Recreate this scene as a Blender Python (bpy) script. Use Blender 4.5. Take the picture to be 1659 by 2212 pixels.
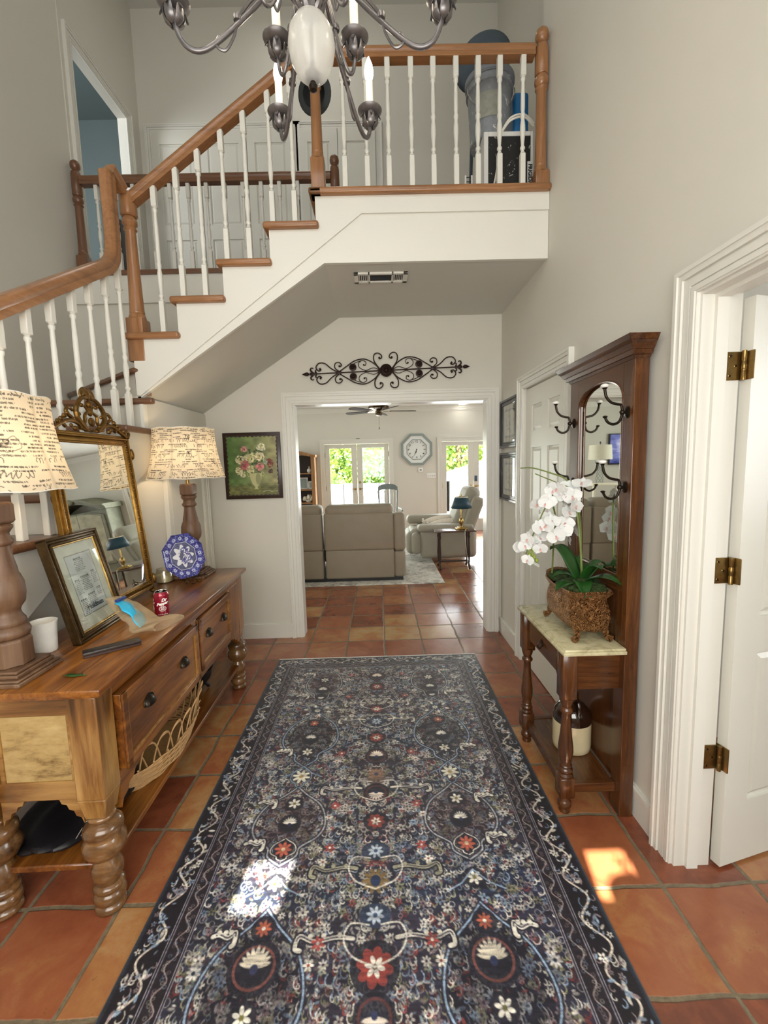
import bpy, bmesh, math, random
import numpy as np
from mathutils import Vector, Matrix
random.seed(7); RNG = np.random.default_rng(7)
PI = math.pi
for o in list(bpy.data.objects): bpy.data.objects.remove(o)
SC = bpy.context.scene
COL = SC.collection

# ---------------------------------------------------------------- camera
F_PX, PITCH, YAW, ROLL, CAM_H = 935.0, 0.110, 0.0095, -0.0265, 1.5
cam = bpy.data.cameras.new('camera'); cam_o = bpy.data.objects.new('camera', cam); COL.objects.link(cam_o)
cam.sensor_fit = 'HORIZONTAL'; cam.sensor_width = 36; cam.lens = F_PX / 1659 * 36; cam.clip_start = 0.02; cam.clip_end = 300
_f = Vector((math.sin(YAW) * math.cos(PITCH), math.cos(YAW) * math.cos(PITCH), -math.sin(PITCH)))
_r = Vector((math.cos(YAW), -math.sin(YAW), 0)); _u = _r.cross(_f)
_r2 = _r * math.cos(ROLL) + _u * math.sin(ROLL); _u2 = -_r * math.sin(ROLL) + _u * math.cos(ROLL)
cam_o.matrix_world = Matrix(((_r2.x, _u2.x, -_f.x, 0), (_r2.y, _u2.y, -_f.y, 0), (_r2.z, _u2.z, -_f.z, CAM_H), (0, 0, 0, 1)))
SC.camera = cam_o

# ---------------------------------------------------------------- world, sun, door daylight, added fill lights, exposure
SC.view_settings.view_transform = 'Standard'; SC.view_settings.look = 'None'
SC.view_settings.gamma = 1; SC.view_settings.use_curve_mapping = False
SC.view_settings.exposure = 0.58
w = bpy.data.worlds.new('sky'); SC.world = w; w.use_nodes = True
wn = w.node_tree; bg = wn.nodes['Background']; sky = wn.nodes.new('ShaderNodeTexSky')
sky.sky_type = 'NISHITA'; sky.sun_disc = False; sky.sun_elevation = math.radians(50); sky.sun_rotation = math.radians(190)
sky.air_density = 1.2; sky.dust_density = 1.0
wn.links.new(sky.outputs[0], bg.inputs[0]); bg.inputs[1].default_value = 0.7

def light(name, kind, loc, energy, color=(1, 1, 1), size=1.0, size_y=None, aim=None, spread=None):
    l = bpy.data.lights.new(name, kind); o = bpy.data.objects.new(name, l); COL.objects.link(o)
    o.location = loc; l.energy = energy; l.color = color
    if kind == 'AREA':
        l.shape = 'RECTANGLE'; l.size = size; l.size_y = size_y or size
        if spread: l.spread = math.radians(spread)
    elif kind == 'POINT': l.shadow_soft_size = size
    if aim is not None:
        o.rotation_euler = (Vector(aim) - Vector(loc)).to_track_quat('-Z', 'Y').to_euler()
    return o
SUN_DIR = Vector((0.16, 1.0, -1.2)).normalized()
sun = light('sun', 'SUN', (0, -3, 8), 42.0, (1.0, 0.93, 0.82)); sun.data.angle = 0.008
sun.rotation_euler = SUN_DIR.to_track_quat('-Z', 'Y').to_euler()
DAY = (0.93, 0.97, 1.0)
light('tall_front_fill', 'AREA', (-0.6, -0.78, 4.0), 36, DAY, 2.8, 2.4, aim=(-0.4, 3.5, 2.8))  # added daylight fill high before the solid front wall; no window there
light('entry_front_fill', 'AREA', (-0.2, -0.78, 1.55), 56, (1.0, .98, .935), 2.2, 1.5, aim=(-0.2, 4, 1.0))  # added frontal fill at entry height, for unseen daylight behind the camera
light('french_door_light', 'AREA', (-0.46, 9.34, 1.1), 36, (0.92, 1.0, 0.96), 1.3, 1.7, aim=(-0.46, 0, 0.9))
light('patio_door_light', 'AREA', (1.9, 9.34, 1.1), 42, DAY, 1.3, 1.7, aim=(1.7, 0, 0.9))
light('living_room_left_fill', 'AREA', (-4.4, 7.0, 1.7), 38, (.92, 1.0, 0.96), 2.4, 1.6, aim=(0, 6.6, 1.2))  # added cool fill; the left living room wall has no window
light('living_room_right_fill', 'AREA', (4.7, 6.6, 1.7), 44, DAY, 2.2, 1.6, aim=(0, 6.4, 1.0))  # added fill from the right side, before a solid wall
light('upper_hall_fill', 'AREA', (-0.6, 4.2, 6.1), 4, (1, 0.97, 0.92), 0.6, 0.6, aim=(-0.6, 4.2, 0))  # unseen fill for the upper hall; no ceiling fixture hangs there
light('study_fill', 'AREA', (4.3, 0.5, 1.7), 45, DAY, 1.6, 1.4, aim=(1.2, 1.2, 1.2))  # area light brightening the side room; its outer wall has no opening
light('upstairs_bedroom_fill', 'AREA', (-3.8, 3.6, 4.6), 40, DAY, 1.0, 1.2, aim=(-3.8, 6.3, 5.2))  # unseen fill added to brighten the blue room's far wall

# ---------------------------------------------------------------- helpers
def lin(c):
    return tuple(((v / 255) / 12.92 if v / 255 <= 0.04045 else ((v / 255 + 0.055) / 1.055) ** 2.4) for v in c)
class NT:
    def __init__(s, name):
        s.m = bpy.data.materials.new(name); s.m.use_nodes = True; s.t = s.m.node_tree; s.b = s.t.nodes['Principled BSDF']; s.out = s.t.nodes['Material Output']
    def n(s, kind, _ins=None, **kw):
        nd = s.t.nodes.new('ShaderNode' + kind)
        for k, v in kw.items(): setattr(nd, k, v)
        for k, v in (_ins or {}).items(): s.set(nd.inputs[k], v)
        return nd
    def set(s, sock, v):
        if isinstance(v, bpy.types.NodeSocket): s.t.links.new(v, sock)
        elif isinstance(v, (tuple, list)) and sock.type == 'RGBA' and len(v) == 3: sock.default_value = (*v, 1)
        else: sock.default_value = v
    def math(s, op, a, b=None, c=None):
        nd = s.t.nodes.new('ShaderNodeMath'); nd.operation = op; s.set(nd.inputs[0], a)
        if b is not None: s.set(nd.inputs[1], b)
        if c is not None: s.set(nd.inputs[2], c)
        return nd.outputs[0]
    def mix(s, f, a, b, blend='MIX'):
        nd = s.t.nodes.new('ShaderNodeMix'); nd.data_type = 'RGBA'; nd.blend_type = blend
        s.set(nd.inputs[0], f); s.set(nd.inputs[6], a); s.set(nd.inputs[7], b); return nd.outputs[2]
    def ramp(s, f, stops):
        nd = s.t.nodes.new('ShaderNodeValToRGB'); s.set(nd.inputs[0], f); e = nd.color_ramp.elements
        while len(e) > 1: e.remove(e[-1])
        e[0].position = stops[0][0]; e[0].color = (*stops[0][1], 1)
        for p, c in stops[1:]:
            x = e.new(p); x.color = (*c, 1)
        return nd.outputs[0]
    def coord(s, scale=(1, 1, 1), loc=(0, 0, 0), which='Object'):
        tc = s.n('TexCoord'); mp = s.n('Mapping', {'Scale': scale, 'Location': loc}); s.t.links.new(tc.outputs[which], mp.inputs[0]); return mp.outputs[0]
    def noise(s, vec, scale, detail=3, rough=.5, dist=0):
        nd = s.n('TexNoise', {'Vector': vec, 'Scale': scale, 'Detail': detail, 'Roughness': rough, 'Distortion': dist}); return nd.outputs[0]
    def bump(s, h, strength=.3, dist=.01):
        nd = s.n('Bump', {'Height': h, 'Strength': strength, 'Distance': dist}); s.t.links.new(nd.outputs[0], s.b.inputs['Normal'])
    def base(s, c): s.set(s.b.inputs['Base Color'], c)
    def p(s, **kw):
        for k, v in kw.items(): s.set(s.b.inputs[k.replace('_', ' ')], v)
        return s
MATS = {}
def simple(name, c, rough=.5, metal=0., vary=.06, scale=25, bump=0., **kw):
    t = NT(name); c = lin(c); v = t.coord(); n = t.noise(v, scale, 4)
    t.base(t.mix(n, tuple(x * (1 - vary * 2) for x in c), tuple(min(1, x * (1 + vary * 2)) for x in c)))
    t.p(Roughness=rough, Metallic=metal, **kw)
    if bump: t.bump(n, bump, .004)
    MATS[name] = t.m; return t.m
def wood(name, stops, axis='z', scale=1., rough=.35, knots=.3, coat=0., bump=.1):
    t = NT(name); sc = {'x': (1.2, 14, 14), 'y': (14, 1.2, 14), 'z': (14, 14, 1.2)}[axis]; sc = tuple(x * scale for x in sc)
    v = t.coord(sc); n1 = t.noise(v, 1.4, 5, .6, 1.2); n2 = t.noise(v, 6., 4, .7, .4)
    big = t.noise(t.coord((1, 1, 1)), 2.6 * scale, 2)
    f = t.math('ADD', t.math('MULTIPLY', n1, .72), t.math('MULTIPLY', n2, .28)); f = t.math('ADD', f, t.math('MULTIPLY', t.math('SUBTRACT', big, .5), knots))
    t.base(t.ramp(f, [(p, lin(c)) for p, c in stops])); t.p(Roughness=rough)
    if coat: t.p(Coat_Weight=coat, Coat_Roughness=.15)
    t.bump(n2, bump, .002); MATS[name] = t.m; return t.m
def attr_mat(name, rough=.7, fine=0., fscale=300, **kw):
    t = NT(name); a = t.n('Attribute', attribute_name='Col'); c = a.outputs['Color']
    if fine:
        n = t.noise(t.coord((1, .5, 1)), fscale, 3); c = t.mix(fine, c, t.ramp(n, [(.3, (0.05,) * 3), (.7, (1,) * 3)]), 'OVERLAY')
        t.bump(n, .35, .002)
    t.base(c); t.p(Roughness=rough, **kw); MATS[name] = t.m; return t.m

class MB:
    def __init__(s): s.v = []; s.f = []
    def add(s, vs, fs, M=None):
        k = len(s.v)
        s.v += [tuple(M @ Vector(v)) if M else tuple(v) for v in vs]; s.f += [tuple(i + k for i in f) for f in fs]; return s
    def box(s, x0, x1, y0, y1, z0, z1, M=None):
        vs = [(x, y, z) for z in (z0, z1) for y in (y0, y1) for x in (x0, x1)]
        return s.add(vs, [(0, 2, 3, 1), (4, 5, 7, 6), (0, 1, 5, 4), (2, 6, 7, 3), (0, 4, 6, 2), (1, 3, 7, 5)], M)
    def rbox(s, x0, x1, y0, y1, z0, z1, r=.01, seg=3, M=None):
        bm = bmesh.new(); bmesh.ops.create_cube(bm, size=1)
        for v in bm.verts: v.co = ((x0 + x1) / 2 + v.co.x * (x1 - x0), (y0 + y1) / 2 + v.co.y * (y1 - y0), (z0 + z1) / 2 + v.co.z * (z1 - z0))
        bmesh.ops.bevel(bm, geom=bm.edges[:], offset=min(r, .49 * min(x1 - x0, y1 - y0, z1 - z0)), segments=seg, profile=.5, affect='EDGES')
        bm.verts.index_update(); s.add([v.co[:] for v in bm.verts], [[v.index for v in f.verts] for f in bm.faces], M); bm.free(); return s
    def lathe(s, prof, c=(0, 0, 0), seg=20, M=None, sx=1, sy=1, rot=0, cap=True):
        vs = []; n = len(prof)
        for r, z in prof:
            for i in range(seg):
                a = 2 * PI * i / seg + rot; vs.append((c[0] + r * math.cos(a) * sx, c[1] + r * math.sin(a) * sy, c[2] + z))
        fs = [(j * seg + i, j * seg + (i + 1) % seg, (j + 1) * seg + (i + 1) % seg, (j + 1) * seg + i) for j in range(n - 1) for i in range(seg)]
        if cap and prof[0][0] > 1e-5: fs.append(tuple(range(seg))[::-1])
        if cap and prof[-1][0] > 1e-5: fs.append(tuple((n - 1) * seg + i for i in range(seg)))
        return s.add(vs, fs, M)
    def tube(s, pts, r, seg=8, M=None, closed=False, flat=1.):
        pts = [Vector(p) for p in pts]; n = len(pts); rs = r if isinstance(r, (list, tuple)) else [r] * n; vs = []; up = None
        for i, p in enumerate(pts):
            a = pts[(i - 1) % n] if (closed or i > 0) else p; b = pts[(i + 1) % n] if (closed or i < n - 1) else p
            d = (b - a); d = d.normalized() if d.length > 1e-9 else Vector((0, 0, 1))
            if up is None: up = Vector((0, 0, 1)) if abs(d.z) < .9 else Vector((1, 0, 0))
            side = d.cross(up)
            if side.length < 1e-4: side = d.cross(Vector((0, 1, 0)))
            side.normalize(); up = side.cross(d).normalized()
            for k in range(seg):
                t = 2 * PI * k / seg; vs.append(tuple(p + side * (math.cos(t) * rs[i]) + up * (math.sin(t) * rs[i] * flat)))
        m = n if closed else n - 1
        fs = [(j * seg + k, j * seg + (k + 1) % seg, ((j + 1) % n) * seg + (k + 1) % seg, ((j + 1) % n) * seg + k) for j in range(m) for k in range(seg)]
        if not closed: fs += [tuple(range(seg))[::-1], tuple((n - 1) * seg + k for k in range(seg))]
        return s.add(vs, fs, M)
    def prism(s, poly, axis, a, b, M=None):
        # poly: 2-D outline; axis 'x': poly=(y,z); 'y': (x,z); 'z': (x,y)
        def P(p, t): return {'x': (t, p[0], p[1]), 'y': (p[0], t, p[1]), 'z': (p[0], p[1], t)}[axis]
        n = len(poly); vs = [P(p, a) for p in poly] + [P(p, b) for p in poly]
        fs = [tuple(range(n))[::-1], tuple(range(n, 2 * n))] + [(i, (i + 1) % n, n + (i + 1) % n, n + i) for i in range(n)]
        return s.add(vs, fs, M)
    def sphere(s, c, r, seg=14, rings=8, M=None):
        rx, ry, rz = r if isinstance(r, (tuple, list)) else (r, r, r)
        prof = [(math.sin(PI * j / rings), -math.cos(PI * j / rings)) for j in range(rings + 1)]
        prof[0] = (1e-4, -1); prof[-1] = (1e-4, 1)
        vs = [(c[0] + rr * math.cos(2 * PI * i / seg) * rx, c[1] + rr * math.sin(2 * PI * i / seg) * ry, c[2] + zz * rz) for rr, zz in prof for i in range(seg)]
        n = len(prof); fs = [(j * seg + i, j * seg + (i + 1) % seg, (j + 1) * seg + (i + 1) % seg, (j + 1) * seg + i) for j in range(n - 1) for i in range(seg)]
        return s.add(vs, fs, M)
    def extend(s, o, M=None): return s.add(o.v, o.f, M)
def catmull(P, n=8, closed=False):
    P = [Vector(p) for p in P]; out = []; m = len(P)
    for i in range(m if closed else m - 1):
        g = lambda k: P[k % m] if closed else P[max(0, min(m - 1, k))]
        a, b, c, d = g(i - 1), g(i), g(i + 1), g(i + 2)
        for j in range(n):
            t = j / n; out.append(.5 * ((2 * b) + (c - a) * t + (2 * a - 5 * b + 4 * c - d) * t * t + (3 * b - a - 3 * c + d) * t ** 3))
    if not closed: out.append(P[-1])
    return out
def RT(x=0, y=0, z=0, rx=0, ry=0, rz=0, s=1):
    return Matrix.Translation((x, y, z)) @ Matrix.Rotation(rz, 4, 'Z') @ Matrix.Rotation(ry, 4, 'Y') @ Matrix.Rotation(rx, 4, 'X') @ Matrix.Diagonal((s, s, s, 1))
def tag(o, label=None, cat=None, group=None, kind=None):
    if label: o['label'] = label
    if cat: o['category'] = cat
    if group: o['group'] = group
    if kind: o['kind'] = kind
    return o
def wmat(o):
    L = Matrix.Translation(o.location) @ o.rotation_euler.to_matrix().to_4x4()
    return L if o.parent is None else wmat(o.parent) @ o.matrix_parent_inverse @ L
def link(o, parent=None, world=False):
    COL.objects.link(o)
    if parent is not None:
        o.parent = parent
        if world: o.matrix_parent_inverse = wmat(parent).inverted()
    return o
def obj(name, mb, mat, parent=None, label=None, world=True, smooth=38, bevel=0., solid=0., sub=0):
    me = bpy.data.meshes.new(name); me.from_pydata(mb.v, [], mb.f); me.update()
    bm = bmesh.new(); bm.from_mesh(me); bmesh.ops.recalc_face_normals(bm, faces=bm.faces); bm.to_mesh(me); bm.free()
    me.materials.append(mat if not isinstance(mat, str) else MATS[mat])
    o = bpy.data.objects.new(name, me)
    if smooth: me.shade_smooth(); me.set_sharp_from_angle(angle=math.radians(smooth))
    link(o, parent, world)
    if bevel: b = o.modifiers.new('bevel', 'BEVEL'); b.width = bevel; b.segments = 2; b.limit_method = 'ANGLE'; b.angle_limit = math.radians(40)
    if solid: b = o.modifiers.new('solid', 'SOLIDIFY'); b.thickness = solid
    if sub: b = o.modifiers.new('sub', 'SUBSURF'); b.levels = sub; b.render_levels = sub
    if label: o['label'] = label
    return o
def empty(name, loc, label, cat, group=None, rz=0):
    o = bpy.data.objects.new(name, None); o.empty_display_size = .05; COL.objects.link(o); o.location = loc; o.rotation_euler = (0, 0, rz)
    return tag(o, label, cat, group)
def struct(name, mb, mat, **kw):
    return tag(obj(name, mb, mat, **kw), kind='structure')
def dup(root, loc, rz=None, label=None, group=None):
    r = root.copy(); COL.objects.link(r); r.location = loc
    if rz is not None: r.rotation_euler = (0, 0, rz)
    if label: r['label'] = label
    if group: r['group'] = group
    for ch in list(root.children):
        c = ch.copy(); COL.objects.link(c); c.parent = r
        for g in ch.children:
            d = g.copy(); COL.objects.link(d); d.parent = c
    return r
def grid_obj(name, P, canvas, mat, parent=None, world=True, smooth=True):
    H, W = P.shape[:2]; me = bpy.data.meshes.new(name); nv = H * W
    me.vertices.add(nv); me.vertices.foreach_set('co', P.reshape(-1).astype(np.float32))
    i = np.arange((H - 1) * (W - 1)); r = i // (W - 1); c = i % (W - 1); a = r * W + c
    q = np.stack([a, a + 1, a + W + 1, a + W], 1).reshape(-1).astype(np.int32); nf = len(i)
    me.loops.add(nf * 4); me.loops.foreach_set('vertex_index', q); me.polygons.add(nf); me.polygons.foreach_set('loop_start', np.arange(0, nf * 4, 4, dtype=np.int32))
    me.update(calc_edges=True); me.validate()
    ca = me.color_attributes.new('Col', 'FLOAT_COLOR', 'POINT'); c = np.clip(canvas, 0, 255) / 255.
    l = np.where(c <= .04045, c / 12.92, ((c + .055) / 1.055) ** 2.4); rgba = np.ones((nv, 4), np.float32); rgba[:, :3] = l.reshape(-1, 3)
    ca.data.foreach_set('color', rgba.reshape(-1)); me.materials.append(mat if not isinstance(mat, str) else MATS[mat])
    if smooth: me.shade_smooth()
    return link(bpy.data.objects.new(name, me), parent, world)
def text_mb(txt, size, extr=.0004, M=None, bold=0., shear=0., spacing=1.):
    cu = bpy.data.curves.new('t', 'FONT'); cu.body = txt; cu.size = size; cu.extrude = extr; cu.offset = bold; cu.shear = shear; cu.space_character = spacing
    cu.align_x = 'CENTER'; cu.align_y = 'CENTER'; cu.resolution_u = 3; o = bpy.data.objects.new('t', cu); COL.objects.link(o)
    me = bpy.data.meshes.new_from_object(o.evaluated_get(bpy.context.evaluated_depsgraph_get()))
    mb = MB().add([v.co[:] for v in me.vertices], [tuple(p.vertices) for p in me.polygons], M)
    bpy.data.objects.remove(o); bpy.data.curves.remove(cu); bpy.data.meshes.remove(me); return mb

class Canvas:
    """A numpy raster in metres (x right, y down), painted with soft-edged shapes, stored as a colour attribute."""
    def __init__(s, w, h, res, col):
        s.res = res; s.W = int(round(w / res)) + 1; s.H = int(round(h / res)) + 1; s.w = w; s.h = h
        s.a = np.empty((s.H, s.W, 3)); s.a[:] = col
    def _win(s, x0, y0, x1, y1):
        i0 = max(0, int(x0 / s.res) - 1); i1 = min(s.W, int(x1 / s.res) + 3); j0 = max(0, int(y0 / s.res) - 1); j1 = min(s.H, int(y1 / s.res) + 3)
        if i1 <= i0 or j1 <= j0: return None
        X, Y = np.meshgrid(np.arange(i0, i1) * s.res, np.arange(j0, j1) * s.res); return i0, i1, j0, j1, X, Y
    def _put(s, win, m, col, alpha=1.):
        i0, i1, j0, j1 = win[:4]; m = (np.clip(m, 0, 1) * alpha)[..., None]; s.a[j0:j1, i0:i1] = s.a[j0:j1, i0:i1] * (1 - m) + np.array(col) * m
    def ell(s, x, y, rx, ry, col, rot=0, alpha=1., ring=0.):
        R = max(rx, ry); w = s._win(x - R, y - R, x + R, y + R)
        if w is None: return
        X, Y = w[4] - x, w[5] - y; c, q = math.cos(rot), math.sin(rot); U = (X * c + Y * q) / rx; V = (-X * q + Y * c) / ry
        d = (1 - np.sqrt(U * U + V * V)) * min(rx, ry) / s.res + .5
        if ring: d = np.minimum(d, ring / s.res - d + 1)
        s._put(w, d, col, alpha)
    def line(s, pts, wd, col, alpha=1.):
        for (x0, y0), (x1, y1) in zip(pts[:-1], pts[1:]):
            w = s._win(min(x0, x1) - wd, min(y0, y1) - wd, max(x0, x1) + wd, max(y0, y1) + wd)
            if w is None: continue
            X, Y = w[4], w[5]; dx, dy = x1 - x0, y1 - y0; L = dx * dx + dy * dy + 1e-12; t = np.clip(((X - x0) * dx + (Y - y0) * dy) / L, 0, 1)
            d = np.hypot(X - x0 - t * dx, Y - y0 - t * dy); s._put(w, (wd / 2 - d) / s.res + .5, col, alpha)
    def rect(s, x0, y0, x1, y1, col, alpha=1.):
        w = s._win(x0, y0, x1, y1)
        if w is None: return
        X, Y = w[4], w[5]; s._put(w, np.minimum(np.minimum(X - x0, x1 - X), np.minimum(Y - y0, y1 - Y)) / s.res + .5, col, alpha)
    def poly(s, pts, col, alpha=1.):
        xs = [p[0] for p in pts]; ys = [p[1] for p in pts]; w = s._win(min(xs), min(ys), max(xs), max(ys))
        if w is None: return
        X, Y = w[4], w[5]; ins = np.zeros(X.shape, bool); n = len(pts)
        for i in range(n):
            (x0, y0), (x1, y1) = pts[i], pts[(i + 1) % n]
            if y0 == y1: continue
            ins ^= ((y0 > Y) != (y1 > Y)) & (X < (x1 - x0) * (Y - y0) / (y1 - y0) + x0)
        s._put(w, ins.astype(float), col, alpha)
    def flower(s, x, y, r, n, col, ctr, rot=0, fat=.42, alpha=1.):
        for k in range(n):
            a = rot + 2 * PI * k / n; s.ell(x + math.cos(a) * r * .6, y + math.sin(a) * r * .6, r * .42, r * fat * (5. / n) ** .6 * .62, col, a, alpha)
        s.ell(x, y, r * .24, r * .24, ctr, 0, alpha)
    def plane(s, o, u, v):
        o, u, v = (np.array(q, float) for q in (o, u, v)); X, Y = np.meshgrid(np.linspace(0, s.w, s.W), np.linspace(0, s.h, s.H))
        return o + X[..., None] * u + Y[..., None] * v
def smooth_noise(H, W, cy, cx, rng):
    g = rng.random((cy + 2, cx + 2)); y = np.linspace(0, cy, H); x = np.linspace(0, cx, W); j = y.astype(int); i = x.astype(int)
    fy = (y - j)[:, None]; fx = (x - i)[None]; fy = fy * fy * (3 - 2 * fy); fx = fx * fx * (3 - 2 * fx)
    return (g[j][:, i] * (1 - fy) * (1 - fx) + g[j][:, i + 1] * (1 - fy) * fx + g[j + 1][:, i] * fy * (1 - fx) + g[j + 1][:, i + 1] * fy * fx)

# ---------------------------------------------------------------- materials
simple('wall_paint', (212, 209, 198), .62, vary=.012, scale=3)
simple('ceiling_paint', (206, 205, 196), .8, vary=.012, scale=3)
simple('trim_paint', (222, 220, 211), .34, vary=.01, scale=4)
simple('door_paint', (216, 214, 203), .38, vary=.012, scale=6)
simple('blue_paint', (104, 116, 114), .7, vary=.02, scale=3)
simple('carpet_grey', (150, 146, 136), .95, bump=.4, scale=120)
OAK = [(.25, (116, 78, 48)), (.5, (152, 106, 68)), (.75, (174, 126, 84))]
for a in 'xyz': wood('oak_' + a, OAK, a, 1.3, .3, .2, coat=.25)
for a in 'xyz': wood('stair_' + a, [(.25, (84, 54, 36)), (.5, (112, 76, 52)), (.8, (134, 94, 66))], a, 1.2, .3, .2, coat=.25)
HON = [(.24, (44, 22, 7)), (.42, (104, 58, 20)), (.58, (142, 88, 34)), (.8, (180, 128, 62))]
for a in 'xyz': wood('honey_' + a, HON, a, .9, .28, .55, coat=.35)
for a in 'xz': wood('honey_pale_' + a, [(.24, (64, 38, 14)), (.4, (118, 78, 36)), (.56, (160, 120, 66)), (.8, (196, 160, 104))], a, .7, .3, .95, coat=.3)
wood('leg_wood', [(.25, (54, 34, 16)), (.5, (112, 78, 44)), (.75, (156, 118, 76))], 'x', .8, .22, .5, coat=.5)
WAL = [(.25, (40, 19, 7)), (.5, (80, 45, 19)), (.78, (112, 70, 34))]
for a in 'xyz': wood('walnut_' + a, WAL, a, 1.5, .26, .3, coat=.4)
wood('lamp_wood', [(.25, (66, 42, 26)), (.5, (104, 76, 54)), (.8, (130, 104, 78))], 'z', .8, .5, .5)
wood('bookcase_wood', [(.25, (112, 76, 44)), (.5, (154, 110, 68)), (.8, (178, 134, 88))], 'z', 1, .5, .3)
simple('dark_wood', (52, 32, 24), .35, vary=.15, scale=14)
simple('iron', (44, 26, 22), .42, .5, vary=.2, scale=60, bump=.3)
simple('bronze', (74, 58, 38), .32, .85, vary=.2, scale=50)
simple('dark_bronze', (48, 40, 32), .34, .8, vary=.2, scale=50)
simple('pewter', (112, 108, 108), .38, .75, vary=.15, scale=60)
simple('brass', (176, 146, 88), .26, .95, vary=.1, scale=30)
simple('antique_brass', (138, 112, 66), .3, .9, vary=.15, scale=60)
simple('gold_leaf', (140, 104, 46), .33, .85, vary=.3, scale=40, bump=.3)
simple('gold_carved', (116, 84, 36), .36, .8, vary=.4, scale=55, bump=.5)
simple('porcelain', (240, 238, 232), .12, vary=.01)
simple('candle_white', (238, 234, 222), .45, vary=.01)
simple('wax', (226, 214, 184), .5, vary=.03, Subsurface_Weight=.2)
simple('black_iron', (24, 22, 22), .5, .3, vary=.1)
simple('white_plastic', (232, 231, 226), .35, vary=.01)
simple('dark_plastic', (40, 40, 42), .4, vary=.05)
simple('leather', (146, 134, 116), .55, vary=.05, scale=7, bump=.12)
simple('leather_light', (160, 154, 140), .55, vary=.04, scale=7, bump=.12)
simple('moss', (44, 62, 20), .95, vary=.5, scale=90, bump=1.)
simple('leaf_green', (34, 78, 28), .28, vary=.2, scale=18)
simple('stem_green', (104, 118, 52), .5, vary=.25, scale=40)
simple('bud_green', (136, 156, 50), .4, vary=.1)
simple('petal', (226, 224, 220), .5, vary=.015, Subsurface_Weight=.15)
simple('petal_centre', (212, 166, 158), .5)
simple('wicker', (190, 150, 100), .55, vary=.2, scale=60)
simple('grey_plastic', (134, 140, 146), .45, vary=.08, scale=14)
simple('blue_plastic', (36, 112, 168), .4, vary=.1, scale=14)
simple('slate_cloth', (76, 88, 98), .8, vary=.08, scale=20)
simple('hat_cloth', (54, 58, 58), .9, vary=.15, scale=30)
simple('grout_white', (236, 234, 226), .8)
simple('navy_shade', (26, 62, 78), .5, vary=.05)
simple('cream_shade', (228, 222, 202), .7, vary=.02)
simple('grey_chair', (112, 122, 122), .4, vary=.08)
simple('clock_grey', (138, 148, 144), .5, vary=.06)
simple('clock_white', (226, 228, 224), .5, vary=.03)
simple('ink', (40, 38, 38), .6, vary=.01)
simple('black_frame', (26, 20, 20), .3, vary=.1)
simple('fan_blade', (52, 42, 34), .95, vary=.1)
simple('armoire_paint', (104, 104, 84), .6, vary=.25, scale=10)
simple('armoire_panel', (150, 146, 122), .7, vary=.3, scale=6)
simple('paper_cup', (236, 232, 222), .6, vary=.03)
simple('black_bag', (14, 12, 16), .45, vary=.3, scale=20, bump=.5)
simple('tree_bark', (92, 76, 58), .9, vary=.2)
simple('patio', (228, 224, 214), .8, vary=.04)
simple('lawn', (96, 134, 58), .9, vary=.25, scale=8)
simple('fence_paint', (240, 240, 238), .5, vary=.01)
def leafmat(name, a, b):
    t = NT(name); n = t.noise(t.coord(), 1.7, 4); c = t.ramp(n, [(.35, lin(a)), (.65, lin(b))]); t.base(c); t.p(Roughness=.55)
    tr = t.n('BsdfTranslucent', {'Color': c}); mx = t.n('MixShader', {0: .35}); t.t.links.new(t.b.outputs[0], mx.inputs[1]); t.t.links.new(tr.outputs[0], mx.inputs[2]); t.t.links.new(mx.outputs[0], t.out.inputs[0]); MATS[name] = t.m
leafmat('foliage', (78, 120, 36), (186, 200, 96)); leafmat('foliage_cool', (84, 134, 84), (158, 190, 140))
# marble
t = NT('marble'); v = t.coord(); n = t.noise(v, 9, 6, .65, 1.5); n2 = t.noise(v, 40, 4)
t.base(t.ramp(t.math('ADD', t.math('MULTIPLY', n, .8), t.math('MULTIPLY', n2, .2)), [(.3, lin((140, 132, 100))), (.5, lin((198, 190, 152))), (.75, lin((222, 214, 178)))])); t.p(Roughness=.22); MATS['marble'] = t.m
# copper planter with raised scroll relief
t = NT('copper_relief'); v = t.coord(); n = t.noise(v, 34, 2, .5, 5.); n2_ = t.noise(v, 90, 2, .5, 3.)
h = t.math('ADD', t.math('SUBTRACT', 1.02, t.math('MULTIPLY', t.math('ABSOLUTE', t.math('SUBTRACT', n, .5)), 5.)), t.math('MULTIPLY', t.math('SUBTRACT', n2_, .5), .5)); t.base(t.ramp(h, [(.35, lin((66, 38, 18))), (.62, lin((128, 84, 46))), (.9, lin((184, 138, 88)))])); t.p(Roughness=.36, Metallic=.75); t.bump(h, .9, .006); MATS['copper_relief'] = t.m
# mirrors and glass
t = NT('mirror_glass'); t.base((.86, .88, .85)); t.p(Metallic=1., Roughness=.015); MATS['mirror_glass'] = t.m
def glassmat(name, tint=(1, 1, 1), refl=.08, rough=.02):
    t = NT(name); tr = t.n('BsdfTransparent', {'Color': tint}); g = t.n('BsdfGlossy', {'Roughness': rough}); fr = t.n('LayerWeight', {'Blend': .25})
    f = t.math('ADD', t.math('MULTIPLY', fr.outputs['Facing'], .5), refl); mx = t.n('MixShader', {0: f}); t.t.links.new(tr.outputs[0], mx.inputs[1]); t.t.links.new(g.outputs[0], mx.inputs[2]); t.t.links.new(mx.outputs[0], t.out.inputs[0]); MATS[name] = t.m
glassmat('pane_glass', (.97, .99, .98), .03); glassmat('jar_glass', (.93, .92, .85), .12); 
t = NT('seeded_glass'); n = t.noise(t.coord(), 90, 3); t.base((.85, .85, .82)); t.p(Roughness=.12); t.bump(n, .3, .003); tr = t.n('BsdfTransparent', {'Color': (.95, .95, .93)}); tl_ = t.n('BsdfTranslucent', {'Color': (.9, .9, .88)})
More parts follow.
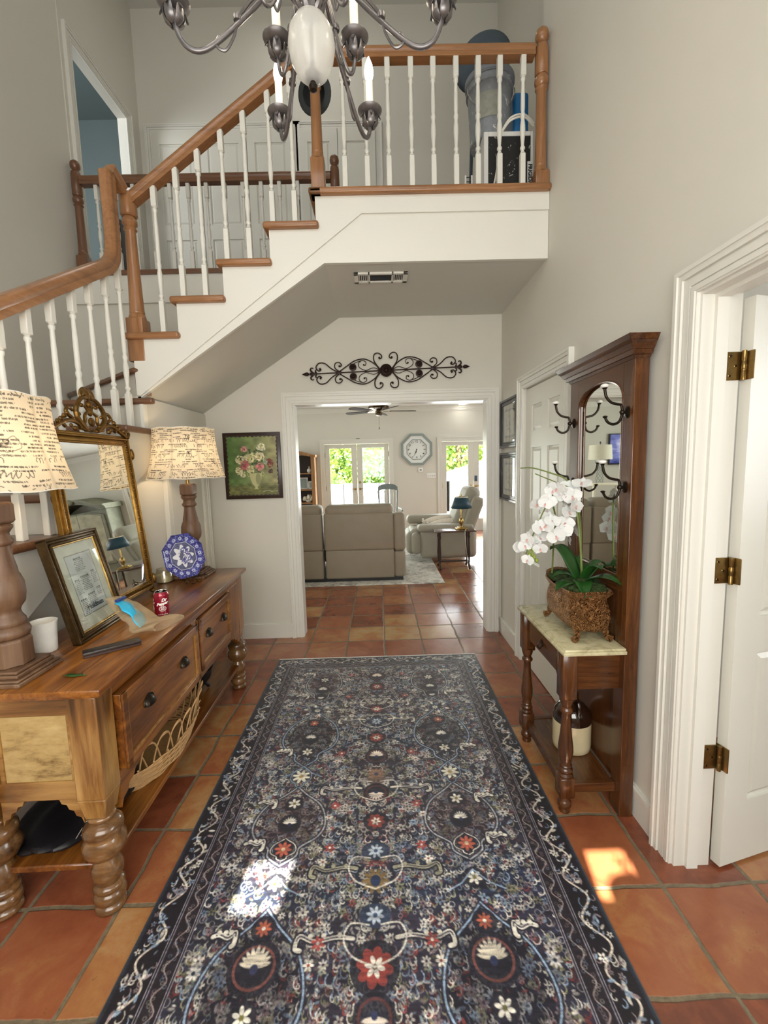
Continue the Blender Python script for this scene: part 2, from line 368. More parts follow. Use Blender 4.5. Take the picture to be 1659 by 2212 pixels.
m1 = t.n('MixShader', {0: .5}); t.t.links.new(t.b.outputs[0], m1.inputs[1]); t.t.links.new(tl_.outputs[0], m1.inputs[2]); mx = t.n('MixShader', {0: .6}); t.t.links.new(tr.outputs[0], mx.inputs[1]); t.t.links.new(m1.outputs[0], mx.inputs[2]); t.t.links.new(mx.outputs[0], t.out.inputs[0]); MATS['seeded_glass'] = t.m
t = NT('clear_bag'); n = t.noise(t.coord(), 22, 4, .6, 2.); tr = t.n('BsdfTransparent', {'Color': (.93, .88, .78)}); t.base(lin((206, 184, 150))); t.p(Roughness=.2); t.bump(n, .9, .01)
mx = t.n('MixShader', {0: .42}); t.t.links.new(tr.outputs[0], mx.inputs[1]); t.t.links.new(t.b.outputs[0], mx.inputs[2]); t.t.links.new(mx.outputs[0], t.out.inputs[0]); mx.inputs[0].default_value = .34; MATS['clear_bag'] = t.m
simple('bronze_frame', (78, 60, 34), .3, .7, vary=.3, scale=40, bump=.3)
def emit(name, c, s):
    t = NT(name); e = t.n('Emission', {'Color': (*c, 1), 'Strength': s}); t.t.links.new(e.outputs[0], t.out.inputs[0]); MATS[name] = t.m
emit('bulb_lit', (1, .88, .70), 38.); emit('shade_bulb_lit', (1, .74, .46), 55.); emit('can_light_lit', (1, .97, .9), 9.)
# saltillo tiles
t = NT('saltillo_tile'); tc = t.n('TexCoord'); sp = t.n('SeparateXYZ'); t.t.links.new(tc.outputs['Object'], sp.inputs[0]); TP = .3157
wob = t.noise(tc.outputs['Object'], 5., 3); wob = t.math('MULTIPLY', t.math('SUBTRACT', wob, .5), .03)
u = t.math('DIVIDE', t.math('ADD', t.math('SUBTRACT', sp.outputs[0], .957), wob), TP); v = t.math('DIVIDE', t.math('ADD', t.math('SUBTRACT', sp.outputs[1], 4.513), wob), TP)
fu = t.math('FRACT', u); fv = t.math('FRACT', v); iu = t.math('FLOOR', u); iv = t.math('FLOOR', v)
du = t.math('MINIMUM', fu, t.math('SUBTRACT', 1., fu)); dv = t.math('MINIMUM', fv, t.math('SUBTRACT', 1., fv)); d = t.math('MINIMUM', du, dv)
cell = t.n('CombineXYZ', {0: iu, 1: iv}); wn_ = t.n('TexWhiteNoise', {'Vector': cell.outputs[0]}, noise_dimensions='3D'); rnd = wn_.outputs[0]
cv = t.n('VectorMath', operation='ADD'); t.t.links.new(tc.outputs['Object'], cv.inputs[0]); t.t.links.new(wn_.outputs[1], cv.inputs[1])
n1 = t.noise(cv.outputs[0], 6.5, 3, .55, .8); n2 = t.noise(cv.outputs[0], 38, 5, .7)
f = t.math('ADD', t.math('MULTIPLY', rnd, .58), t.math('MULTIPLY', n1, .64)); f = t.math('ADD', f, t.math('MULTIPLY', t.math('SUBTRACT', n2, .5), .22))
f = t.math('SUBTRACT', f, t.math('MULTIPLY', t.math('SUBTRACT', .5, d), .12))
colr = t.ramp(f, [(.2, lin((104, 56, 38))), (.42, lin((138, 76, 50))), (.62, lin((152, 92, 60))), (.78, lin((166, 116, 72))), (.94, lin((176, 144, 98)))])
colr = t.mix(t.math('MULTIPLY', t.math('GREATER_THAN', n2, .66), .35), colr, lin((90, 52, 28)))
gm = t.math('SMOOTH_MIN', t.math('MULTIPLY', t.math('SUBTRACT', d, .016), 90.), 1., .3); gm = t.math('MAXIMUM', gm, 0.)
gcol = t.ramp(n2, [(.3, lin((92, 80, 62))), (.7, lin((132, 118, 92)))])
t.base(t.mix(gm, gcol, colr)); t.p(Roughness=t.math('ADD', .24, t.math('MULTIPLY', t.math('SUBTRACT', 1., gm), .5)), Coat_Weight=.25, Coat_Roughness=.12)
hh = t.math('ADD', t.math('MULTIPLY', gm, 1.), t.math('MULTIPLY', n1, .35)); t.bump(hh, .45, .006); MATS['saltillo_tile'] = t.m
attr_mat('rug_pile', .5, .22, 420, Sheen_Weight=.25, Sheen_Roughness=.4); attr_mat('painted', .45); attr_mat('painted_gloss', .14, Coat_Weight=.5); attr_mat('paper', .8)
# lampshade linen: diffuse + translucent, printed script from the attribute
t = NT('script_linen'); a = t.n('Attribute', attribute_name='Col'); n = t.noise(t.coord((1, 1, 1)), 400, 2); c = t.mix(.12, a.outputs['Color'], t.ramp(n, [(.3, (.3,) * 3), (.7, (1,) * 3)]), 'MULTIPLY'); t.base(c); t.p(Roughness=.9)
tr = t.n('BsdfTranslucent', {'Color': c}); mx = t.n('MixShader', {0: .45}); t.t.links.new(t.b.outputs[0], mx.inputs[1]); t.t.links.new(tr.outputs[0], mx.inputs[2]); t.t.links.new(mx.outputs[0], t.out.inputs[0]); MATS['script_linen'] = t.m
# pale living-room rug
t = NT('faded_rug'); v = t.coord(); n = t.noise(v, 9, 6, .75, 1.); t.base(t.ramp(n, [(.38, lin((150, 146, 138))), (.52, lin((206, 202, 192))), (.7, lin((226, 222, 212)))])); t.p(Roughness=.95); t.bump(t.noise(v, 200, 2), .4, .004); MATS['faded_rug'] = t.m
# dry-brushed console side panel
t = NT('distressed_panel'); v = t.coord(); n = t.noise(t.coord((3, 3, 9)), 3., 6, .75); n3 = t.noise(v, 5, 3)
t.base(t.ramp(t.math('ADD', t.math('MULTIPLY', n, .6), t.math('MULTIPLY', n3, .4)), [(.34, lin((100, 70, 32))), (.46, lin((168, 140, 88))), (.7, lin((196, 172, 120)))])); t.p(Roughness=.4, Coat_Weight=.2); MATS['distressed_panel'] = t.m

# ---------------------------------------------------------------- room shell
def wall(name, axis, c0, c1, u0, u1, v0, v1, mat='wall_paint', holes=()):
    us = sorted({u0, u1, *[x for h in holes for x in h[:2] if u0 < x < u1]}); vs = sorted({v0, v1, *[x for h in holes for x in h[2:] if v0 < x < v1]}); mb = MB()
    for a, b in zip(us[:-1], us[1:]):
        for c, d in zip(vs[:-1], vs[1:]):
            if any(h[0] <= (a + b) / 2 <= h[1] and h[2] <= (c + d) / 2 <= h[3] for h in holes): continue
            mb.box(c0, c1, a, b, c, d) if axis == 'x' else mb.box(a, b, c0, c1, c, d)
    return struct(name, mb, mat, smooth=0)
BANDS = [(0, .006, .012), (.006, .022, .017), (.022, .027, .011), (.027, .05, .017), (.05, .056, .013), (.056, .074, .024), (.074, .088, .03)]
def casing(name, axis, c, s, u0, u1, v0, v1, mat='trim_paint', left=True, right=True, sc=1., foot=True):
    mb = MB()
    def bx(a, b, d, e, t):
        lo, hi = min(c, c + s * t), max(c, c + s * t)
        mb.box(lo, hi, a, b, d, e) if axis == 'x' else mb.box(a, b, lo, hi, d, e)
    for a, b, t in BANDS:
        a *= sc; b *= sc
        if left: bx(u0 - b, u0 - a, v0, v1 + b, t)
        if right: bx(u1 + a, u1 + b, v0, v1 + b, t)
        bx(u0 - a, u1 + a, v1 + a, v1 + b, t)
    return struct(name, mb, mat, smooth=0)
def baseboard(name, axis, c, s, a, b, z=0., h=.135):
    mb = MB()
    for z0, z1, t in ((0, h - .022, .013), (h - .022, h - .006, .018), (h - .006, h, .009)):
        lo, hi = min(c, c + s * t), max(c, c + s * t)
        mb.box(lo, hi, a, b, z + z0, z + z1) if axis == 'x' else mb.box(a, b, lo, hi, z + z0, z + z1)
    return struct(name, mb, 'trim_paint', smooth=0)
def door_slab(W, H, T, panels):
    """door leaf in its own frame: x along the width, y thickness, z up; returns the mesh builder"""
    mb = MB(); xs = sorted({0, W, *[p[0] for p in panels], *[p[1] for p in panels]}); zs = sorted({0, H, *[p[2] for p in panels], *[p[3] for p in panels]})
    for a, b in zip(xs[:-1], xs[1:]):
        for c, d in zip(zs[:-1], zs[1:]):
            if not any(p[0] <= (a + b) / 2 <= p[1] and p[2] <= (c + d) / 2 <= p[3] for p in panels): mb.box(a, b, 0, T, c, d)
    for a, b, c, d in panels:
        mb.box(a, b, .011, T - .011, c, d); m = .028
        for y0, y1, yy in ((.011, .003, 0), (T - .011, T - .003, 0)):
            vs = [(a, y0, c), (b, y0, c), (b, y0, d), (a, y0, d), (a + m, y1, c + m), (b - m, y1, c + m), (b - m, y1, d - m), (a + m, y1, d - m)]
            mb.add([(x, y, z) for x, y, z in [(a + .012, y0, c + .012), (b - .012, y0, c + .012), (b - .012, y0, d - .012), (a + .012, y0, d - .012)] + vs[4:]], [(4, 5, 6, 7), (0, 1, 5, 4), (1, 2, 6, 5), (2, 3, 7, 6), (3, 0, 4, 7)])
    return mb
def six_panels(W, H):
    s = .11; m = W / 2; g = .05
    return [(a, b, c, d) for a, b in ((s, m - g), (m + g, W - s)) for c, d in ((.24, .80), (.93, 1.58), (1.69, H - .12))]

ROOMX = 1.045
struct('floor', MB().box(-5.2, 5.2, -1.3, 9.6, -.08, 0), 'saltillo_tile', smooth=0)
wall('wall_right', 'x', ROOMX, 1.175, -.85, 3.83, 0, 2.72, holes=[(.62, 1.44, 0, 2.02), (2.43, 3.12, 0, 2.0)])
wall('wall_right_upper', 'x', ROOMX, 1.175, -.85, 2.84, 2.72, 6.2)
wall('wall_landing_jog', 'y', 2.76, 2.84, 1.175, 1.44, 3.0, 6.2)
wall('wall_landing_side', 'x', 1.36, 1.44, 2.84, 5.0, 3.0, 6.2)
wall('wall_back', 'y', 3.70, 3.83, -2.43, ROOMX, 0, 3.06, holes=[(-.705, .93, 0, 2.02)])
wall('wall_left', 'x', -2.55, -2.43, -.85, 3.83, 0, 6.2)
wall('wall_front', 'y', -.95, -.85, -2.55, 1.175, 0, 6.2, holes=[(-.91, -.735, 2.6, 2.94), (.36, .53, 2.6, 2.94)])
wall('wall_upper_left', 'x', -2.50, -2.42, 3.83, 5.0, 3.09, 6.2, holes=[(3.95, 4.73, 3.0, 4.98)])
wall('wall_upper_back', 'y', 5.0, 5.1, -2.5, 1.44, 3.0, 6.2)
struct('ceiling_high', MB().box(-5.2, 1.5, -1, 6.5, 6.2, 6.3), 'ceiling_paint', smooth=0)
struct('window_1', MB().box(-.91, -.735, -.91, -.90, 2.6, 2.94).box(.36, .53, -.91, -.90, 2.6, 2.94), 'pane_glass', smooth=0)
# blue bedroom beyond the upper door
mb = MB(); mb.box(-5.0, -4.9, 2.9, 6.4, 3.0, 6.2).box(-5.0, -2.5, 6.3, 6.4, 3.0, 6.2).box(-5.0, -2.56, 2.9, 3.0, 3.0, 6.2).box(-2.53, -2.50, 4.82, 6.3, 3.0, 6.2).box(-2.53, -2.5, 3.0, 3.86, 3.0, 6.2); struct('wall_bedroom', mb, 'blue_paint', smooth=0)
struct('ceiling_bedroom', MB().box(-4.9, -2.53, 3.0, 6.3, 6.12, 6.18), 'blue_paint', smooth=0)
struct('floor_bedroom', MB().box(-5.0, -2.5, 2.9, 6.4, 3.0, 3.09), 'carpet_grey', smooth=0)
casing('trim_1', 'x', -2.42, 1, 3.95, 4.73, 3.09, 4.98)
struct('floor_upper_hall', MB().box(-2.5, 1.44, 3.83, 5.0, 2.78, 3.09).box(-.30, ROOMX, 2.76, 3.83, 3.04, 3.075).box(ROOMX, 1.44, 2.84, 3.83, 2.98, 3.09), 'stair_x', smooth=0)
struct('trim_2', MB().box(-2.43, -.34, 3.67, 3.83, 3.06, 3.095), 'stair_x', smooth=0)
struct('trim_3', MB().box(-2.43, -.34, 3.685, 3.70, 2.86, 3.06).box(-2.43, -.34, 3.68, 3.70, 2.845, 2.862), 'trim_paint', smooth=0)
# closets upstairs
for nm, x0, x1 in (('door_3', -2.29, -.80), ('door_4', -.74, .06)):
    n = 3 if x1 - x0 > 1 else 2; W = (x1 - x0) / n; mb = MB()
    for k in range(n): mb.extend(door_slab(W - .006, 1.93, .035, [(.08, W - .09, .2, .85), (.08, W - .09, 1.0, 1.8)]), Matrix.Translation((x0 + k * W + .003, 4.965, 3.095)))
    struct(nm, mb, 'door_paint', smooth=0); casing('trim_4', 'y', 5.0, -1, x0, x1, 3.09, 5.03, sc=.8)
baseboard('baseboard_upper', 'x', 1.36, -1, 2.85, 4.98, 3.09)
# sloped and flat soffit under the flight
struct('ceiling_stair_soffit', MB().prism([(-1.47, 1.945), (-.29, 2.70), (ROOMX, 2.70), (ROOMX, 2.74), (-.30, 2.74), (-1.47, 1.985)], 'y', 2.73, 3.70), 'ceiling_paint', smooth=0)
# wall under the lower flight
struct('wall_under_stair', MB().prism([(.16, 0), (3.70, 0), (3.70, 1.95), (2.72, 1.95), (2.72, 1.525)], 'x', -1.55, -1.435), 'wall_paint', smooth=0)
casing('trim_5', 'x', -1.435, 1, 2.98, 3.52, 0, 1.62)
M = Matrix.Translation((-1.452, 2.985, 0.005)) @ Matrix.Rotation(PI / 2, 4, 'Z')
struct('door_5', MB().extend(door_slab(.53, 1.61, .02, [(.09, .44, .15, .7), (.09, .44, .85, 1.5)]), M), 'door_paint', smooth=0)
baseboard('baseboard_under_stair', 'x', -1.435, 1, .4, 2.88)
baseboard('baseboard_back', 'y', 3.70, -1, -1.43, -.793); baseboard('baseboard_right', 'x', ROOMX, -1, 1.53, 2.34); baseboard('baseboard_right_rear', 'x', ROOMX, -1, 3.21, 3.70)
casing('trim_6', 'y', 3.70, -1, -.705, .93, 0, 2.02)
struct('trim_7', MB().box(-.705, -.695, 3.70, 3.83, 0, 2.02).box(.92, .93, 3.70, 3.83, 0, 2.02).box(-.695, .92, 3.70, 3.83, 2.01, 2.02), 'trim_paint', smooth=0)
casing('trim_8', 'x', ROOMX, -1, 2.43, 3.12, 0, 2.0)
casing('trim_9', 'x', ROOMX, -1, .62, 1.44, 0, 2.02)
struct('trim_10', MB().box(1.045, 1.175, 1.43, 1.44, 0, 2.02).box(1.045, 1.175, .62, .63, 0, 2.02).box(1.045, 1.175, .63, 1.43, 2.01, 2.02).box(1.085, 1.125, 1.417, 1.43, 0, 2.01).box(1.085, 1.125, .63, 1.417, 1.997, 2.01), 'trim_paint', smooth=0)
# closed six-panel hall door
d2 = struct('door_2', MB().extend(door_slab(.68, 1.985, .036, six_panels(.68, 1.985)), Matrix.Translation((1.094, 2.435, .008)) @ Matrix.Rotation(PI / 2, 4, 'Z')), 'door_paint', smooth=0)
for z in (.25, 1.04, 1.80): obj('hinge', MB().lathe([(.007, 0), (.007, .09)], (1.05, 2.437, z - .045), 8).box(1.0445, 1.056, 2.437, 2.45, z - .045, z + .045), 'antique_brass', d2)
# open door on the right
d1 = struct('door_1', MB().extend(door_slab(.80, 1.985, .035, six_panels(.80, 1.985)), Matrix.Translation((1.199, 1.408, .012)) @ Matrix.Rotation(math.radians(14.4), 4, 'Z')), 'door_paint', smooth=0)
MH = Matrix.Translation((1.196, 1.409, 0)) @ Matrix.Rotation(math.radians(14.4), 4, 'Z')
for z in (1.785, 1.11, .43):
    hb = MB(); hb.lathe([(.0075, 0), (.0075, .026), (.0068, .027), (.0068, .033), (.0075, .034), (.0075, .056), (.0068, .057), (.0068, .063), (.0075, .064), (.0075, .092)], (1.180, 1.417, z - .046), 12)
    hb.rbox(1.128, 1.180, 1.4255, 1.431, z - .045, z + .045, .0025, 2)
    for dx, dz in ((.012, .03), (.03, .0), (.012, -.03)): hb.sphere((1.128 + dx, 1.4255, z + dz), (.004, .002, .004), 8, 4)
    hb.rbox(-.005, .001, -.012, .034, z - .045, z + .045, .0025, 2, MH)
    for dy, dz in ((.026, .03), (.012, .0), (.026, -.03)): hb.sphere((-.005, dy, z + dz), (.002, .004, .004), 8, 4, MH)
    obj('hinge', hb, 'antique_brass', d1)
    sb = MB()
    for dx, dz in ((.014, .031), (.032, .0), (.014, -.031)): sb.sphere((1.128 + dx, 1.4245, z + dz), (.0042, .0022, .0042), 8, 4)
    for dy, dz in ((.027, .031), (.012, .0), (.027, -.031)): sb.sphere((-.006, dy, z + dz), (.0022, .0042, .0042), 8, 4, MH)
    obj('hinge_screws', sb, 'dark_bronze', d1)
# side room behind it
struct('wall_study', MB().box(1.175, 4.5, 2.15, 2.25, 0, 2.72).box(1.175, 4.5, -1.05, -.95, 0, 2.72).box(4.4, 4.5, -.95, 2.15, 0, 2.72), 'wall_paint', smooth=0)
struct('ceiling_study', MB().box(1.175, 4.5, -1.05, 2.25, 2.72, 2.82), 'ceiling_paint', smooth=0)

# ---------------------------------------------------------------- staircase
stair = empty('staircase', (-1.43, 1.3, 0), 'white painted staircase with oak treads turning up to the landing', 'staircase')
TR = [(-1.489, 2.317), (-1.205, 2.517), (-.92, 2.717), (-.635, 2.917)]
for x, z in TR: obj('tread', MB().rbox(x, x + .325, 2.675, 3.695, z - .038, z, .014, 4), 'oak_x', stair)
for i, (x, z) in enumerate(TR): obj('riser', MB().box(x + .03, x + .05, 2.745, 3.695, z - .215, z - .036), 'trim_paint', stair, smooth=0)
obj('riser', MB().box(-.325, -.305, 2.745, 3.695, 2.915, 3.06), 'trim_paint', stair, smooth=0)
obj('landing_nosing', MB().rbox(-.362, 1.046, 2.675, 2.77, 3.058, 3.096, .014, 4).rbox(-.362, -.28, 2.675, 3.695, 3.058, 3.096, .014, 4), 'oak_x', stair)
steps = [(1.043, 3.06), (-.328, 3.06), (-.328, 2.879), (-.605, 2.879), (-.605, 2.679), (-.89, 2.679), (-.89, 2.479), (-1.175, 2.479), (-1.175, 2.279), (-1.455, 2.279), (-1.455, 1.955)]
obj('stringer', MB().prism([(-1.455, 1.93), (-.29, 2.695), (1.043, 2.695)] + steps, 'y', 2.72, 2.745), 'trim_paint', stair, smooth=0)
obj('stringer_face', MB().prism([(-1.43, 1.955), (-.06, 2.962), (1.043, 2.962)] + steps[:-1] + [(-1.455, 1.957)], 'y', 2.708, 2.7205), 'trim_paint', stair, smooth=0)
# winders
obj('winder_tread', MB().prism([(-1.36, 2.70), (-2.425, 2.70), (-2.425, 3.69), (-1.44, 3.69), (-1.44, 2.74), (-1.36, 2.74)], 'z', 1.902, 1.94), 'stair_x', stair, bevel=.012)
obj('winder_tread', MB().prism([(-1.385, 2.72), (-1.47, 2.70), (-2.425, 3.50), (-2.425, 3.69), (-1.46, 3.69), (-1.385, 2.78)], 'z', 2.085, 2.12), 'stair_x', stair, bevel=.012)
obj('riser', MB().prism([(-1.47, 2.73), (-2.42, 3.53), (-2.42, 3.55), (-1.47, 2.75)], 'z', 1.94, 2.085), 'trim_paint', stair, smooth=0)
obj('riser', MB().box(-2.42, -1.45, 2.73, 2.75, 1.757, 1.90), 'trim_paint', stair, smooth=0)
LOW = [(1.757 - .176 * k, 2.46 - .28 * k) for k in range(9)]
for k, (z, y) in enumerate(LOW):
    obj('tread', MB().rbox(-2.425, -1.392, y, y + .315, z - .036, z, .014, 4), 'stair_x', stair)
    if k < 8: obj('riser', MB().box(-2.425, -1.44, y + .03, y + .05, z - .176, z - .034), 'trim_paint', stair, smooth=0)
pts = []
for z, y in LOW: pts += [(y + .315, z - .034), (y + .032, z - .034)]
pts[0] = (2.707, LOW[0][0] - .034); pts = [(2.707, 1.905), (2.707, 1.905)][:1] + [(2.745, 1.905), (2.745, LOW[0][0] - .034)][:0] + pts
poly = [(2.72, 1.529)] + [(2.72, 1.72)] + [q for z, y in LOW for q in ((y + .31, z - .034), (y + .03, z - .034))][1:] + [(.12, .33), (.12, -.01 + .0)]
poly = [(2.72, 1.528), (2.72, 1.90), (2.735, 1.90), (2.735, 1.528)]
obj('stringer_corner', MB().box(-1.435, -1.415, 2.69, 2.735, 1.757, 1.90), 'trim_paint', stair, smooth=0)
ys = [q for z, y in LOW for q in ((y + .31, z - .034), (y + .03, z - .034))]; ys[0] = (2.735, ys[0][1])
low = [(.10, 0.0), (2.735, 1.536)]
obj('stringer_lower', MB().prism(low[::-1] + [] + [(.10, 0.0)][:0] + [(.22, .31)][:0] + ys[::-1], 'x', -1.435, -1.415), 'trim_paint', stair, smooth=0)

# ---------------------------------------------------------------- balustrades
def newel(name, parent, x, y, z0, zb, z1, zt, w=.080, r=.034, mat='oak_z', cap=True, lower=None):
    mb = MB(); mb.rbox(x - w / 2, x + w / 2, y - w / 2, y + w / 2, z0, zb - .02, .006, 2)
    if lower: mb.box(x - w * .3, x + w * .3, y - w * .3, y + w * .3, lower, z0)
    h = z1 - zb; r = r * .86; P = [(w * .50, -.02), (w * .46, .0), (w * .40, .010), (w * .43, .016), (w * .42, .022)] + [(w * .41 - (w * .41 - r * .98) * (k / 10) ** .8, .03 + (h - .11) * k / 10) for k in range(11)] + [(r * 1.25, h - .07), (r * .95, h - .055), (r * 1.35, h - .04), (r * 1.35, h - .02), (r, h)]
    mb.lathe(P, (x, y, zb), 20)
    mb.lathe([(w * .40, z1), (w * .47, z1 + .008), (w * .46, zt - .115), (w * .40, zt - .10)], (x, y, 0), 24)
    if cap: mb.lathe([(w * .42, 0), (w * .30, .012), (w * .28, .02), (w * .45, .035), (w * .48, .055), (w * .42, .075), (w * .22, .09), (.001, .096)], (x, y, zt - .10), 18)
    return obj(name, mb, mat, parent)
def baluster_mb(x, y, z0, z1, w=.031):
    mb = MB(); L = z1 - z0; b = .19; t = .115; k = w / 2
    mb.rbox(x - k, x + k, y - k, y + k, z0, z0 + b, .003, 1); mb.rbox(x - k, x + k, y - k, y + k, z1 - t, z1, .003, 1)
    h = L - b - t; P = [(.0155, 0), (.010, .012), (.009, .018), (.0145, .026), (.0145, .034), (.009, .044), (.0115, .075), (.0155, .12), (.0145, .155), (.010, .185), (.0145, .20), (.0145, .21), (.010, .222), (.0125, .24), (.0120, h * .75), (.0095, h - .03), (.0145, h - .022), (.0145, h - .012), (.0095, h - .006), (.0155, h)]
    P = [(r, z) for r, z in P if z <= h]; return mb.lathe(P, (x, y, z0 + b), 14)
RAILP = [(-.030, 0), (.030, 0), (.031, .02), (.026, .028), (.033, .042), (.030, .058), (.018, .07), (-.018, .07), (-.030, .058), (-.033, .042), (-.026, .028), (-.031, .02)]
def rail_mb(path, up=(0, 0, 1)):
    """sweep the moulded rail profile; path = underside centreline"""
    path = [Vector(p) for p in path]; n = len(RAILP); vs = []; pu = Vector(up)
    for i, p in enumerate(path):
        d = (path[min(i + 1, len(path) - 1)] - path[max(i - 1, 0)]).normalized(); side = d.cross(pu)
        side.normalize(); u = side.cross(d).normalized(); pu = u if len(path) > 4 else pu
        for a, b in RAILP: vs.append(tuple(p + side * a + u * b))
    fs = [(j * n + k, j * n + (k + 1) % n, (j + 1) * n + (k + 1) % n, (j + 1) * n + k) for j in range(len(path) - 1) for k in range(n)] + [tuple(range(n))[::-1], tuple((len(path) - 1) * n + k for k in range(n))]
    return MB().add(vs, fs)
br = empty('stair_balustrade', (-1.445, 2.76, 2.12), 'oak handrail with white turned balusters along the stairs and landing front', 'railing')
newel('newel_post', br, -1.435, 2.755, 2.155, 2.43, 2.99, 3.22, w=.10, r=.036, cap=False, lower=1.96)
newel('newel_post', br, -.308, 2.755, 3.096, 3.30, 3.74, 3.98)
newel('newel_post', br, 1.001, 2.745, 3.096, 3.20, 3.70, 3.955, w=.08)
obj('handrail', rail_mb([(-1.40, 2.755, 3.055), (-.34, 2.755, 3.815)]), 'oak_x', br)
obj('handrail', rail_mb([(-.27, 2.755, 3.80), (.96, 2.755, 3.80)]), 'oak_x', br)
g = [(-1.45, y, 2.183 + .632 * (y - 1.893)) for y in (-.2, .5, 1.2, 1.8, 2.2, 2.42)] + [tuple(p) for p in catmull([(-1.45, 2.45, 2.535), (-1.45, 2.53, 2.588), (-1.45, 2.595, 2.67), (-1.45, 2.615, 2.78)], 5)[1:]] + [(-1.45, 2.615, 2.9), (-1.45, 2.615, 3.0), (-1.45, 2.615, 3.13)]
obj('handrail', rail_mb(g), 'oak_y', br)
obj('handrail_easing', rail_mb([(-1.45, 2.60, 3.14), (-1.445, 2.70, 3.09)]), 'oak_y', br)
for x, z in ((-1.275, 2.317), (-1.14, 2.517), (-1.006, 2.517), (-.865, 2.717), (-.73, 2.717), (-.584, 2.917), (-.453, 2.917)): obj('baluster', baluster_mb(x, 2.742, z, 3.15 + .717 * (x + 1.275)), 'trim_paint', br)
for x in (-.149, -.018, .11, .244, .372, .504, .632, .758, .893): obj('baluster', baluster_mb(x, 2.742, 3.096, 3.812), 'trim_paint', br)
yb = [2.605, 2.471, 2.325, 2.19, 2.04, 1.893] + [1.748 - .145 * k for k in range(10)]
for y in yb:
    zt = 2.19 + .632 * (y - 1.893); z0 = [z for z, yy in LOW if yy + .01 <= y]
    if z0: obj('baluster', baluster_mb(-1.45, y, max(z0), zt), 'trim_paint', br)
hb = empty('upper_hall_balustrade', (-1.3, 3.80, 3.09), 'oak railing with white balusters along the upper hall behind the stairwell', 'railing')
newel('newel_post', hb, -2.378, 3.80, 3.09, 3.28, 3.72, 4.0, mat='stair_z'); newel('newel_post', hb, -.292, 3.80, 3.09, 3.28, 3.72, 4.0, mat='stair_z', w=.08)
obj('handrail', rail_mb([(-2.34, 3.80, 3.80), (-.325, 3.80, 3.80)]), 'stair_x', hb)
for k in range(13): obj('baluster', baluster_mb(-2.225 + .148 * k, 3.80, 3.095, 3.805), 'trim_paint', hb)

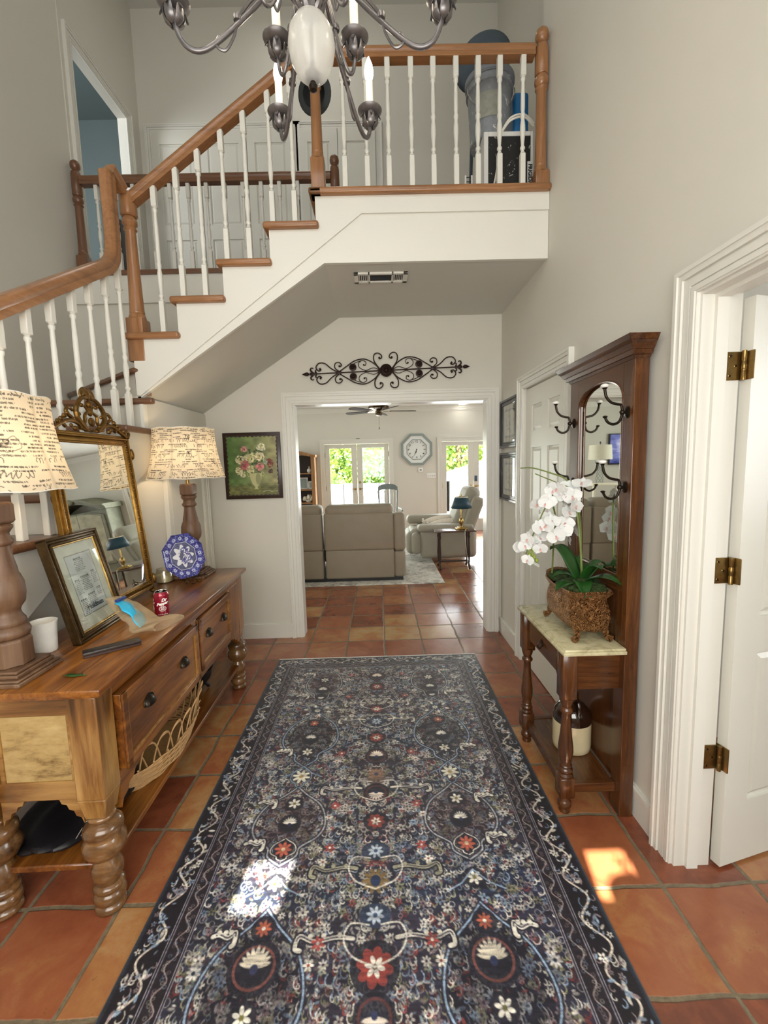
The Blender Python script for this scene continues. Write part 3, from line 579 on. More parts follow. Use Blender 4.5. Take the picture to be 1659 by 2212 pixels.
# ---------------------------------------------------------------- rug
def paint_rug():
    W, H = 1.525, 2.44; C = Canvas(W, H, .0025, (44, 42, 56)); rng = np.random.default_rng(3); R = rng.random
    navy, ink, plum, teal = np.array((30, 40, 64)), np.array((24, 23, 36)), np.array((54, 38, 48)), np.array((34, 46, 58))
    cream, ltb, pink, red, olive, gold = (222, 216, 202), (146, 170, 194), (158, 138, 140), (146, 62, 56), (140, 138, 104), (158, 124, 84)
    a = smooth_noise(C.H, C.W, 26, 4, rng)[..., None]; b = smooth_noise(C.H, C.W, 9, 7, rng)[..., None]; c = smooth_noise(C.H, C.W, 240, 26, rng)[..., None]
    base = navy * a + plum * (1 - a); base = base * (.55 + .45 * b) + teal * (.45 - .45 * b); C.a[:] = base * (.78 + .44 * c)
    cx = W / 2
    def both(fn, x, y, *k, **q):
        fn(x, y, *k, **q)
        if abs(x - cx) > .012:
            if 'rot' in q: q['rot'] = PI - q['rot']
            fn(W - x, y, *k, **q)
    def curl(x, y, s, d, col, wd=.0035):
        p = [(x + d * s * t * math.cos(t * 4.2), y + s * t * math.sin(t * 4.2)) for t in np.linspace(.15, 1, 9)]; C.line(p, wd, col, .85)
    def leaf(x, y, l, rot, col): C.ell(x, y, l, l * .36, col, rot, .9)
    # dense ground cover
    cols = [cream, cream, cream, ltb, pink, olive, (120, 134, 150), red]
    for x in (.40, 1.12):
        for y0, y1, w, f in ((.17, .62, .12, plum), (.74, 1.22, .15, ink), (1.36, 1.76, .15, plum * .9), (1.92, 2.4, .16, ink)): C.ell(x, (y0 + y1) / 2, w * .92, (y1 - y0) * .40, np.array(f) * .92, 0, .7)
    for i in range(5600):
        x = .17 + R() * (cx - .17); y = .07 + R() * (H - .14); s = .0045 + R() * .0075; k = int(R() * 8); col = np.array(cols[k]) * (.70 + .36 * R()); q = R()
        if q < .32: both(C.ell, x, y, s, s * .42, col, rot=R() * PI, alpha=.75)
        elif q < .44: both(C.flower, x, y, s * 1.3, 5, col, (40, 36, 46), rot=R(), alpha=.8)
        elif q < .88: curl(x, y, s * 2.2, 1, col, .0036); curl(W - x, y, s * 2.2, -1, col, .0036)
        else: both(C.ell, x, y, s * 1.1, s * 1.1, col, alpha=.7, ring=.0025)
    for i in range(460):
        x = .18 + R() * (cx - .19); y = .08 + R() * (H - .16); s = .010 + R() * .009; k = int(R() * 7); col = np.array(cols[k]) * (.8 + .2 * R())
        both(C.flower, x, y, s, 5 + int(R() * 3), col, (52, 40, 52), rot=R(), alpha=.92)
        for q in range(3): both(leaf, x + (R() - .5) * .05, y + (R() - .5) * .05, .008 + R() * .006, R() * PI, np.array((cream, olive, ltb)[q]) * .9) if False else C.ell(x + (R() - .5) * .06, y + (R() - .5) * .05, .009, .0032, (170, 166, 150), R() * PI, .8)
    def halo(x, y, r, al=.8): C.ell(x, y, r, r, (26, 26, 38), 0, al)
    def palm(x, y, r, up=1, col=cream, edge=None):
        halo(x, y, r * 1.35)
        if edge is not None: C.ell(x, y, r * 1.1, r * 1.05, edge, 0, .9, ring=.008)
        for k in range(9):
            t = -PI / 2 * up + (k - 4) * .33; L = r * (1 - .05 * abs(k - 4)); C.ell(x + math.cos(t) * L * .55, y + math.sin(t) * L * .55, L * .5, r * .12, col, t)
        C.ell(x, y + .1 * r * up, r * .2, r * .24, (46, 52, 84))
    def sq_red(x, y, r, col=red, ctr=cream):
        halo(x, y, r * 1.5)
        for k in range(8):
            t = k * PI / 4 + .2; C.ell(x + math.cos(t) * r * .72, y + math.sin(t) * r * .72, r * .42, r * .3, col, t, .88)
        C.ell(x, y, r * .8, r * .8, col, 0, .7); C.flower(x, y, r * .62, 6, ctr, (110, 90, 70), .2)
    def ogee(x, y0, y1, w, col, wd=.0062, off=0):
        ym = y0 + (y1 - y0) * .52
        for s in (-1, 1):
            p = [(x, y0), (x + s * w * .30, y0 + (ym - y0) * .22), (x + s * w * .8, y0 + (ym - y0) * .55), (x + s * w, ym), (x + s * w * .85, ym + (y1 - ym) * .35), (x + s * w * .42, ym + (y1 - ym) * .6), (x + s * w * .36, ym + (y1 - ym) * .8), (x, y1)]
            C.line([tuple(q)[:2] for q in catmull([(a, b, 0) for a, b in p], 4)], wd * 3., (30, 30, 44), .6); C.line([tuple(q)[:2] for q in catmull([(a, b, 0) for a, b in p], 4)], wd, col, .95)
    def scroll(x, y, L, s, col):
        p = catmull([(x, y, 0), (x + s * L * .3, y - .006, 0), (x + s * L * .72, y + .004, 0), (x + s * L, y - .012, 0), (x + s * L * 1.06, y + .022, 0), (x + s * L * .96, y + .03, 0)], 5); C.line([tuple(q)[:2] for q in p], .026, (28, 28, 40), .6); C.line([tuple(q)[:2] for q in p], .013, col, .95); C.line([tuple(q)[:2] for q in p[3:18]], .0045, (60, 56, 70), .8)
        for t in (.25, .55, .8): C.ell(x + s * L * t, y - .012, .008, .008, col)
    # medallion fields
    for x in (.40, 1.12):
        for y0, y1, w, f in ((.17, .62, .12, plum), (.74, 1.22, .15, ink), (1.36, 1.76, .15, plum * .9), (1.92, 2.4, .16, ink)):
            ym = (y0 + y1) / 2; C.ell(x, ym, w * .8, (y1 - y0) * .34, np.array(f) * .92, 0, .38)
            for k in range(16): t = R() * 6.28; C.flower(x + math.cos(t) * w * .62 * R() ** .5, ym + math.sin(t) * .15, .013, 6, np.array((pink, ltb)[k % 2]) * .72, (50, 44, 58), R(), alpha=.65)
            ogee(x, y0, y1, w, ltb if f is ink else (174, 176, 180))
    for x in (.40, 1.12):
        for y, kind in ((.35, 'w'), (.48, 'p'), (.57, 'p2'), (.73, 'b'), (.86, 'r'), (1.0, 'p'), (1.11, 'w'), (1.29, 'W'), (1.46, 'w'), (1.57, 'p'), (1.69, 'R'), (1.83, 'w'), (1.98, 'r'), (2.09, 'P'), (2.21, 'w'), (2.33, 'W')):
            if kind != 'b': halo(x, y, .04)
            if kind == 'w': C.flower(x, y, .028, 6, cream, (120, 116, 60), .3)
            elif kind == 'W': C.flower(x, y, .043, 8, (224, 218, 198), (176, 150, 96), .2); ogee(x, y - .075, y + .075, .05, ltb, .004)
            elif kind == 'p': palm(x, y, .036)
            elif kind == 'P': palm(x, y, .058, 1, (206, 196, 176), (120, 70, 64))
            elif kind == 'p2': palm(x, y, .026, -1)
            elif kind == 'r': C.flower(x, y, .026, 8, (176, 92, 70), cream, .1)
            elif kind == 'R': C.flower(x, y, .034, 8, (188, 96, 76), (224, 200, 160), .1); ogee(x, y - .05, y + .05, .05, cream, .004)
            elif kind == 'b':
                C.ell(x, y, .034, .028, (38, 50, 70)); C.flower(x, y, .02, 8, cream, olive)
                for k in range(6): t = k * PI / 3 + .3; C.ell(x + .075 * math.cos(t), y + .05 * math.sin(t), .014, .008, cream, t)
        for y in (.62, 1.22, 1.80): 
            for s in (-1, 1): C.line([(x, y), (x + s * .05, y + .05), (x + s * .10, y + .075)], .0055, ltb, .9)
    for y, kind in ((.32, 'p'), (.46, 'r'), (.73, 'r'), (.86, 'b'), (1.01, 'r'), (1.16, 'p'), (1.29, 'br'), (1.41, 'p'), (1.57, 'r'), (1.71, 'b'), (1.83, 'g'), (1.95, 'b'), (2.10, 'RR'), (2.22, 'p'), (2.34, 'r')):
        if kind == 'p': palm(cx, y, .044, -1 if y > 1.2 else 1, (226, 212, 196), (92, 52, 52))
        elif kind == 'r': sq_red(cx, y, .034)
        elif kind == 'RR': sq_red(cx, y, .05)
        elif kind == 'b': C.ell(cx, y, .055, .04, (40, 52, 74), 0, .85); C.flower(cx, y, .03, 8, (176, 186, 196), (60, 80, 110), .2)
        elif kind == 'br': C.flower(cx, y, .045, 12, (140, 108, 88), (60, 66, 90)); C.ell(cx, y + .045, .04, .025, (110, 88, 74), 0, .6)
        elif kind == 'g': C.flower(cx, y, .048, 10, (128, 104, 66), (52, 62, 90)); C.ell(cx, y, .018, .022, (40, 56, 90))
    for y, L in ((.66, .12), (.84, .14), (1.38, .17), (1.78, .16), (2.02, .17)):
        for s in (-1, 1): scroll(cx + s * .07, y, L, s, np.array(cream if y != 1.78 else (176, 172, 146)) * .93)
        for s in (-1, 1): C.line([tuple(q)[:2] for q in catmull([(cx + s * .02, y - .04, 0), (cx + s * .08, y - .045, 0), (cx + s * .1, y, 0), (cx + s * .07, y + .05, 0), (cx, y + .08, 0)], 5)], .006, cream, .85)
    for y in (.26, .55, 1.1, 1.45, 1.66, 2.0, 2.3):
        for s in (-1, 1):
            scroll(cx + s * (.53 - .01), y, .07, -s, cream); C.flower(cx + s * .18, y + .03, .022, 6, (160, 70, 66), cream, .3); C.flower(cx + s * .2, y + .09, .018, 6, cream, red); C.flower(cx + s * .54, y + .1, .022, 8, (200, 196, 190), navy, .2)
    # worn horizontal abrash
    n = smooth_noise(C.H, C.W, 600, 60, rng)[..., None]; m = np.clip((n - .60) * 1.8, 0, .42); C.a[:] = C.a * (1 - m) + (C.a * .35 + np.array((50, 48, 60)) * .65) * m
    # borders
    e = .022; B0, B1, B2, B3 = .015, .105, .115, .165
    def frame(d0, d1, col):
        for x0, y0, x1, y1 in ((d0, d0, W - d0, d1), (d0, H - d1, W - d0, H - d0), (d0, d0, d1, H - d0), (W - d1, d0, W - d0, H - d0)): C.rect(x0, y0, x1, y1, col)
    frame(0, B0, (34, 42, 54)); frame(B0, B1, (24, 20, 28)); frame(B1, B3 + .008, (34, 28, 36))
    def side(t, d):  # run along one border: four sides
        return [(d, t), (W - d, t)] if t < H else []
    def vine(d, amp, per, wd, col, lo, hi, vertical):
        L = hi - lo; n = int(L / .004); out = []
        for i in range(n): s = lo + L * i / (n - 1); out.append((d + amp * math.sin(2 * PI * s / per), s))
        for flip in (0, 1):
            if vertical: p = [(W - x, y) if flip else (x, y) for x, y in out]
            else: p = [(y, H - x) if flip else (y, x) for x, y in out]
            C.line(p, wd, col, .9)
    for vert, hi in ((True, H - B0), (False, W - B0)):
        vine(.060, .026, .15, .0065, (206, 194, 178), B0 + .02, hi - .02, vert)
        vine(.14, .012, .075, .0035, (158, 138, 134), B1 + .02, hi - B1, vert)
        for i in range(int(hi / .0062)):
            s = B0 + .01 + (hi - B0 - .02) * R(); d = B0 + .008 + R() * (B1 - B0 - .016); col = np.array((cream, cream, ltb, pink, (130, 140, 156))[int(R() * 5)]) * (.8 + .25 * R()); sz = .006 + R() * .008
            for flip in (0, 1):
                x, y = (d, s) if vert else (s, d)
                if flip: x, y = (W - x, y) if vert else (x, H - y)
                q = R()
                if q < .45: C.ell(x, y, sz, sz * .42, col, R() * PI, .9)
                elif q < .75: curl(x, y, sz * 1.8, 1 if R() < .5 else -1, col, .0032)
                else: C.flower(x, y, sz * 1.1, 5, col, (60, 50, 60), R())
        for i in range(int(hi / .009)):
            s = B1 + .01 + i * .009 * 1.; d = .124 + R() * .032; col = np.array((pink, ltb, cream)[int(R() * 3)]) * .72
            for flip in (0, 1):
                x, y = (d, s) if vert else (s, d)
                if s > (H if vert else W) - .12: continue
                if flip: x, y = (W - x, y) if vert else (x, H - y)
                C.ell(x, y, .006, .005, col, 0, .8, ring=.002)
    for d in (B1, B1 + .008, B3, B3 + .007):
        for x0, y0, x1, y1 in ((d, d, W - d, d), (d, H - d, W - d, H - d), (d, d, d, H - d), (W - d, d, W - d, H - d)): C.line([(x0, y0), (x1, y1)], .003, (150, 146, 156), .9)
    n = smooth_noise(C.H, C.W, 480, 40, rng)[..., None]; C.a[:] = C.a * (.84 + .36 * n)
    return C
RC = paint_rug()
P = RC.plane((-.815, 3.235, .011), (1, 0, 0), (0, -1, 0))
xx = P[..., 0] + .815; yy = 3.235 - P[..., 1]; dd = np.minimum(np.minimum(xx, 1.525 - xx), np.minimum(yy, 2.44 - yy)); P[..., 2] = .011 - np.clip(.006 - dd, 0, .006) * .9 + .0012 * np.sin(yy * 9) 
rug = empty('area_rug', (-.05, 2.0, 0), 'large navy and plum patterned oriental rug running down the entry floor', 'rug')
grid_obj('pile', P, RC.a, 'rug_pile', rug)
obj('backing', MB().box(-.814, .709, .80, 3.234, .0, .007), 'navy_shade', rug, smooth=0)
obj('bound_edge', MB().tube([(-.813, 3.236, .006), (-.3, 3.237, .006), (.2, 3.236, .006), (.709, 3.236, .006)], .0055, 6), 'candle_white', rug, 'cream bound end strip')

# ---------------------------------------------------------------- console table (own frame: +y along the front, -x towards the wall)
con = empty('console_table', (-.895, 1.297, 0), 'honey-brown wooden console table with four drawers pulls, bulbous turned legs and low shelf', 'console table', rz=.0214)
con['label'] = 'long honey-brown wooden console table with bulbous turned legs and a low shelf'
def cpart(name, mb, mat, label=None, **k): return obj(name, mb, mat, con, label, world=False, **k)
mb = MB(); mb.rbox(-.50, 0, 0, 1.633, .797, .82, .006, 2).rbox(-.49, -.012, .012, 1.621, .786, .799, .005, 2)
cpart('table_top', mb, 'honey_y')
sm = MB()
for x in (-.135, -.30, -.40): sm.box(x - .0012, x + .0012, .002, 1.631, .8195, .8203)
cpart('board_joints', sm, 'dark_wood', smooth=0)
for n, (x, y) in enumerate(((-.075, .065), (-.075, 1.555), (-.43, .065), (-.43, 1.555))):
    lm = MB(); k = .046
    for z0, z1, a, b in ((.43, .786, k, k), (.355, .43, k, .034)):
        lm.add([(x - b, y - b, z0), (x + b, y - b, z0), (x + b, y + b, z0), (x - b, y + b, z0), (x - a, y - a, z1), (x + a, y - a, z1), (x + a, y + a, z1), (x - a, y + a, z1)], [(0, 1, 2, 3), (4, 5, 6, 7), (0, 1, 5, 4), (1, 2, 6, 5), (2, 3, 7, 6), (3, 0, 4, 7)])
    cpart('leg_post', lm, 'honey_pale_z' if n in (0, 2) else 'honey_z', bevel=.004)
    PR = [(.036, 0), (.046, .004), (.050, .014), (.047, .024), (.040, .030), (.048, .040), (.052, .054), (.048, .068), (.042, .074), (.046, .082), (.050, .090), (.046, .098), (.038, .104), (.042, .116), (.049, .132), (.050, .148), (.046, .166), (.036, .184), (.033, .192), (.038, .198), (.056, .212), (.067, .236), (.066, .256), (.056, .274), (.053, .280), (.062, .296), (.060, .314), (.046, .328), (.034, .334), (.042, .342), (.043, .349), (.036, .356)]
    cpart('turned_leg', MB().lathe(PR, (x, y, 0), 28), 'leg_wood', smooth=60)
for y, m in ((.055, 'a'), (1.565, 'b')):
    cpart('side_rail', MB().box(-.43, -.075, y - .012, y + .012, .716, .786).box(-.43, -.075, y - .012, y + .012, .42, .486).box(-.375, -.36, y - .012, y + .012, .48, .72).box(-.145, -.12, y - .012, y + .012, .48, .72), 'honey_pale_x', bevel=.003)
    cpart('side_panel', MB().rbox(-.38, -.12, y - .006, y + .006, .47, .73, .003, 1), 'distressed_panel', 'pale dry-brushed end panel')
    for s, x0 in ((1, -.384), (-1, -.121)):
        P = [(0, 0), (.075, 0), (.068, -.018), (.052, -.022), (.046, -.038), (.030, -.044), (.024, -.062), (.008, -.068), (0, -.09)]
        cpart('scalloped_bracket', MB().prism([(x0 + s * a, .422 + b) for a, b in P], 'y', y - .010, y + .010), 'honey_pale_x', smooth=0)
# front
cpart('front_rail', MB().box(-.06, -.032, .11, 1.51, .745, .786).box(-.06, -.032, .11, 1.51, .425, .462).box(-.06, -.03, .78, .83, .46, .75).box(-.43, -.42, .1, 1.53, .425, .786), 'honey_y', bevel=.003)
cpart('drawer_case', MB().box(-.42, -.10, .09, 1.54, .43, .44), 'dark_wood', smooth=0)
for s, y0 in ((1, .112), (-1, 1.508)):
    P = [(0, 0), (.15, 0), (.135, -.018), (.10, -.022), (.088, -.040), (.055, -.046), (.045, -.066), (.015, -.074), (0, -.10)]
    cpart('scalloped_bracket', MB().prism([(y0 + s * a, .427 + b) for a, b in P], 'x', -.055, -.035), 'honey_y', smooth=0)
def cup_pull(y, z, x):
    mb = MB(); n = 10; vs = []
    for i in range(n + 1):
        t = PI * i / n
        for j in range(7):
            q = PI / 2 * j / 6; vs.append((x + .022 * math.sin(q) * math.sin(t) ** .5 if 0 < i < n else x, y + .034 * math.cos(t), z + .028 * math.sin(t) * math.cos(q) - (.006 * math.sin(q))))
    fs = [(i * 7 + j, i * 7 + j + 1, (i + 1) * 7 + j + 1, (i + 1) * 7 + j) for i in range(n) for j in range(6)]
    mb.add(vs, fs); mb.tube([(x + .001, y + .037 * math.cos(PI * k / 14), z + .031 * math.sin(PI * k / 14)) for k in range(15)], .003, 6); return mb
for y0, y1, out in ((.115, .775, .022), (.835, 1.325, .004)):
    x = -.032 + out; mb = MB().box(x - .30, x, y0 + .005, y1 - .005, .466, .738); m = .032
    mb.box(x, x + .010, y0 + .002, y1 - .002, .464, .464 + m).box(x, x + .010, y0 + .002, y1 - .002, .740 - m, .740).box(x, x + .010, y0 + .002, y0 + m, .464, .74).box(x, x + .010, y1 - m, y1 - .002, .464, .74)
    fm_ = MB()
    for a_, b_, c_, d_ in ((y0 + m, y1 - m, .464 + m, .464 + m + .006), (y0 + m, y1 - m, .740 - m - .006, .740 - m), (y0 + m, y0 + m + .006, .464 + m, .74 - m), (y1 - m - .006, y1 - m, .464 + m, .74 - m)): fm_.box(x, x + .0065, a_, b_, c_, d_)
    dr = cpart('drawer', mb, 'honey_y', bevel=.003); obj('pale_bead', fm_, 'honey_pale_x', dr, 'lighter bead around the drawer panel', world=False, smooth=0)  # bead around the panel in a paler wood colour
    for t in (.27, .75): obj('cup_pull', cup_pull(y0 + (y1 - y0) * t, .615, x + .001), 'dark_bronze', dr, world=False)
cpart('end_stile', MB().box(-.06, -.03, 1.33, 1.51, .46, .75), 'honey_z', bevel=.003)
cpart('shelf', MB().rbox(-.455, -.055, .05, 1.58, .152, .175, .004, 1), 'honey_y', 'darker brown lower shelf board')

T = .82
def lampbuild(x, y, rz, label, mirror=False):
    L = empty('table_lamp', (x, y, T), label, 'lamp', rz=rz)
    a = MB(); 
    for s, z0, z1 in ((.100, 0, .014), (.094, .014, .022), (.082, .022, .034), (.076, .034, .044)): a.rbox(-s, s, -s, s, z0, z1, .003, 1)
    obj('plinth', a, 'lamp_wood', L, world=False)
    bl = MB().lathe([(.056, 0), (.058, .004), (.058, .085), (.052, .092)], (0, 0, .044), 8, rot=PI / 8); bl.v = [(x * 1.12, y * 1.12, z) for x, y, z in bl.v]
    obj('base_block', bl, 'lamp_wood', L, world=False, smooth=0, bevel=.004)
    PR = [(.050, .134), (.060, .142), (.063, .155), (.058, .168), (.050, .176), (.054, .184), (.052, .196), (.043, .21), (.040, .222), (.044, .235), (.056, .252), (.060, .28), (.058, .32), (.050, .345), (.046, .352), (.044, .37), (.038, .40), (.034, .425), (.033, .445), (.042, .452), (.044, .462), (.036, .474), (.034, .486), (.040, .496), (.046, .504), (.046, .512), (.038, .518)]
    obj('turned_column', MB().lathe(PR, (0, 0, 0), 16), 'lamp_wood', L, world=False, smooth=50)
    tb = MB().lathe([(.044, 0), (.055, .006), (.055, .066), (.046, .073)], (0, 0, .517), 4, rot=PI / 4); obj('top_block', tb, 'lamp_wood', L, world=False, smooth=0, bevel=.008)
    obj('neck', MB().lathe([(.012, .588), (.012, .64), (.018, .645), (.018, .70), (.010, .705)], (0, 0, 0), 12), 'antique_brass', L, world=False)
    obj('harp', MB().tube(catmull([(0, .01, .645), (0, .05, .70), (0, .055, .78), (0, .03, .86), (0, 0, .88), (0, -.03, .86), (0, -.055, .78), (0, -.05, .70), (0, -.01, .645)], 5), .002, 6).tube([(0, 0, .88), (.12, .12, .905)], .002, 6).tube([(0, 0, .88), (-.12, .12, .905)], .002, 6).tube([(0, 0, .88), (0, -.175, .905)], .002, 6).lathe([(.006, 0), (.009, .01), (.001, .022)], (0, 0, .88), 8), 'antique_brass', L, world=False)
    obj('bulb', MB().sphere((0, 0, .745), (.028, .028, .036)), 'shade_bulb_lit', L, world=False)
    # shade
    H = .302; per = 1.36; C = Canvas(per, H, .0016, (222, 212, 190)); rng = np.random.default_rng(int(abs(x * 100)) + 5); R = rng.random; ink = (58, 54, 50)
    def script(x0, y0, L_, h, wd=.0016):
        p = []; t = 0; X = x0; ph = R() * 6
        while X < x0 + L_:
            t += .5; X += h * .13; amp = h * (.35 + .5 * abs(math.sin(t * .37 + ph)) * R()); p.append((X + h * .2 * math.sin(t * 2.1), y0 + amp * math.sin(t * 1.9 + ph)))
            if R() < .06:
                if len(p) > 2: C.line(p, wd, ink, .8)
                p = []; X += h * .6
        if len(p) > 2: C.line(p, wd, ink, .85)
    y0 = .012
    while y0 < H - .006:
        big = R() < .13; h = .011 if big else .0035 + R() * .0015; x0 = R() * .03
        while x0 < per:
            L_ = .03 + R() * .10; script(x0, y0, L_, h * (1.5 if big else 1), .0019 if big else .0011 + R() * .0004); x0 += L_ + .012 + R() * .07
        y0 += .021 if big else .0098 + R() * .004
    for k in range(12):
        X, Y = R() * per, .03 + R() * (H - .06); C.ell(X, Y, .014, .010, ink, 0, .8, ring=.0015)
        for j in range(7): C.ell(X + (R() - .5) * .03, Y + (R() - .5) * .024, .005, .002, ink, R() * 3, .8)
        C.line([tuple(q)[:2] for q in catmull([(X, Y, 0), (X + .03, Y - .02, 0), (X + .05, Y + .01, 0), (X + .03, Y + .022, 0), (X + .0, Y + .03, 0)], 6)], .0014, ink, .8)
    for b in range(260):
        yb_ = (R() * .02) if R() < .5 else H - R() * .02; xb = R() * per; C.line([(xb, yb_), (xb + .012 * (R() - .2), yb_ + .012 * (R() - .5))], .0022, ink, .8)
    u = np.linspace(0, 1, C.W); v = np.linspace(0, 1, C.H); ang = u * 2 * PI; corner = 1 - .035 * np.cos(4 * ang) ; seam = 1 - .012 * np.exp(-((((ang / (PI / 4)) + .5) % 1 - .5) * 9) ** 2)
    prof = .176 + .05 * v ** 1.6 - .004 * np.sin(PI * v); rr = prof[:, None] * (corner * seam)[None]
    P = np.stack([rr * np.cos(ang)[None], rr * np.sin(ang)[None], np.broadcast_to((.928 - H * v)[:, None], rr.shape) + .0025 * np.cos(8 * ang)[None] * (v[:, None] - .5) * 2], -1)
    s = np.exp(-((((u * 8) + .5) % 1 - .5) * 22) ** 2)[None, :, None] * .22; C.a = C.a * (1 - s) + np.array((120, 112, 98)) * s
    grid_obj('lamp_shade', P, C.a, 'script_linen', L, world=False)
    for zz, vv in ((.928, 0.), (.626, 1.)):
        tr = MB(); tr.tube([((.176 + .05 * vv) * (1 - .035 * math.cos(4 * q)) * math.cos(q), (.176 + .05 * vv) * (1 - .035 * math.cos(4 * q)) * math.sin(q), zz + .0025 * math.cos(8 * q) * (2 * vv - 1)) for q in [2 * PI * k / 64 for k in range(64)]], .0018, 5, closed=True)
        obj('shade_rim', tr, 'candle_white', L, world=False)
    return L
LAMP1 = lampbuild(-1.262, 1.42, .0, 'turned wooden lamp with handwriting-print shade at the near end of the console')
lampbuild(-1.205, 2.745, .0, 'turned wooden lamp with handwriting-print shade at the far end of the console')

# ---------------------------------------------------------------- gilt mirror leaning on the balusters
MR = empty('gilt_mirror', (-1.29, 2.085, T), 'tall gilt mirror with carved openwork crest leaning behind the console objects', 'mirror')
W2, HM = .302, .845; tilt = math.atan2(.075, .84)
MM = Matrix.Translation((-1.292, 2.108, T + .022)) @ Matrix.Rotation(-tilt, 4, 'Y')   # local: y width, z height, +x towards room
mb = MB()
for a, b, t0, t1 in ((0, .012, -.02, .004), (.012, .022, -.02, .012), (.022, .042, -.02, .002), (.042, .052, -.02, .007)):
    for z0, z1, y0, y1 in ((a, HM - a, -W2 + a, -W2 + b), (a, HM - a, W2 - b, W2 - a), (a, b, -W2 + a, W2 - a), (HM - b, HM - a, -W2 + a, W2 - a)): mb.rbox(t0, t1, y0, y1, z0, z1, .003, 2, MM)
obj('frame', mb, 'gold_leaf', MR)
mb = MB()
for k in range(62):
    z = .03 + k * .0129
    for y in (-W2 + .032, W2 - .032): mb.sphere((.003, y, z), (.005, .007, .0045), 8, 5, MM)
for k in range(44):
    y = -W2 + .05 + k * .0128; mb.sphere((.003, y, .032), (.005, .0045, .007), 8, 5, MM)
obj('beaded_moulding', mb, 'gold_carved', MR)
obj('mirror_pane', MB().box(-.004, -.001, -W2 + .05, W2 - .05, .05, HM - .05, MM), 'mirror_glass', MR, 'silvered glass', smooth=0)
obj('backboard', MB().box(-.022, -.012, -W2 + .01, W2 - .01, .01, HM - .01, MM), 'dark_wood', MR, smooth=0)
crest = MB()
CS = lambda p: (p[0], p[1] * .93, HM + (p[2] - HM) * .80)
def vol(pts, r0, r1, n=7, M=MM, flat=1.):
    p = catmull([CS(q) for q in pts], n); crest.tube(p, [r0 + (r1 - r0) * i / (len(p) - 1) for i in range(len(p))], 8, M, flat=flat)
zt = HM
for s in (-1, 1):
    vol([(.006, s * .30, zt - .005), (.008, s * .24, zt + .025), (.012, s * .17, zt + .055), (.012, s * .11, zt + .05), (.01, s * .07, zt + .02), (.008, s * .02, zt + .012)], .011, .008)
    vol([(.008, s * .04, zt + .015), (.016, s * .10, zt + .07), (.018, s * .105, zt + .13), (.018, s * .06, zt + .19), (.016, s * .01, zt + .205)], .013, .009)
    vol([(.008, s * .09, zt + .02), (.012, s * .05, zt + .06), (.016, s * .045, zt + .10), (.014, s * .015, zt + .125), (.012, s * .03, zt + .155)], .009, .006)
    vol([(.01, s * .13, zt + .07), (.012, s * .17, zt + .10), (.01, s * .15, zt + .13), (.01, s * .12, zt + .115)], .009, .006)
    vol([(.008, s * .31, zt - .01), (.012, s * .32, zt + .02), (.012, s * .295, zt + .03), (.01, s * .285, zt + .012)], .009, .006)
    vol([(.01, s * .19, zt + .02), (.012, s * .22, zt + .05), (.012, s * .20, zt + .065)], .008, .006)
    for a, b, r in ((.24, .045, .011), (.215, .06, .012), (.19, .078, .012), (.168, .096, .011), (.27, .03, .010), (.13, .015, .013), (.155, .03, .009), (.06, .04, .011), (.085, .10, .010), (.055, .155, .011), (.075, .165, .009)): crest.sphere(CS((.014, s * a, zt + b)), (r * .8, r, r * .9), 8, 6, MM)
    for k in range(5):
        t = .35 + k * .28; crest.sphere(CS((.014, s * .035 * math.sin(t) * 1.3, zt + .215 + .028 * math.cos(t))), (.007, .011, .020), 8, 6, MM)
crest.sphere(CS((.016, 0, zt + .22)), (.010, .016, .026), 10, 7, MM); crest.sphere(CS((.016, 0, zt + .165)), (.014, .018, .020), 10, 7, MM); crest.sphere((.014, 0, zt + .10), (.012, .016, .024), 10, 7, MM); crest.sphere((.014, 0, zt + .05), (.012, .02, .022), 10, 7, MM)
obj('carved_crest', crest, 'gold_carved', MR)
for s in (-1, 1):
    for z in (.05, .75): obj('corner_leaf', MB().sphere((.006, s * (W2 + .004), z), (.012, .014, .030), 8, 6, MM), 'gold_carved', MR)
ft = MB()
for s in (-1, 1): ft.sphere((-1.285, 2.108 + s * .28, T + .013), (.02, .022, .013), 10, 6)
obj('foot', ft, 'gold_carved', MR)

# ---------------------------------------------------------------- framed calligraphy
FR = empty('picture_frame', (-1.20, 1.82, T), 'brown gilt frame holding a calligraphy family record, leaning on the mirror', 'picture frame')
dirv = Vector((-1.208, 1.996, 0)) - Vector((-1.187, 1.653, 0)); yaw = math.atan2(-dirv.x, dirv.y); tl = .235
FM = Matrix.Translation((-1.187, 1.653, T + .001)) @ Matrix.Rotation(yaw, 4, 'Z') @ Matrix.Rotation(-tl, 4, 'Y')   # y: width .344, z: height .43
FW, FH = .344, .438; mb = MB()
for a, b, t0, t1 in ((0, .012, -.035, .0), (.012, .024, -.03, -.006), (.024, .034, -.03, .002)):
    for z0, z1, y0, y1 in ((a, FH - a, a, b), (a, FH - a, FW - b, FW - a), (a, b, a, FW - a), (FH - b, FH - a, a, FW - a)): mb.rbox(t0, t1, y0, y1, z0, z1, .003, 2, FM)
obj('frame', mb, 'bronze_frame', FR, 'dark bronze and gold moulding')
mb = MB(); a, b = .034, .042
for z0, z1, y0, y1 in ((a, FH - a, a, b), (a, FH - a, FW - b, FW - a), (a, b, a, FW - a), (FH - b, FH - a, a, FW - a)): mb.rbox(-.03, -.003, y0, y1, z0, z1, .002, 1, FM)
obj('inner_moulding', mb, 'brass', FR)
C = Canvas(FW - .08, FH - .08, .0012, (222, 222, 208)); rng = np.random.default_rng(11); R = rng.random
nn = smooth_noise(C.H, C.W, 14, 10, rng)[..., None]; C.a *= (.93 + .09 * nn); mw, mh = C.w, C.h
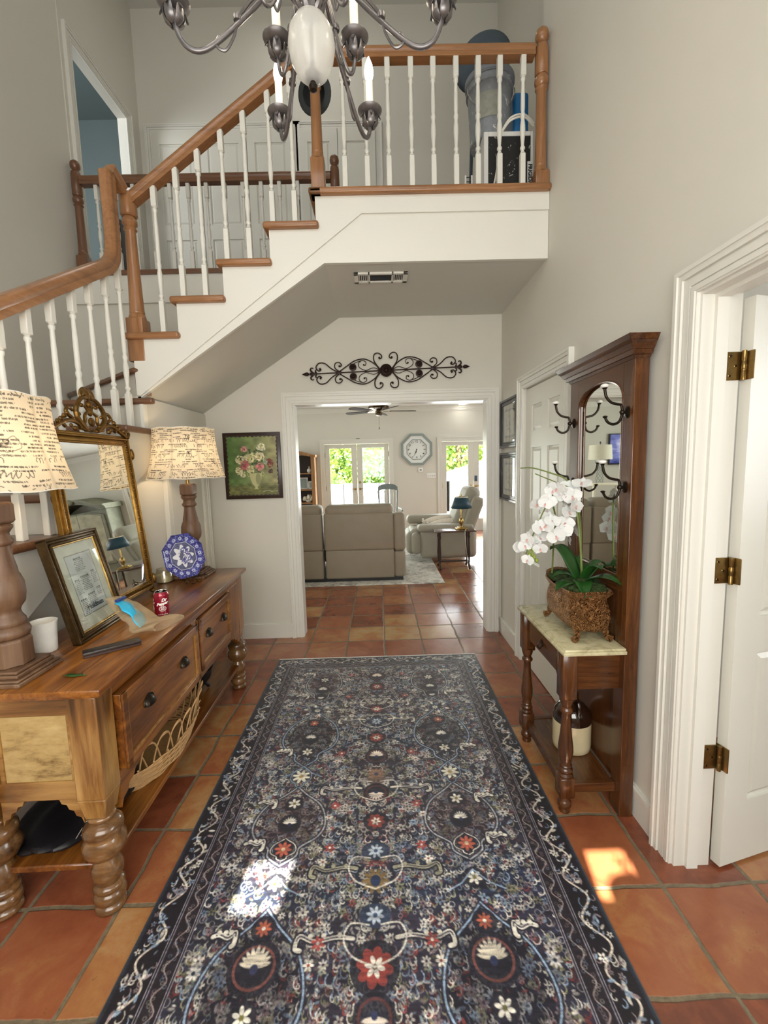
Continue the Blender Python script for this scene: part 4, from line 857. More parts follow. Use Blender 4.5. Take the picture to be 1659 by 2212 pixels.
ix0, iy0, ix1, iy1 = .052, .05, mw - .045, mh - .055
C.rect(ix0 - .003, iy0 - .003, ix1 + .003, iy1 + .003, (122, 112, 98)); C.rect(ix0, iy0, ix1, iy1, (216, 218, 218))
nn = smooth_noise(C.H, C.W, 9, 7, rng)[..., None]; sl = (slice(int(iy0 / .0012), int(iy1 / .0012)), slice(int(ix0 / .0012), int(ix1 / .0012))); C.a[sl] *= (.88 + .18 * nn)[sl]
cxp = (ix0 + ix1) / 2
def para(x, y, w, n, lh=.0072, head=True):
    for i in range(n):
        L_ = w * (.55 + .45 * R()); X = x - L_ / 2; hh = .0034 if (i == 0 and head) else .0016
        while X < x + L_ / 2:
            l2 = .004 + R() * .010; t = np.arange(0, l2, .0009); C.line([(X + q + .0006 * math.sin(q * 4000), y + i * lh + hh * math.sin(q * 2600 + R())) for q in t], .0010 if hh < .002 else .0017, (70, 66, 70), .85); X += l2 + .0025
para(cxp - .012, iy0 + .018, .062, 8); para(cxp - .004, iy0 + .098, .066, 9); para(cxp, iy0 + .178, .066, 9); para(ix0 + .026, iy0 + .105, .036, 9); para(ix1 - .026, iy0 + .088, .036, 8); para(ix0 + .026, iy0 + .19, .04, 9); para(ix1 - .026, iy0 + .165, .036, 5)
grid_obj('calligraphy_sheet', C.plane((0, 0, 0), (0, 1, 0), (0, 0, -1)) @ np.array(FM.to_3x3()).T + np.array(FM @ Vector((-.012, .04, FH - .04))), C.a, 'paper', FR)
tm = text_mb('Holdman', .030, .0003, FM @ Matrix.Translation((-.0112, .04 + cxp + .004, FH - .04 - iy1 + .024)) @ Matrix(((0, 0, 1, 0), (1, 0, 0, 0), (0, 1, 0, 0), (0, 0, 0, 1))), bold=.0006); obj('family_name_lettering', tm, 'ink', FR, smooth=0)
obj('glass', MB().box(-.008, -.007, .036, FW - .036, .036, FH - .036, FM), 'pane_glass', FR, smooth=0)
obj('backing', MB().box(-.034, -.016, .01, FW - .01, .01, FH - .01, FM), 'dark_wood', FR, smooth=0)

# ---------------------------------------------------------------- small things on the console
SB = empty('soda_can', (-1.035, 1.985, T), 'dark red soda can beside the plastic bag', 'soda can', rz=0)
obj('can_body', MB().lathe([(.024, 0), (.0255, .002), (.0325, .012), (.033, .016), (.033, .100), (.0325, .104), (.0275, .114), (.0268, .116)], (0, 0, 0), 36), simple('can_red', (140, 14, 40), .22, .35, vary=.02, Coat_Weight=.5), SB, world=False)
obj('can_end', MB().lathe([(.0268, .116), (.0275, .1185), (.0262, .1185), (.0255, .115), (.001, .115)], (0, 0, 0), 36).rbox(-.006, .006, -.011, .012, .1155, .117, .001, 1), simple('aluminium', (200, 198, 196), .25, .9, vary=.03), SB, 'bare aluminium lid and pull tab', world=False)
obj('can_base_rim', MB().lathe([(.0225, 0.0), (.0245, .0005), (.0258, .003)], (0, 0, 0), 30), 'aluminium', SB, world=False)
def wrapc(tm, ang, r=.0334):
    return MB().add([((r + z) * math.cos(ang + x / r), (r + z) * math.sin(ang + x / r), y) for x, y, z in tm.v], tm.f)
CA = -1.03
lt = MB(); 
for dA in (0, -2.0):
    lt.extend(wrapc(text_mb('Dr', .020, .0002, Matrix.Translation((.007, .081, 0)) @ Matrix.Rotation(.12, 4, 'Z'), bold=.0008, shear=.35), CA + dA)); lt.extend(wrapc(text_mb('Pepper', .0175, .0002, Matrix.Translation((.0, .065, 0)) @ Matrix.Rotation(.14, 4, 'Z'), bold=.0008, shear=.35), CA + dA)); lt.extend(wrapc(text_mb('23', .016, .0002, Matrix.Translation((.0, .0415, 0)), bold=.0005), CA + dA))
    for rx, ry, yy in ((.013, .0095, .0415), (.0155, .012, .0415)): lt.tube([(.0336 * math.cos(CA + dA + rx * math.cos(q) / .0334), .0336 * math.sin(CA + dA + rx * math.cos(q) / .0334), yy + ry * math.sin(q)) for q in [2 * PI * k / 28 for k in range(28)]], .0006, 5, closed=True)
    lt.tube([(.0336 * math.cos(CA + dA + q), .0336 * math.sin(CA + dA + q), .064 + .022 * math.sin(2.6 * (q + .62))) for q in np.linspace(-.75, -.5, 6)], .001, 5)
lt.extend(wrapc(text_mb('12 FL OZ (355 mL)', .0055, .0002, Matrix.Translation((0, .014, 0))), CA))
obj('can_lettering', lt, 'porcelain', SB, world=False, smooth=0)

# plate on wire easel
PM = Matrix.Translation((-1.19, 2.575, T + .163)) @ Matrix.Rotation(-.55, 4, 'Z') @ Matrix.Rotation(PI / 2 - .26, 4, 'Y')   # local z = plate normal
PL = empty('display_plate', (-1.165, 2.575, T + .03), 'blue and white octagonal transferware plate standing on a wire easel', 'plate')
C = Canvas(.27, .27, .0012, (228, 228, 232)); rng = np.random.default_rng(21); R = rng.random; c0 = .135
X, Y = np.meshgrid(np.arange(C.W) * C.res - c0, np.arange(C.H) * C.res - c0); an = np.arctan2(Y, X); RR = np.hypot(X, Y); oc = RR * np.cos(((an + PI / 8) % (PI / 4)) - PI / 8) 
rim = (oc > .083)[..., None]; nn = smooth_noise(C.H, C.W, 60, 60, rng)[..., None]; C.a = np.where(rim, np.array((58, 60, 128)) * (.6 + .9 * nn), C.a)
mid = ((oc > .050) & (oc < .080))[..., None]; star = (RR > .058 + .012 * np.cos(8 * an))[..., None] & (oc < .08)[..., None]; C.a = np.where(star, np.array((92, 96, 128)) * (.8 + .4 * nn), C.a)
for k in range(16):
    t = k * PI / 8; C.flower(c0 + .107 * math.cos(t), c0 + .107 * math.sin(t), .013, 8, (206, 210, 236), (60, 60, 130)); 
for i in range(500):
    t = R() * 6.28; r = .088 + R() * .046; C.ell(c0 + r * math.cos(t), c0 + r * math.sin(t), .0025, .0012, (180, 186, 226) if R() < .6 else (34, 34, 92), R() * 3, .9)
for i in range(150):
    t = R() * 6.28; r = .05 * R() ** .5; C.ell(c0 + r * math.cos(t), c0 + .012 + r * math.sin(t) * .8, .006, .0018, (54, 56, 128), R() * 3, .8)
C.ell(c0 - .004, c0 - .012, .026, .011, (96, 98, 118), -.3); C.ell(c0 - .026, c0 - .004, .009, .007, (96, 98, 118))
P = np.stack([X, Y, .010 * np.clip((oc - .075) / .05, 0, 1) ** 1.5 + .002], -1); lim = .132 / np.maximum(oc, 1e-6); sc = np.where(oc > .132, lim, 1.)[..., None]; P = P * np.concatenate([sc, sc, np.ones_like(sc)], -1)
P = P @ np.array(PM.to_3x3()).T + np.array(PM.translation); grid_obj('plate_face', P, C.a, 'painted_gloss', PL)
obj('plate_back', MB().lathe([(.05, -.012), (.075, -.012), (.080, -.006), (.137, .0085), (.138, .0105)], (0, 0, 0), 8, PM, rot=PI / 8, cap=False), 'porcelain', PL, 'white glazed back')
EZ = empty('plate_easel', (-1.16, 2.57, T), 'brown wire easel with scrolled feet holding the blue plate', 'plate stand')
mb = MB(); ce = Matrix.Translation((-1.15, 2.57, T)) @ Matrix.Rotation(-.55, 4, 'Z')
for s in (-1, 1):
    mb.tube(catmull([(-.06, s * .05, .16), (-.02, s * .05, .06), (.01, s * .06, .03), (.045, s * .062, .045), (.05, s * .062, .06)], 6), .0022, 6, ce)
    mb.tube([(.045 + .02 * (1 - t / 9) * math.cos(t), s * .066, .024 + .02 * (1 - t / 9) * math.sin(t)) for t in np.linspace(0, 8.2, 40)], .0022, 6, ce)
    mb.tube([(.05 , s * (.02 + .018 * math.cos(t)), .022 + .018 * math.sin(t)) for t in np.linspace(0, 5.6, 24)], .002, 6, ce)
mb.tube([(.0, -.06, .03), (.0, .06, .03)], .0022, 6, ce).tube([(-.06, 0, .16), (-.11, 0, .003)], .0022, 6, ce)
mb.tube([(-.06, -.05, .16), (-.06, .05, .16)], .0022, 6, ce)
obj('wire_frame', mb, 'bronze', EZ)
# small candle jar
CJ = empty('candle_jar', (-1.325, 2.60, T), 'low glass jar candle with cream wax beside the mirror foot', 'candle')
obj('jar', MB().lathe([(.044, 0), (.05, .004), (.05, .055), (.043, .066), (.043, .082), (.046, .084), (.041, .084), (.041, .066), (.047, .054), (.047, .006), (.001, .006)], (0, 0, 0), 28), 'jar_glass', CJ, world=False)
obj('wax', MB().lathe([(.046, .007), (.046, .046), (.001, .046)], (0, 0, 0), 24), 'wax', CJ, world=False); obj('wick', MB().tube([(0, 0, .046), (.001, .001, .056)], .001, 5), 'ink', CJ, world=False)
# white cup/candle behind the near lamp
CP = empty('candle_cup', (-1.30, 1.615, T), 'frosted white cup candle standing behind the near lamp', 'candle')
obj('cup', MB().lathe([(.036, 0), (.038, .002), (.044, .108), (.047, .118), (.045, .119), (.042, .106), (.0365, .006), (.001, .006)], (0, 0, 0), 26), simple('frosted', (226, 224, 216), .35), CP, world=False)
obj('wax', MB().lathe([(.034, .007), (.0405, .096), (.001, .097)], (0, 0, 0), 24), 'paper_cup', CP, 'crinkled white filling', world=False)
# eyeglass case / small dark box
BX = empty('pencil_box', (-1.035, 1.60, T), 'narrow black leatherette case lying near the front edge of the console', 'case', rz=-.72)
obj('lid', MB().rbox(-.095, .095, -.022, .022, .011, .022, .003, 2), simple('black_leather', (38, 28, 24), .4, vary=.3, scale=60, bump=.4), BX, world=False); obj('tray', MB().rbox(-.094, .094, -.021, .021, 0, .011, .002, 1), 'dark_wood', BX, world=False)
BX.rotation_euler = (0, 0, math.atan2(1.65 - 1.544, -.971 + 1.105) )
# fallen leaf
lf = MB(); vs = []; n = 9
for i in range(n):
    t = i / (n - 1); wv_ = .007 * math.sin(PI * t) ** .8
    for s in (-1, 0, 1): vs.append((-.04 + .08 * t, s * wv_ * 1.5, .002 + .004 * math.sin(PI * t) + .002 * abs(s) * math.sin(9 * t)))
lf.add(vs, [(i * 3 + j, i * 3 + j + 1, i * 3 + j + 4, i * 3 + j + 3) for i in range(n - 1) for j in (0, 1)]); lf.tube([(.03, 0, .002), (.042, .004, .003)], .0012, 5)
tag(obj('fallen_leaf', lf, 'leaf_green', None, solid=.0006), 'small green leaf lying on the near end of the console top', 'leaf'); bpy.data.objects['fallen_leaf'].location = (-1.04, 1.395, T)
# plastic bag with blue packet
BG = empty('plastic_bag', (-1.07, 1.80, T), 'crumpled clear plastic bag with a bright blue label between can and frame', 'plastic bag')
def sheet(P00, nu, nv, f): return None
rng = np.random.default_rng(5); prof = [(-1.20, 1.845, .13, .012), (-1.16, 1.84, .125, .04), (-1.10, 1.82, .10, .055), (-1.055, 1.79, .075, .062), (-1.02, 1.775, .05, .07), (-.985, 1.78, .035, .085), (-.955, 1.80, .028, .10), (-.93, 1.82, .02, .085)]
ctr = catmull([(a, b, T + c) for a, b, c, d in prof], 4); rad = [q[0] for q in catmull([(d, 0, 0) for *_, d in prof], 4)]; n = len(ctr); vs = []; sg = 22
for i, (c, r) in enumerate(zip(ctr, rad)):
    for k in range(sg):
        q = 2 * PI * k / sg; w_ = 1 + .22 * math.sin(3 * q + i * .5) + .16 * (rng.random() - .5); z = c.z + math.sin(q) * r * .42 * w_ * (.9 if i < n * .6 else .5); vs.append((c.x + .35 * r * math.cos(q) * w_, c.y + r * .85 * math.cos(q) * w_, max(T + .002, z)))
bgm = MB().add(vs, [(j * sg + k, j * sg + (k + 1) % sg, (j + 1) * sg + (k + 1) % sg, (j + 1) * sg + k) for j in range(n - 1) for k in range(sg)])
obj('bag_film', bgm, 'clear_bag', BG, smooth=70, sub=1)
mb = MB(); ctr2 = catmull([(-1.125, 1.815, T + .135), (-1.075, 1.79, T + .115), (-1.035, 1.775, T + .085), (-1.0, 1.765, T + .045)], 5); vs = []
for i, c in enumerate(ctr2):
    for k in range(7):
        s = (k - 3) / 3; vs.append((c.x + .012 * math.sin(i * .8 + k) * .3, c.y + .036 * s * (1 - .12 * math.sin(i)), c.z - .008 * abs(s)))
mb.add(vs, [(i * 7 + k, i * 7 + k + 1, (i + 1) * 7 + k + 1, (i + 1) * 7 + k) for i in range(len(ctr2) - 1) for k in range(6)])
obj('blue_packet', mb, simple('bright_blue', (42, 172, 214), .4, vary=.06, scale=30), BG, 'bright blue label inside', solid=.002)
obj('packet_band', MB().rbox(-1.128, -1.112, 1.785, 1.845, T + .131, T + .140, .001, 1), simple('navy_print', (28, 60, 130), .4), BG)

# ---------------------------------------------------------------- things on the console shelf
BK = empty('wicker_basket', (-1.13, 1.93, .175), 'shallow woven wicker basket with looped rim on the console shelf', 'basket')
mb = MB(); cxb, cyb = -1.105, 1.92; A, B = .172, .34
def ring(z, k, wob, r, ph=0):
    mb.tube([(cxb + A * k * math.cos(q) + wob * math.cos(9 * q + ph), cyb + B * k * math.sin(q), z + wob * math.sin(14 * q + ph)) for q in [2 * PI * i / 70 for i in range(70)]], r, 5, closed=True)
for i in range(14): ring(.182 + .0078 * i, .80 + .017 * i, .003, .0042, i * 1.7)
for k in range(26):
    q = 2 * PI * k / 26; q2 = q + 2 * PI / 26 * 1.6; P0 = Vector((cxb + A * .96 * math.cos(q), cyb + B * .96 * math.sin(q), .275)); P1 = Vector((cxb + A * .96 * math.cos(q2), cyb + B * .96 * math.sin(q2), .275)); m = (q + q2) / 2
    top = Vector((cxb + A * 1.16 * math.cos(m), cyb + B * 1.12 * math.sin(m), .395))
    for o_ in (0, .006): mb.tube(catmull([P0, P0.lerp(top, .6) + (P0 - P1) * .08 + Vector((0, 0, .02)), top + Vector((0, 0, o_)), P1.lerp(top, .6) + (P1 - P0) * .08 + Vector((0, 0, .02)), P1], 5), .0034, 6)
    mb.tube([(cxb + A * .8 * math.cos(q), cyb + B * .8 * math.sin(q), .19), P0, (cxb + A * 1.08 * math.cos(q), cyb + B * 1.05 * math.sin(q), .30)], .004, 6)
obj('woven_sides', mb, 'wicker', BK, smooth=60)
obj('base', MB().lathe([(1., 0), (1., .008)], (0, 0, 0), 40, Matrix.Translation((cxb, cyb, .176)) @ Matrix.Diagonal((A * .74, B * .74, 1, 1))), 'wicker', BK)
BB = empty('black_bag', (-1.22, 1.60, .175), 'shiny black plastic bag slumped on the near end of the console shelf', 'bag')
mb = MB(); rng = np.random.default_rng(8); seg, rings_ = 26, 14; vs = []
for j in range(rings_ + 1):
    for i in range(seg):
        t = PI * j / rings_; q = 2 * PI * i / seg; w_ = 1 + .10 * math.sin(5 * q + j) + .08 * rng.random(); vs.append((-1.215 + .165 * math.sin(t) * math.cos(q) * w_, 1.62 + .26 * math.sin(t) * math.sin(q) * w_, max(.177, .205 - .045 * math.cos(t) * w_)))
mb.add(vs, [(j * seg + i, j * seg + (i + 1) % seg, (j + 1) * seg + (i + 1) % seg, (j + 1) * seg + i) for j in range(rings_) for i in range(seg)]); obj('bag_body', mb, 'black_bag', BB, sub=1)
mb = MB()
for k in range(7): mb.tube(catmull([(-1.10 + .01 * k, 1.40 + .012 * k, .22), (-1.07 + .006 * k, 1.43 + .01 * k, .27 + .006 * k), (-1.03, 1.47 + .008 * k, .31 + .01 * k)], 4), .0016, 5)
obj('tie_strings', mb, 'aluminium', BB)
PT = empty('black_footed_bowl', (-1.17, 2.47, .175), 'black iron footed pot standing at the far end of the console shelf', 'pot')
obj('bowl', MB().lathe([(.05, .035), (.10, .05), (.13, .09), (.135, .14), (.142, .145), (.13, .145), (.122, .09), (.001, .06)], (0, 0, 0), 28), 'black_iron', PT, world=False)
for q in (.5, 2.6, 4.7): obj('foot', MB().tube(catmull([(.08 * math.cos(q), .08 * math.sin(q), .05), (.105 * math.cos(q), .105 * math.sin(q), .02), (.11 * math.cos(q), .11 * math.sin(q), .008)], 4), .010, 8), 'black_iron', PT, world=False)
obj('power_cord', MB().tube(catmull([(-1.418, 1.25, .62), (-1.418, 1.33, .46), (-1.418, 1.42, .40), (-1.418, 1.60, .42), (-1.418, 1.8, .50)], 8), .003, 6), 'bronze', LAMP1)

# ---------------------------------------------------------------- hall tree
HT = empty('hall_tree', (1.0, 1.93, 0), 'dark oak hall tree with arched mirror, four coat hooks and marble shelf', 'hall tree')
Y0, Y1, X0, X1 = 1.655, 2.20, .968, 1.024
def hp(name, mb, mat='walnut_z', label=None, **k): return obj(name, mb, mat, HT, label, **k)
hp('stile', MB().box(X0, X1, Y0, Y0 + .075, 0.0, 1.875), bevel=.003); hp('stile', MB().box(X0, X1, Y1 - .09, Y1, 0.0, 1.875), bevel=.003)
yc = (Y0 + .075 + Y1 - .09) / 2; hw = (Y1 - .09 - Y0 - .075) / 2
arch = [(yc - hw * math.cos(PI * k / 20), 1.725 + .10 * math.sin(PI * k / 20) ** .8) for k in range(21)]
hp('arched_header', MB().prism([(Y0 + .075, 1.875), (Y1 - .09, 1.875)] + arch[::-1], 'x', X0, X1 - .01), 'walnut_y', smooth=0)
ab = MB().tube([(X0 + .004, y, z) for y, z in arch], .007, 8).tube([(X0 + .004, Y0 + .078, 1.725), (X0 + .004, Y0 + .078, 1.02)], .006, 8).tube([(X0 + .004, Y1 - .093, 1.725), (X0 + .004, Y1 - .093, 1.02)], .006, 8); hp('mirror_bead', ab, 'walnut_z')
hp('mirror_pane', MB().prism([(Y0 + .07, 1.0), (Y1 - .085, 1.0), (Y1 - .085, 1.84), (Y0 + .07, 1.84)], 'x', X0 + .016, X0 + .02), 'mirror_glass', 'tall arched mirror glass', smooth=0)
hp('back_panel', MB().box(X0 + .012, X1 - .012, Y0 + .07, Y1 - .085, .12, 1.02).box(X1 - .014, X1 - .004, Y0 + .02, Y1 - .02, .1, 1.87), 'walnut_z', smooth=0)
hp('cross_rail', MB().box(X0 + .002, X1 - .01, Y0 + .075, Y1 - .09, .955, 1.02), 'walnut_y', bevel=.003)
cr = MB()
for a, b, t in ((1.868, 1.880, .010), (1.880, 1.897, .024), (1.897, 1.915, .038), (1.915, 1.925, .048), (1.925, 1.945, .058)):
    t0 = t - .012 if t > .03 else t - .008
    cr.add([(X0 - t0, Y0 - t0, a), (X1, Y0 - t0, a), (X1, Y1 + t0, a), (X0 - t0, Y1 + t0, a), (X0 - t, Y0 - t, b), (X1, Y0 - t, b), (X1, Y1 + t, b), (X0 - t, Y1 + t, b)], [(0, 1, 2, 3), (4, 5, 6, 7), (0, 1, 5, 4), (1, 2, 6, 5), (2, 3, 7, 6), (3, 0, 4, 7)])
hp('cornice', cr, 'walnut_y', smooth=0, bevel=.002)
def hook(y, z, label=None):
    mb = MB(); mb.lathe([(.020, 0), (.021, .003), (.014, .008), (.008, .010)], (0, 0, 0), 16, Matrix.Translation((X0, y, z)) @ Matrix.Rotation(-PI / 2, 4, 'Y') @ Matrix.Diagonal((1.3, 1, 1, 1)))
    mb.sphere((X0 - .024, y, z), .012, 12, 8); mb.tube([(X0 - .004, y, z), (X0 - .024, y, z)], .007, 8)
    mb.tube(catmull([(X0 - .024, y, z + .008), (X0 - .030, y, z + .032), (X0 - .045, y, z + .036), (X0 - .075, y, z + .045), (X0 - .098, y, z + .07), (X0 - .106, y, z + .105)], 6), [.006] * 24 + [.0065] * 7, 8)
    mb.tube(catmull([(X0 - .024, y, z - .008), (X0 - .036, y, z - .040), (X0 - .062, y, z - .052), (X0 - .088, y, z - .042), (X0 - .100, y, z - .022)], 6), .006, 8); mb.lathe([(.006, 0), (.010, .004), (.011, .008), (.004, .011)], (X0 - .101, y, z - .024), 10); mb.lathe([(.007, 0), (.012, .006), (.008, .010)], (X0 - .106, y, z + .103), 10)
    hs = lambda v: (X0 + (v[0] - X0) * .86, y + (v[1] - y) * .9, z + (v[2] - z) * .86)
    mb.v = [hs(v) for v in mb.v]; h = hp('coat_hook', mb, 'dark_bronze', smooth=60); kb = obj('knob', MB().sphere(hs((X0 - .106, y, z + .118)), (.0155, .0155, .0085), 14, 8), 'porcelain', h, 'white porcelain knob')
for y, z in ((1.695, 1.675), (2.157, 1.675), (1.695, 1.385), (2.157, 1.385)): hook(y, z)
# marble shelf table
MZ = .745
hp('marble_top', MB().rbox(.712, X0 - .001, 1.632, 2.215, MZ - .024, MZ - .008, .005, 2).rbox(.720, X0 - .001, 1.640, 2.207, MZ - .010, MZ, .005, 2), 'marble', 'cream veined marble slab')
LX = .758
for y in (1.702, 2.180):
    lg = MB(); k = .031; lg.rbox(LX - k, LX + k, y - k, y + k, .515, MZ - .024, .003, 1); lg.rbox(LX - k, LX + k, y - k, y + k, .075, .165, .004, 1)
    lg.lathe([(.022, 0), (.024, .006), (.020, .018), (.029, .030), (.028, .045), (.024, .052), (.018, .062), (.020, .074), (.026, .076)], (LX, y, 0), 20)
    lg.lathe([(.029, .164), (.031, .172), (.024, .180), (.030, .190), (.030, .198), (.022, .206), (.027, .214), (.022, .222), (.026, .245), (.031, .275), (.030, .30), (.024, .35), (.019, .41), (.018, .445), (.027, .455), (.027, .464), (.019, .474), (.023, .485), (.029, .505), (.030, .516)], (LX, y, 0), 24)
    hp('leg', lg, 'walnut_z', smooth=50)
ap = [(1.731, .715), (2.149, .715), (2.149, .52), (2.13, .535), (2.115, .57), (2.09, .59), (1.79, .59), (1.765, .57), (1.75, .535), (1.731, .52)]
hp('front_apron', MB().prism(ap, 'x', LX - .012, LX + .012), 'walnut_y', smooth=0)
dr = hp('drawer', MB().rbox(LX - .022, LX - .008, 1.76, 2.09, .60, .70, .003, 1), 'walnut_y')
obj('bail_pull', MB().tube(catmull([(LX - .026, 1.905, .66), (LX - .036, 1.91, .635), (LX - .036, 1.94, .635), (LX - .026, 1.945, .66)], 5), .003, 6).lathe([(.001, 0), (.018, .002), (.001, .004)], (0, 0, 0), 12, Matrix.Translation((LX - .021, 1.925, .655)) @ Matrix.Rotation(-PI / 2, 4, 'Y')), 'dark_bronze', dr)
for y in (1.702, 2.180): hp('side_apron', MB().box(LX + .03, X0, y - .011, y + .011, .552, .72).box(LX + .03, X0, y - .014, y + .014, .600, .606), 'walnut_x', smooth=0)
for y in (1.702, 2.180): hp('stretcher', MB().box(LX + .03, X0, y - .012, y + .012, .090, .130), 'walnut_x', bevel=.002)
hp('front_stretcher', MB().box(LX - .012, LX + .012, 1.73, 2.155, .090, .130), 'walnut_y', bevel=.002); hp('shelf', MB().box(LX + .012, X0 - .002, 1.712, 2.17, .112, .126), 'walnut_y', 'dark lower shelf board', smooth=0)
# stoneware jug
JG = empty('stoneware_jug', (.893, 1.945, .126), 'cream stoneware jug with glossy brown shoulders on the hall tree shelf', 'jug')
obj('jug_body', MB().lathe([(.078, 0), (.084, .006), (.086, .03), (.086, .13), (.0855, .142)], (0, 0, 0), 36), simple('cream_glaze', (210, 196, 158), .14, vary=.08, scale=9), JG, world=False, smooth=60)
jt = obj('jug_shoulder', MB().lathe([(.0857, .140), (.084, .165), (.077, .192), (.055, .22), (.030, .233), (.022, .238), (.022, .252), (.028, .256), (.028, .272), (.020, .276), (.018, .24)], (0, 0, 0), 36), simple('brown_glaze', (38, 22, 14), .08, vary=.2, Coat_Weight=1.), JG, 'dark brown glazed shoulder and neck', world=False, smooth=60)
obj('handle', MB().tube(catmull([(0, -.024, .262), (0, -.055, .265), (0, -.077, .235), (0, -.076, .198)], 6), .008, 8, flat=.8), 'brown_glaze', JG, world=False)

# planter with orchids
PLN = empty('footed_planter', (.862, 1.86, MZ), 'oblong copper-coloured footed planter with scroll relief on the marble', 'planter')
cxp_, cyp_ = .862, 1.862; seg = 48; prof = [(.80, .046), (.92, .055), (1.0, .08), (1.04, .11), (1.02, .14), (.94, .165), (.93, .175), (1.05, .195), (1.10, .205), (1.08, .21), (.98, .204), (.90, .18), (.88, .15)]; vs = []
for k, z in prof:
    for i in range(seg):
        q = 2 * PI * i / seg; c, s = math.cos(q), math.sin(q); e = .75; ca = math.copysign(abs(c) ** e, c); sa = math.copysign(abs(s) ** e, s); dip = .022 * abs(s) ** 3 if z > .17 else 0; lob = 1 + .02 * math.cos(12 * q); vs.append((cxp_ + .088 * k * ca * lob, cyp_ + .195 * k * sa * lob, MZ + z + dip))
mb = MB().add(vs, [(j * seg + i, j * seg + (i + 1) % seg, (j + 1) * seg + (i + 1) % seg, (j + 1) * seg + i) for j in range(len(prof) - 1) for i in range(seg)] + [tuple(range(seg))])
obj('bowl', mb, 'copper_relief', PLN, smooth=60)
for sx in (-1, 1):
    for sy in (-1, 1): obj('foot', MB().tube(catmull([(cxp_ + sx * .045, cyp_ + sy * .12, MZ + .085), (cxp_ + sx * .058, cyp_ + sy * .14, MZ + .05), (cxp_ + sx * .062, cyp_ + sy * .150, MZ + .025), (cxp_ + sx * .080, cyp_ + sy * .160, MZ + .014)], 5), [.020, .020, .020, .019, .018, .016, .014, .013, .012, .011, .012, .013, .014, .014, .015, .014], 8), 'copper_relief', PLN, smooth=60)
ms = MB(); rng = np.random.default_rng(2)
for k in range(260):
    q = rng.random() * 6.28; r = rng.random() ** .5; ms.sphere((cxp_ + .082 * r * math.cos(q), cyp_ + .185 * r * math.sin(q), MZ + .209 + .024 * (1 - r) + .010 * rng.random()), (.017, .017, .012), 7, 4, None)
tag(obj('moss', ms, 'moss'), 'green moss covering the top of the copper planter', 'moss', kind='stuff')
OR = empty('orchid_plant', (cxp_, cyp_, MZ + .21), 'white artificial orchid with arching sprays growing from the copper planter', 'orchid')
def petal_mb(L, Wd, cup=.25):
    vs = []; n = 6
    for i in range(n + 1):
        t = i / n; w_ = Wd * math.sin(PI * min(1, .12 + t * .86)) ** .7
        for j in (-1, -.5, 0, .5, 1): vs.append((L * t, w_ * j, cup * L * (t * t * .8 - .2 * abs(j)) + .02 * L * math.sin(9 * t + 3 * j)))
    return MB().add(vs, [(i * 5 + j, i * 5 + j + 1, (i + 1) * 5 + j + 1, (i + 1) * 5 + j) for i in range(n) for j in range(4)])
def bloom_mb():
    mb = MB()
    for a, L, W_ in ((PI / 2, .036, .013), (PI / 2 + 2.25, .036, .013), (PI / 2 - 2.25, .036, .013)): mb.extend(petal_mb(L, W_), Matrix.Rotation(a, 4, 'Z'))
    for a in (.15, PI - .15): mb.extend(petal_mb(.042, .026), Matrix.Translation((0, 0, .002)) @ Matrix.Rotation(a, 4, 'Z'))
    return mb
bloom = bloom_mb(); lip = MB().extend(petal_mb(.014, .006, .6), Matrix.Translation((0, -.002, .004)) @ Matrix.Rotation(-PI / 2, 4, 'Z')).sphere((0, 0, .006), .004, 8, 5)
BP = bpy.data.meshes.new('flower'); BP.from_pydata(bloom.v, [], bloom.f); BP.materials.append(MATS['petal']); BP.shade_smooth()
LP = bpy.data.meshes.new('lip'); LP.from_pydata(lip.v, [], lip.f); LP.materials.append(MATS['petal_centre']); LP.shade_smooth()
def flower_at(p, nrm, roll, s):
    o = bpy.data.objects.new('flower', BP); l = bpy.data.objects.new('lip', LP); COL.objects.link(o); COL.objects.link(l); o.parent = OR; l.parent = o
    q = Vector(nrm).to_track_quat('Z', 'Y').to_matrix().to_4x4() @ Matrix.Rotation(roll, 4, 'Z'); o.matrix_local = Matrix.Translation(Vector(p) - OR.location) @ q @ Matrix.Diagonal((s, s, s, 1))
    return o
def S(p): return [Vector(q) for q in p]
main = catmull([(.872, 1.83, .95), (.868, 1.84, 1.10), (.860, 1.86, 1.25), (.850, 1.88, 1.36), (.82, 1.90, 1.415), (.77, 1.93, 1.44), (.70, 1.97, 1.465), (.655, 2.0, 1.465)], 8)
spray = catmull([(.855, 1.87, 1.30), (.845, 1.87, 1.36), (.80, 1.87, 1.385), (.755, 1.87, 1.35), (.715, 1.87, 1.28), (.685, 1.87, 1.21), (.66, 1.87, 1.15), (.64, 1.87, 1.09)], 8)
sp2 = catmull([(.80, 1.98, .95), (.805, 1.98, 1.12), (.81, 1.98, 1.24), (.79, 1.98, 1.30), (.75, 1.98, 1.30)], 7)
sp3 = catmull([(.905, 1.93, .95), (.91, 1.93, 1.12), (.905, 1.95, 1.28), (.89, 1.97, 1.33), (.865, 2.0, 1.33)], 7)
obj('stem', MB().tube(main, [.0055 - .003 * i / len(main) for i in range(len(main))], 8), 'stem_green', OR); obj('stem', MB().tube(spray, .003, 7), 'stem_green', OR); obj('stem', MB().tube(sp2, .004, 7), 'stem_green', OR); obj('stem', MB().tube(sp3, .004, 7), 'stem_green', OR)
obj('stem', MB().tube(catmull([(.845, 1.88, 1.36), (.78, 1.90, 1.40), (.74, 1.92, 1.42), (.70, 1.94, 1.44)], 5), .0025, 6), 'stem_green', OR)
random.seed(12)
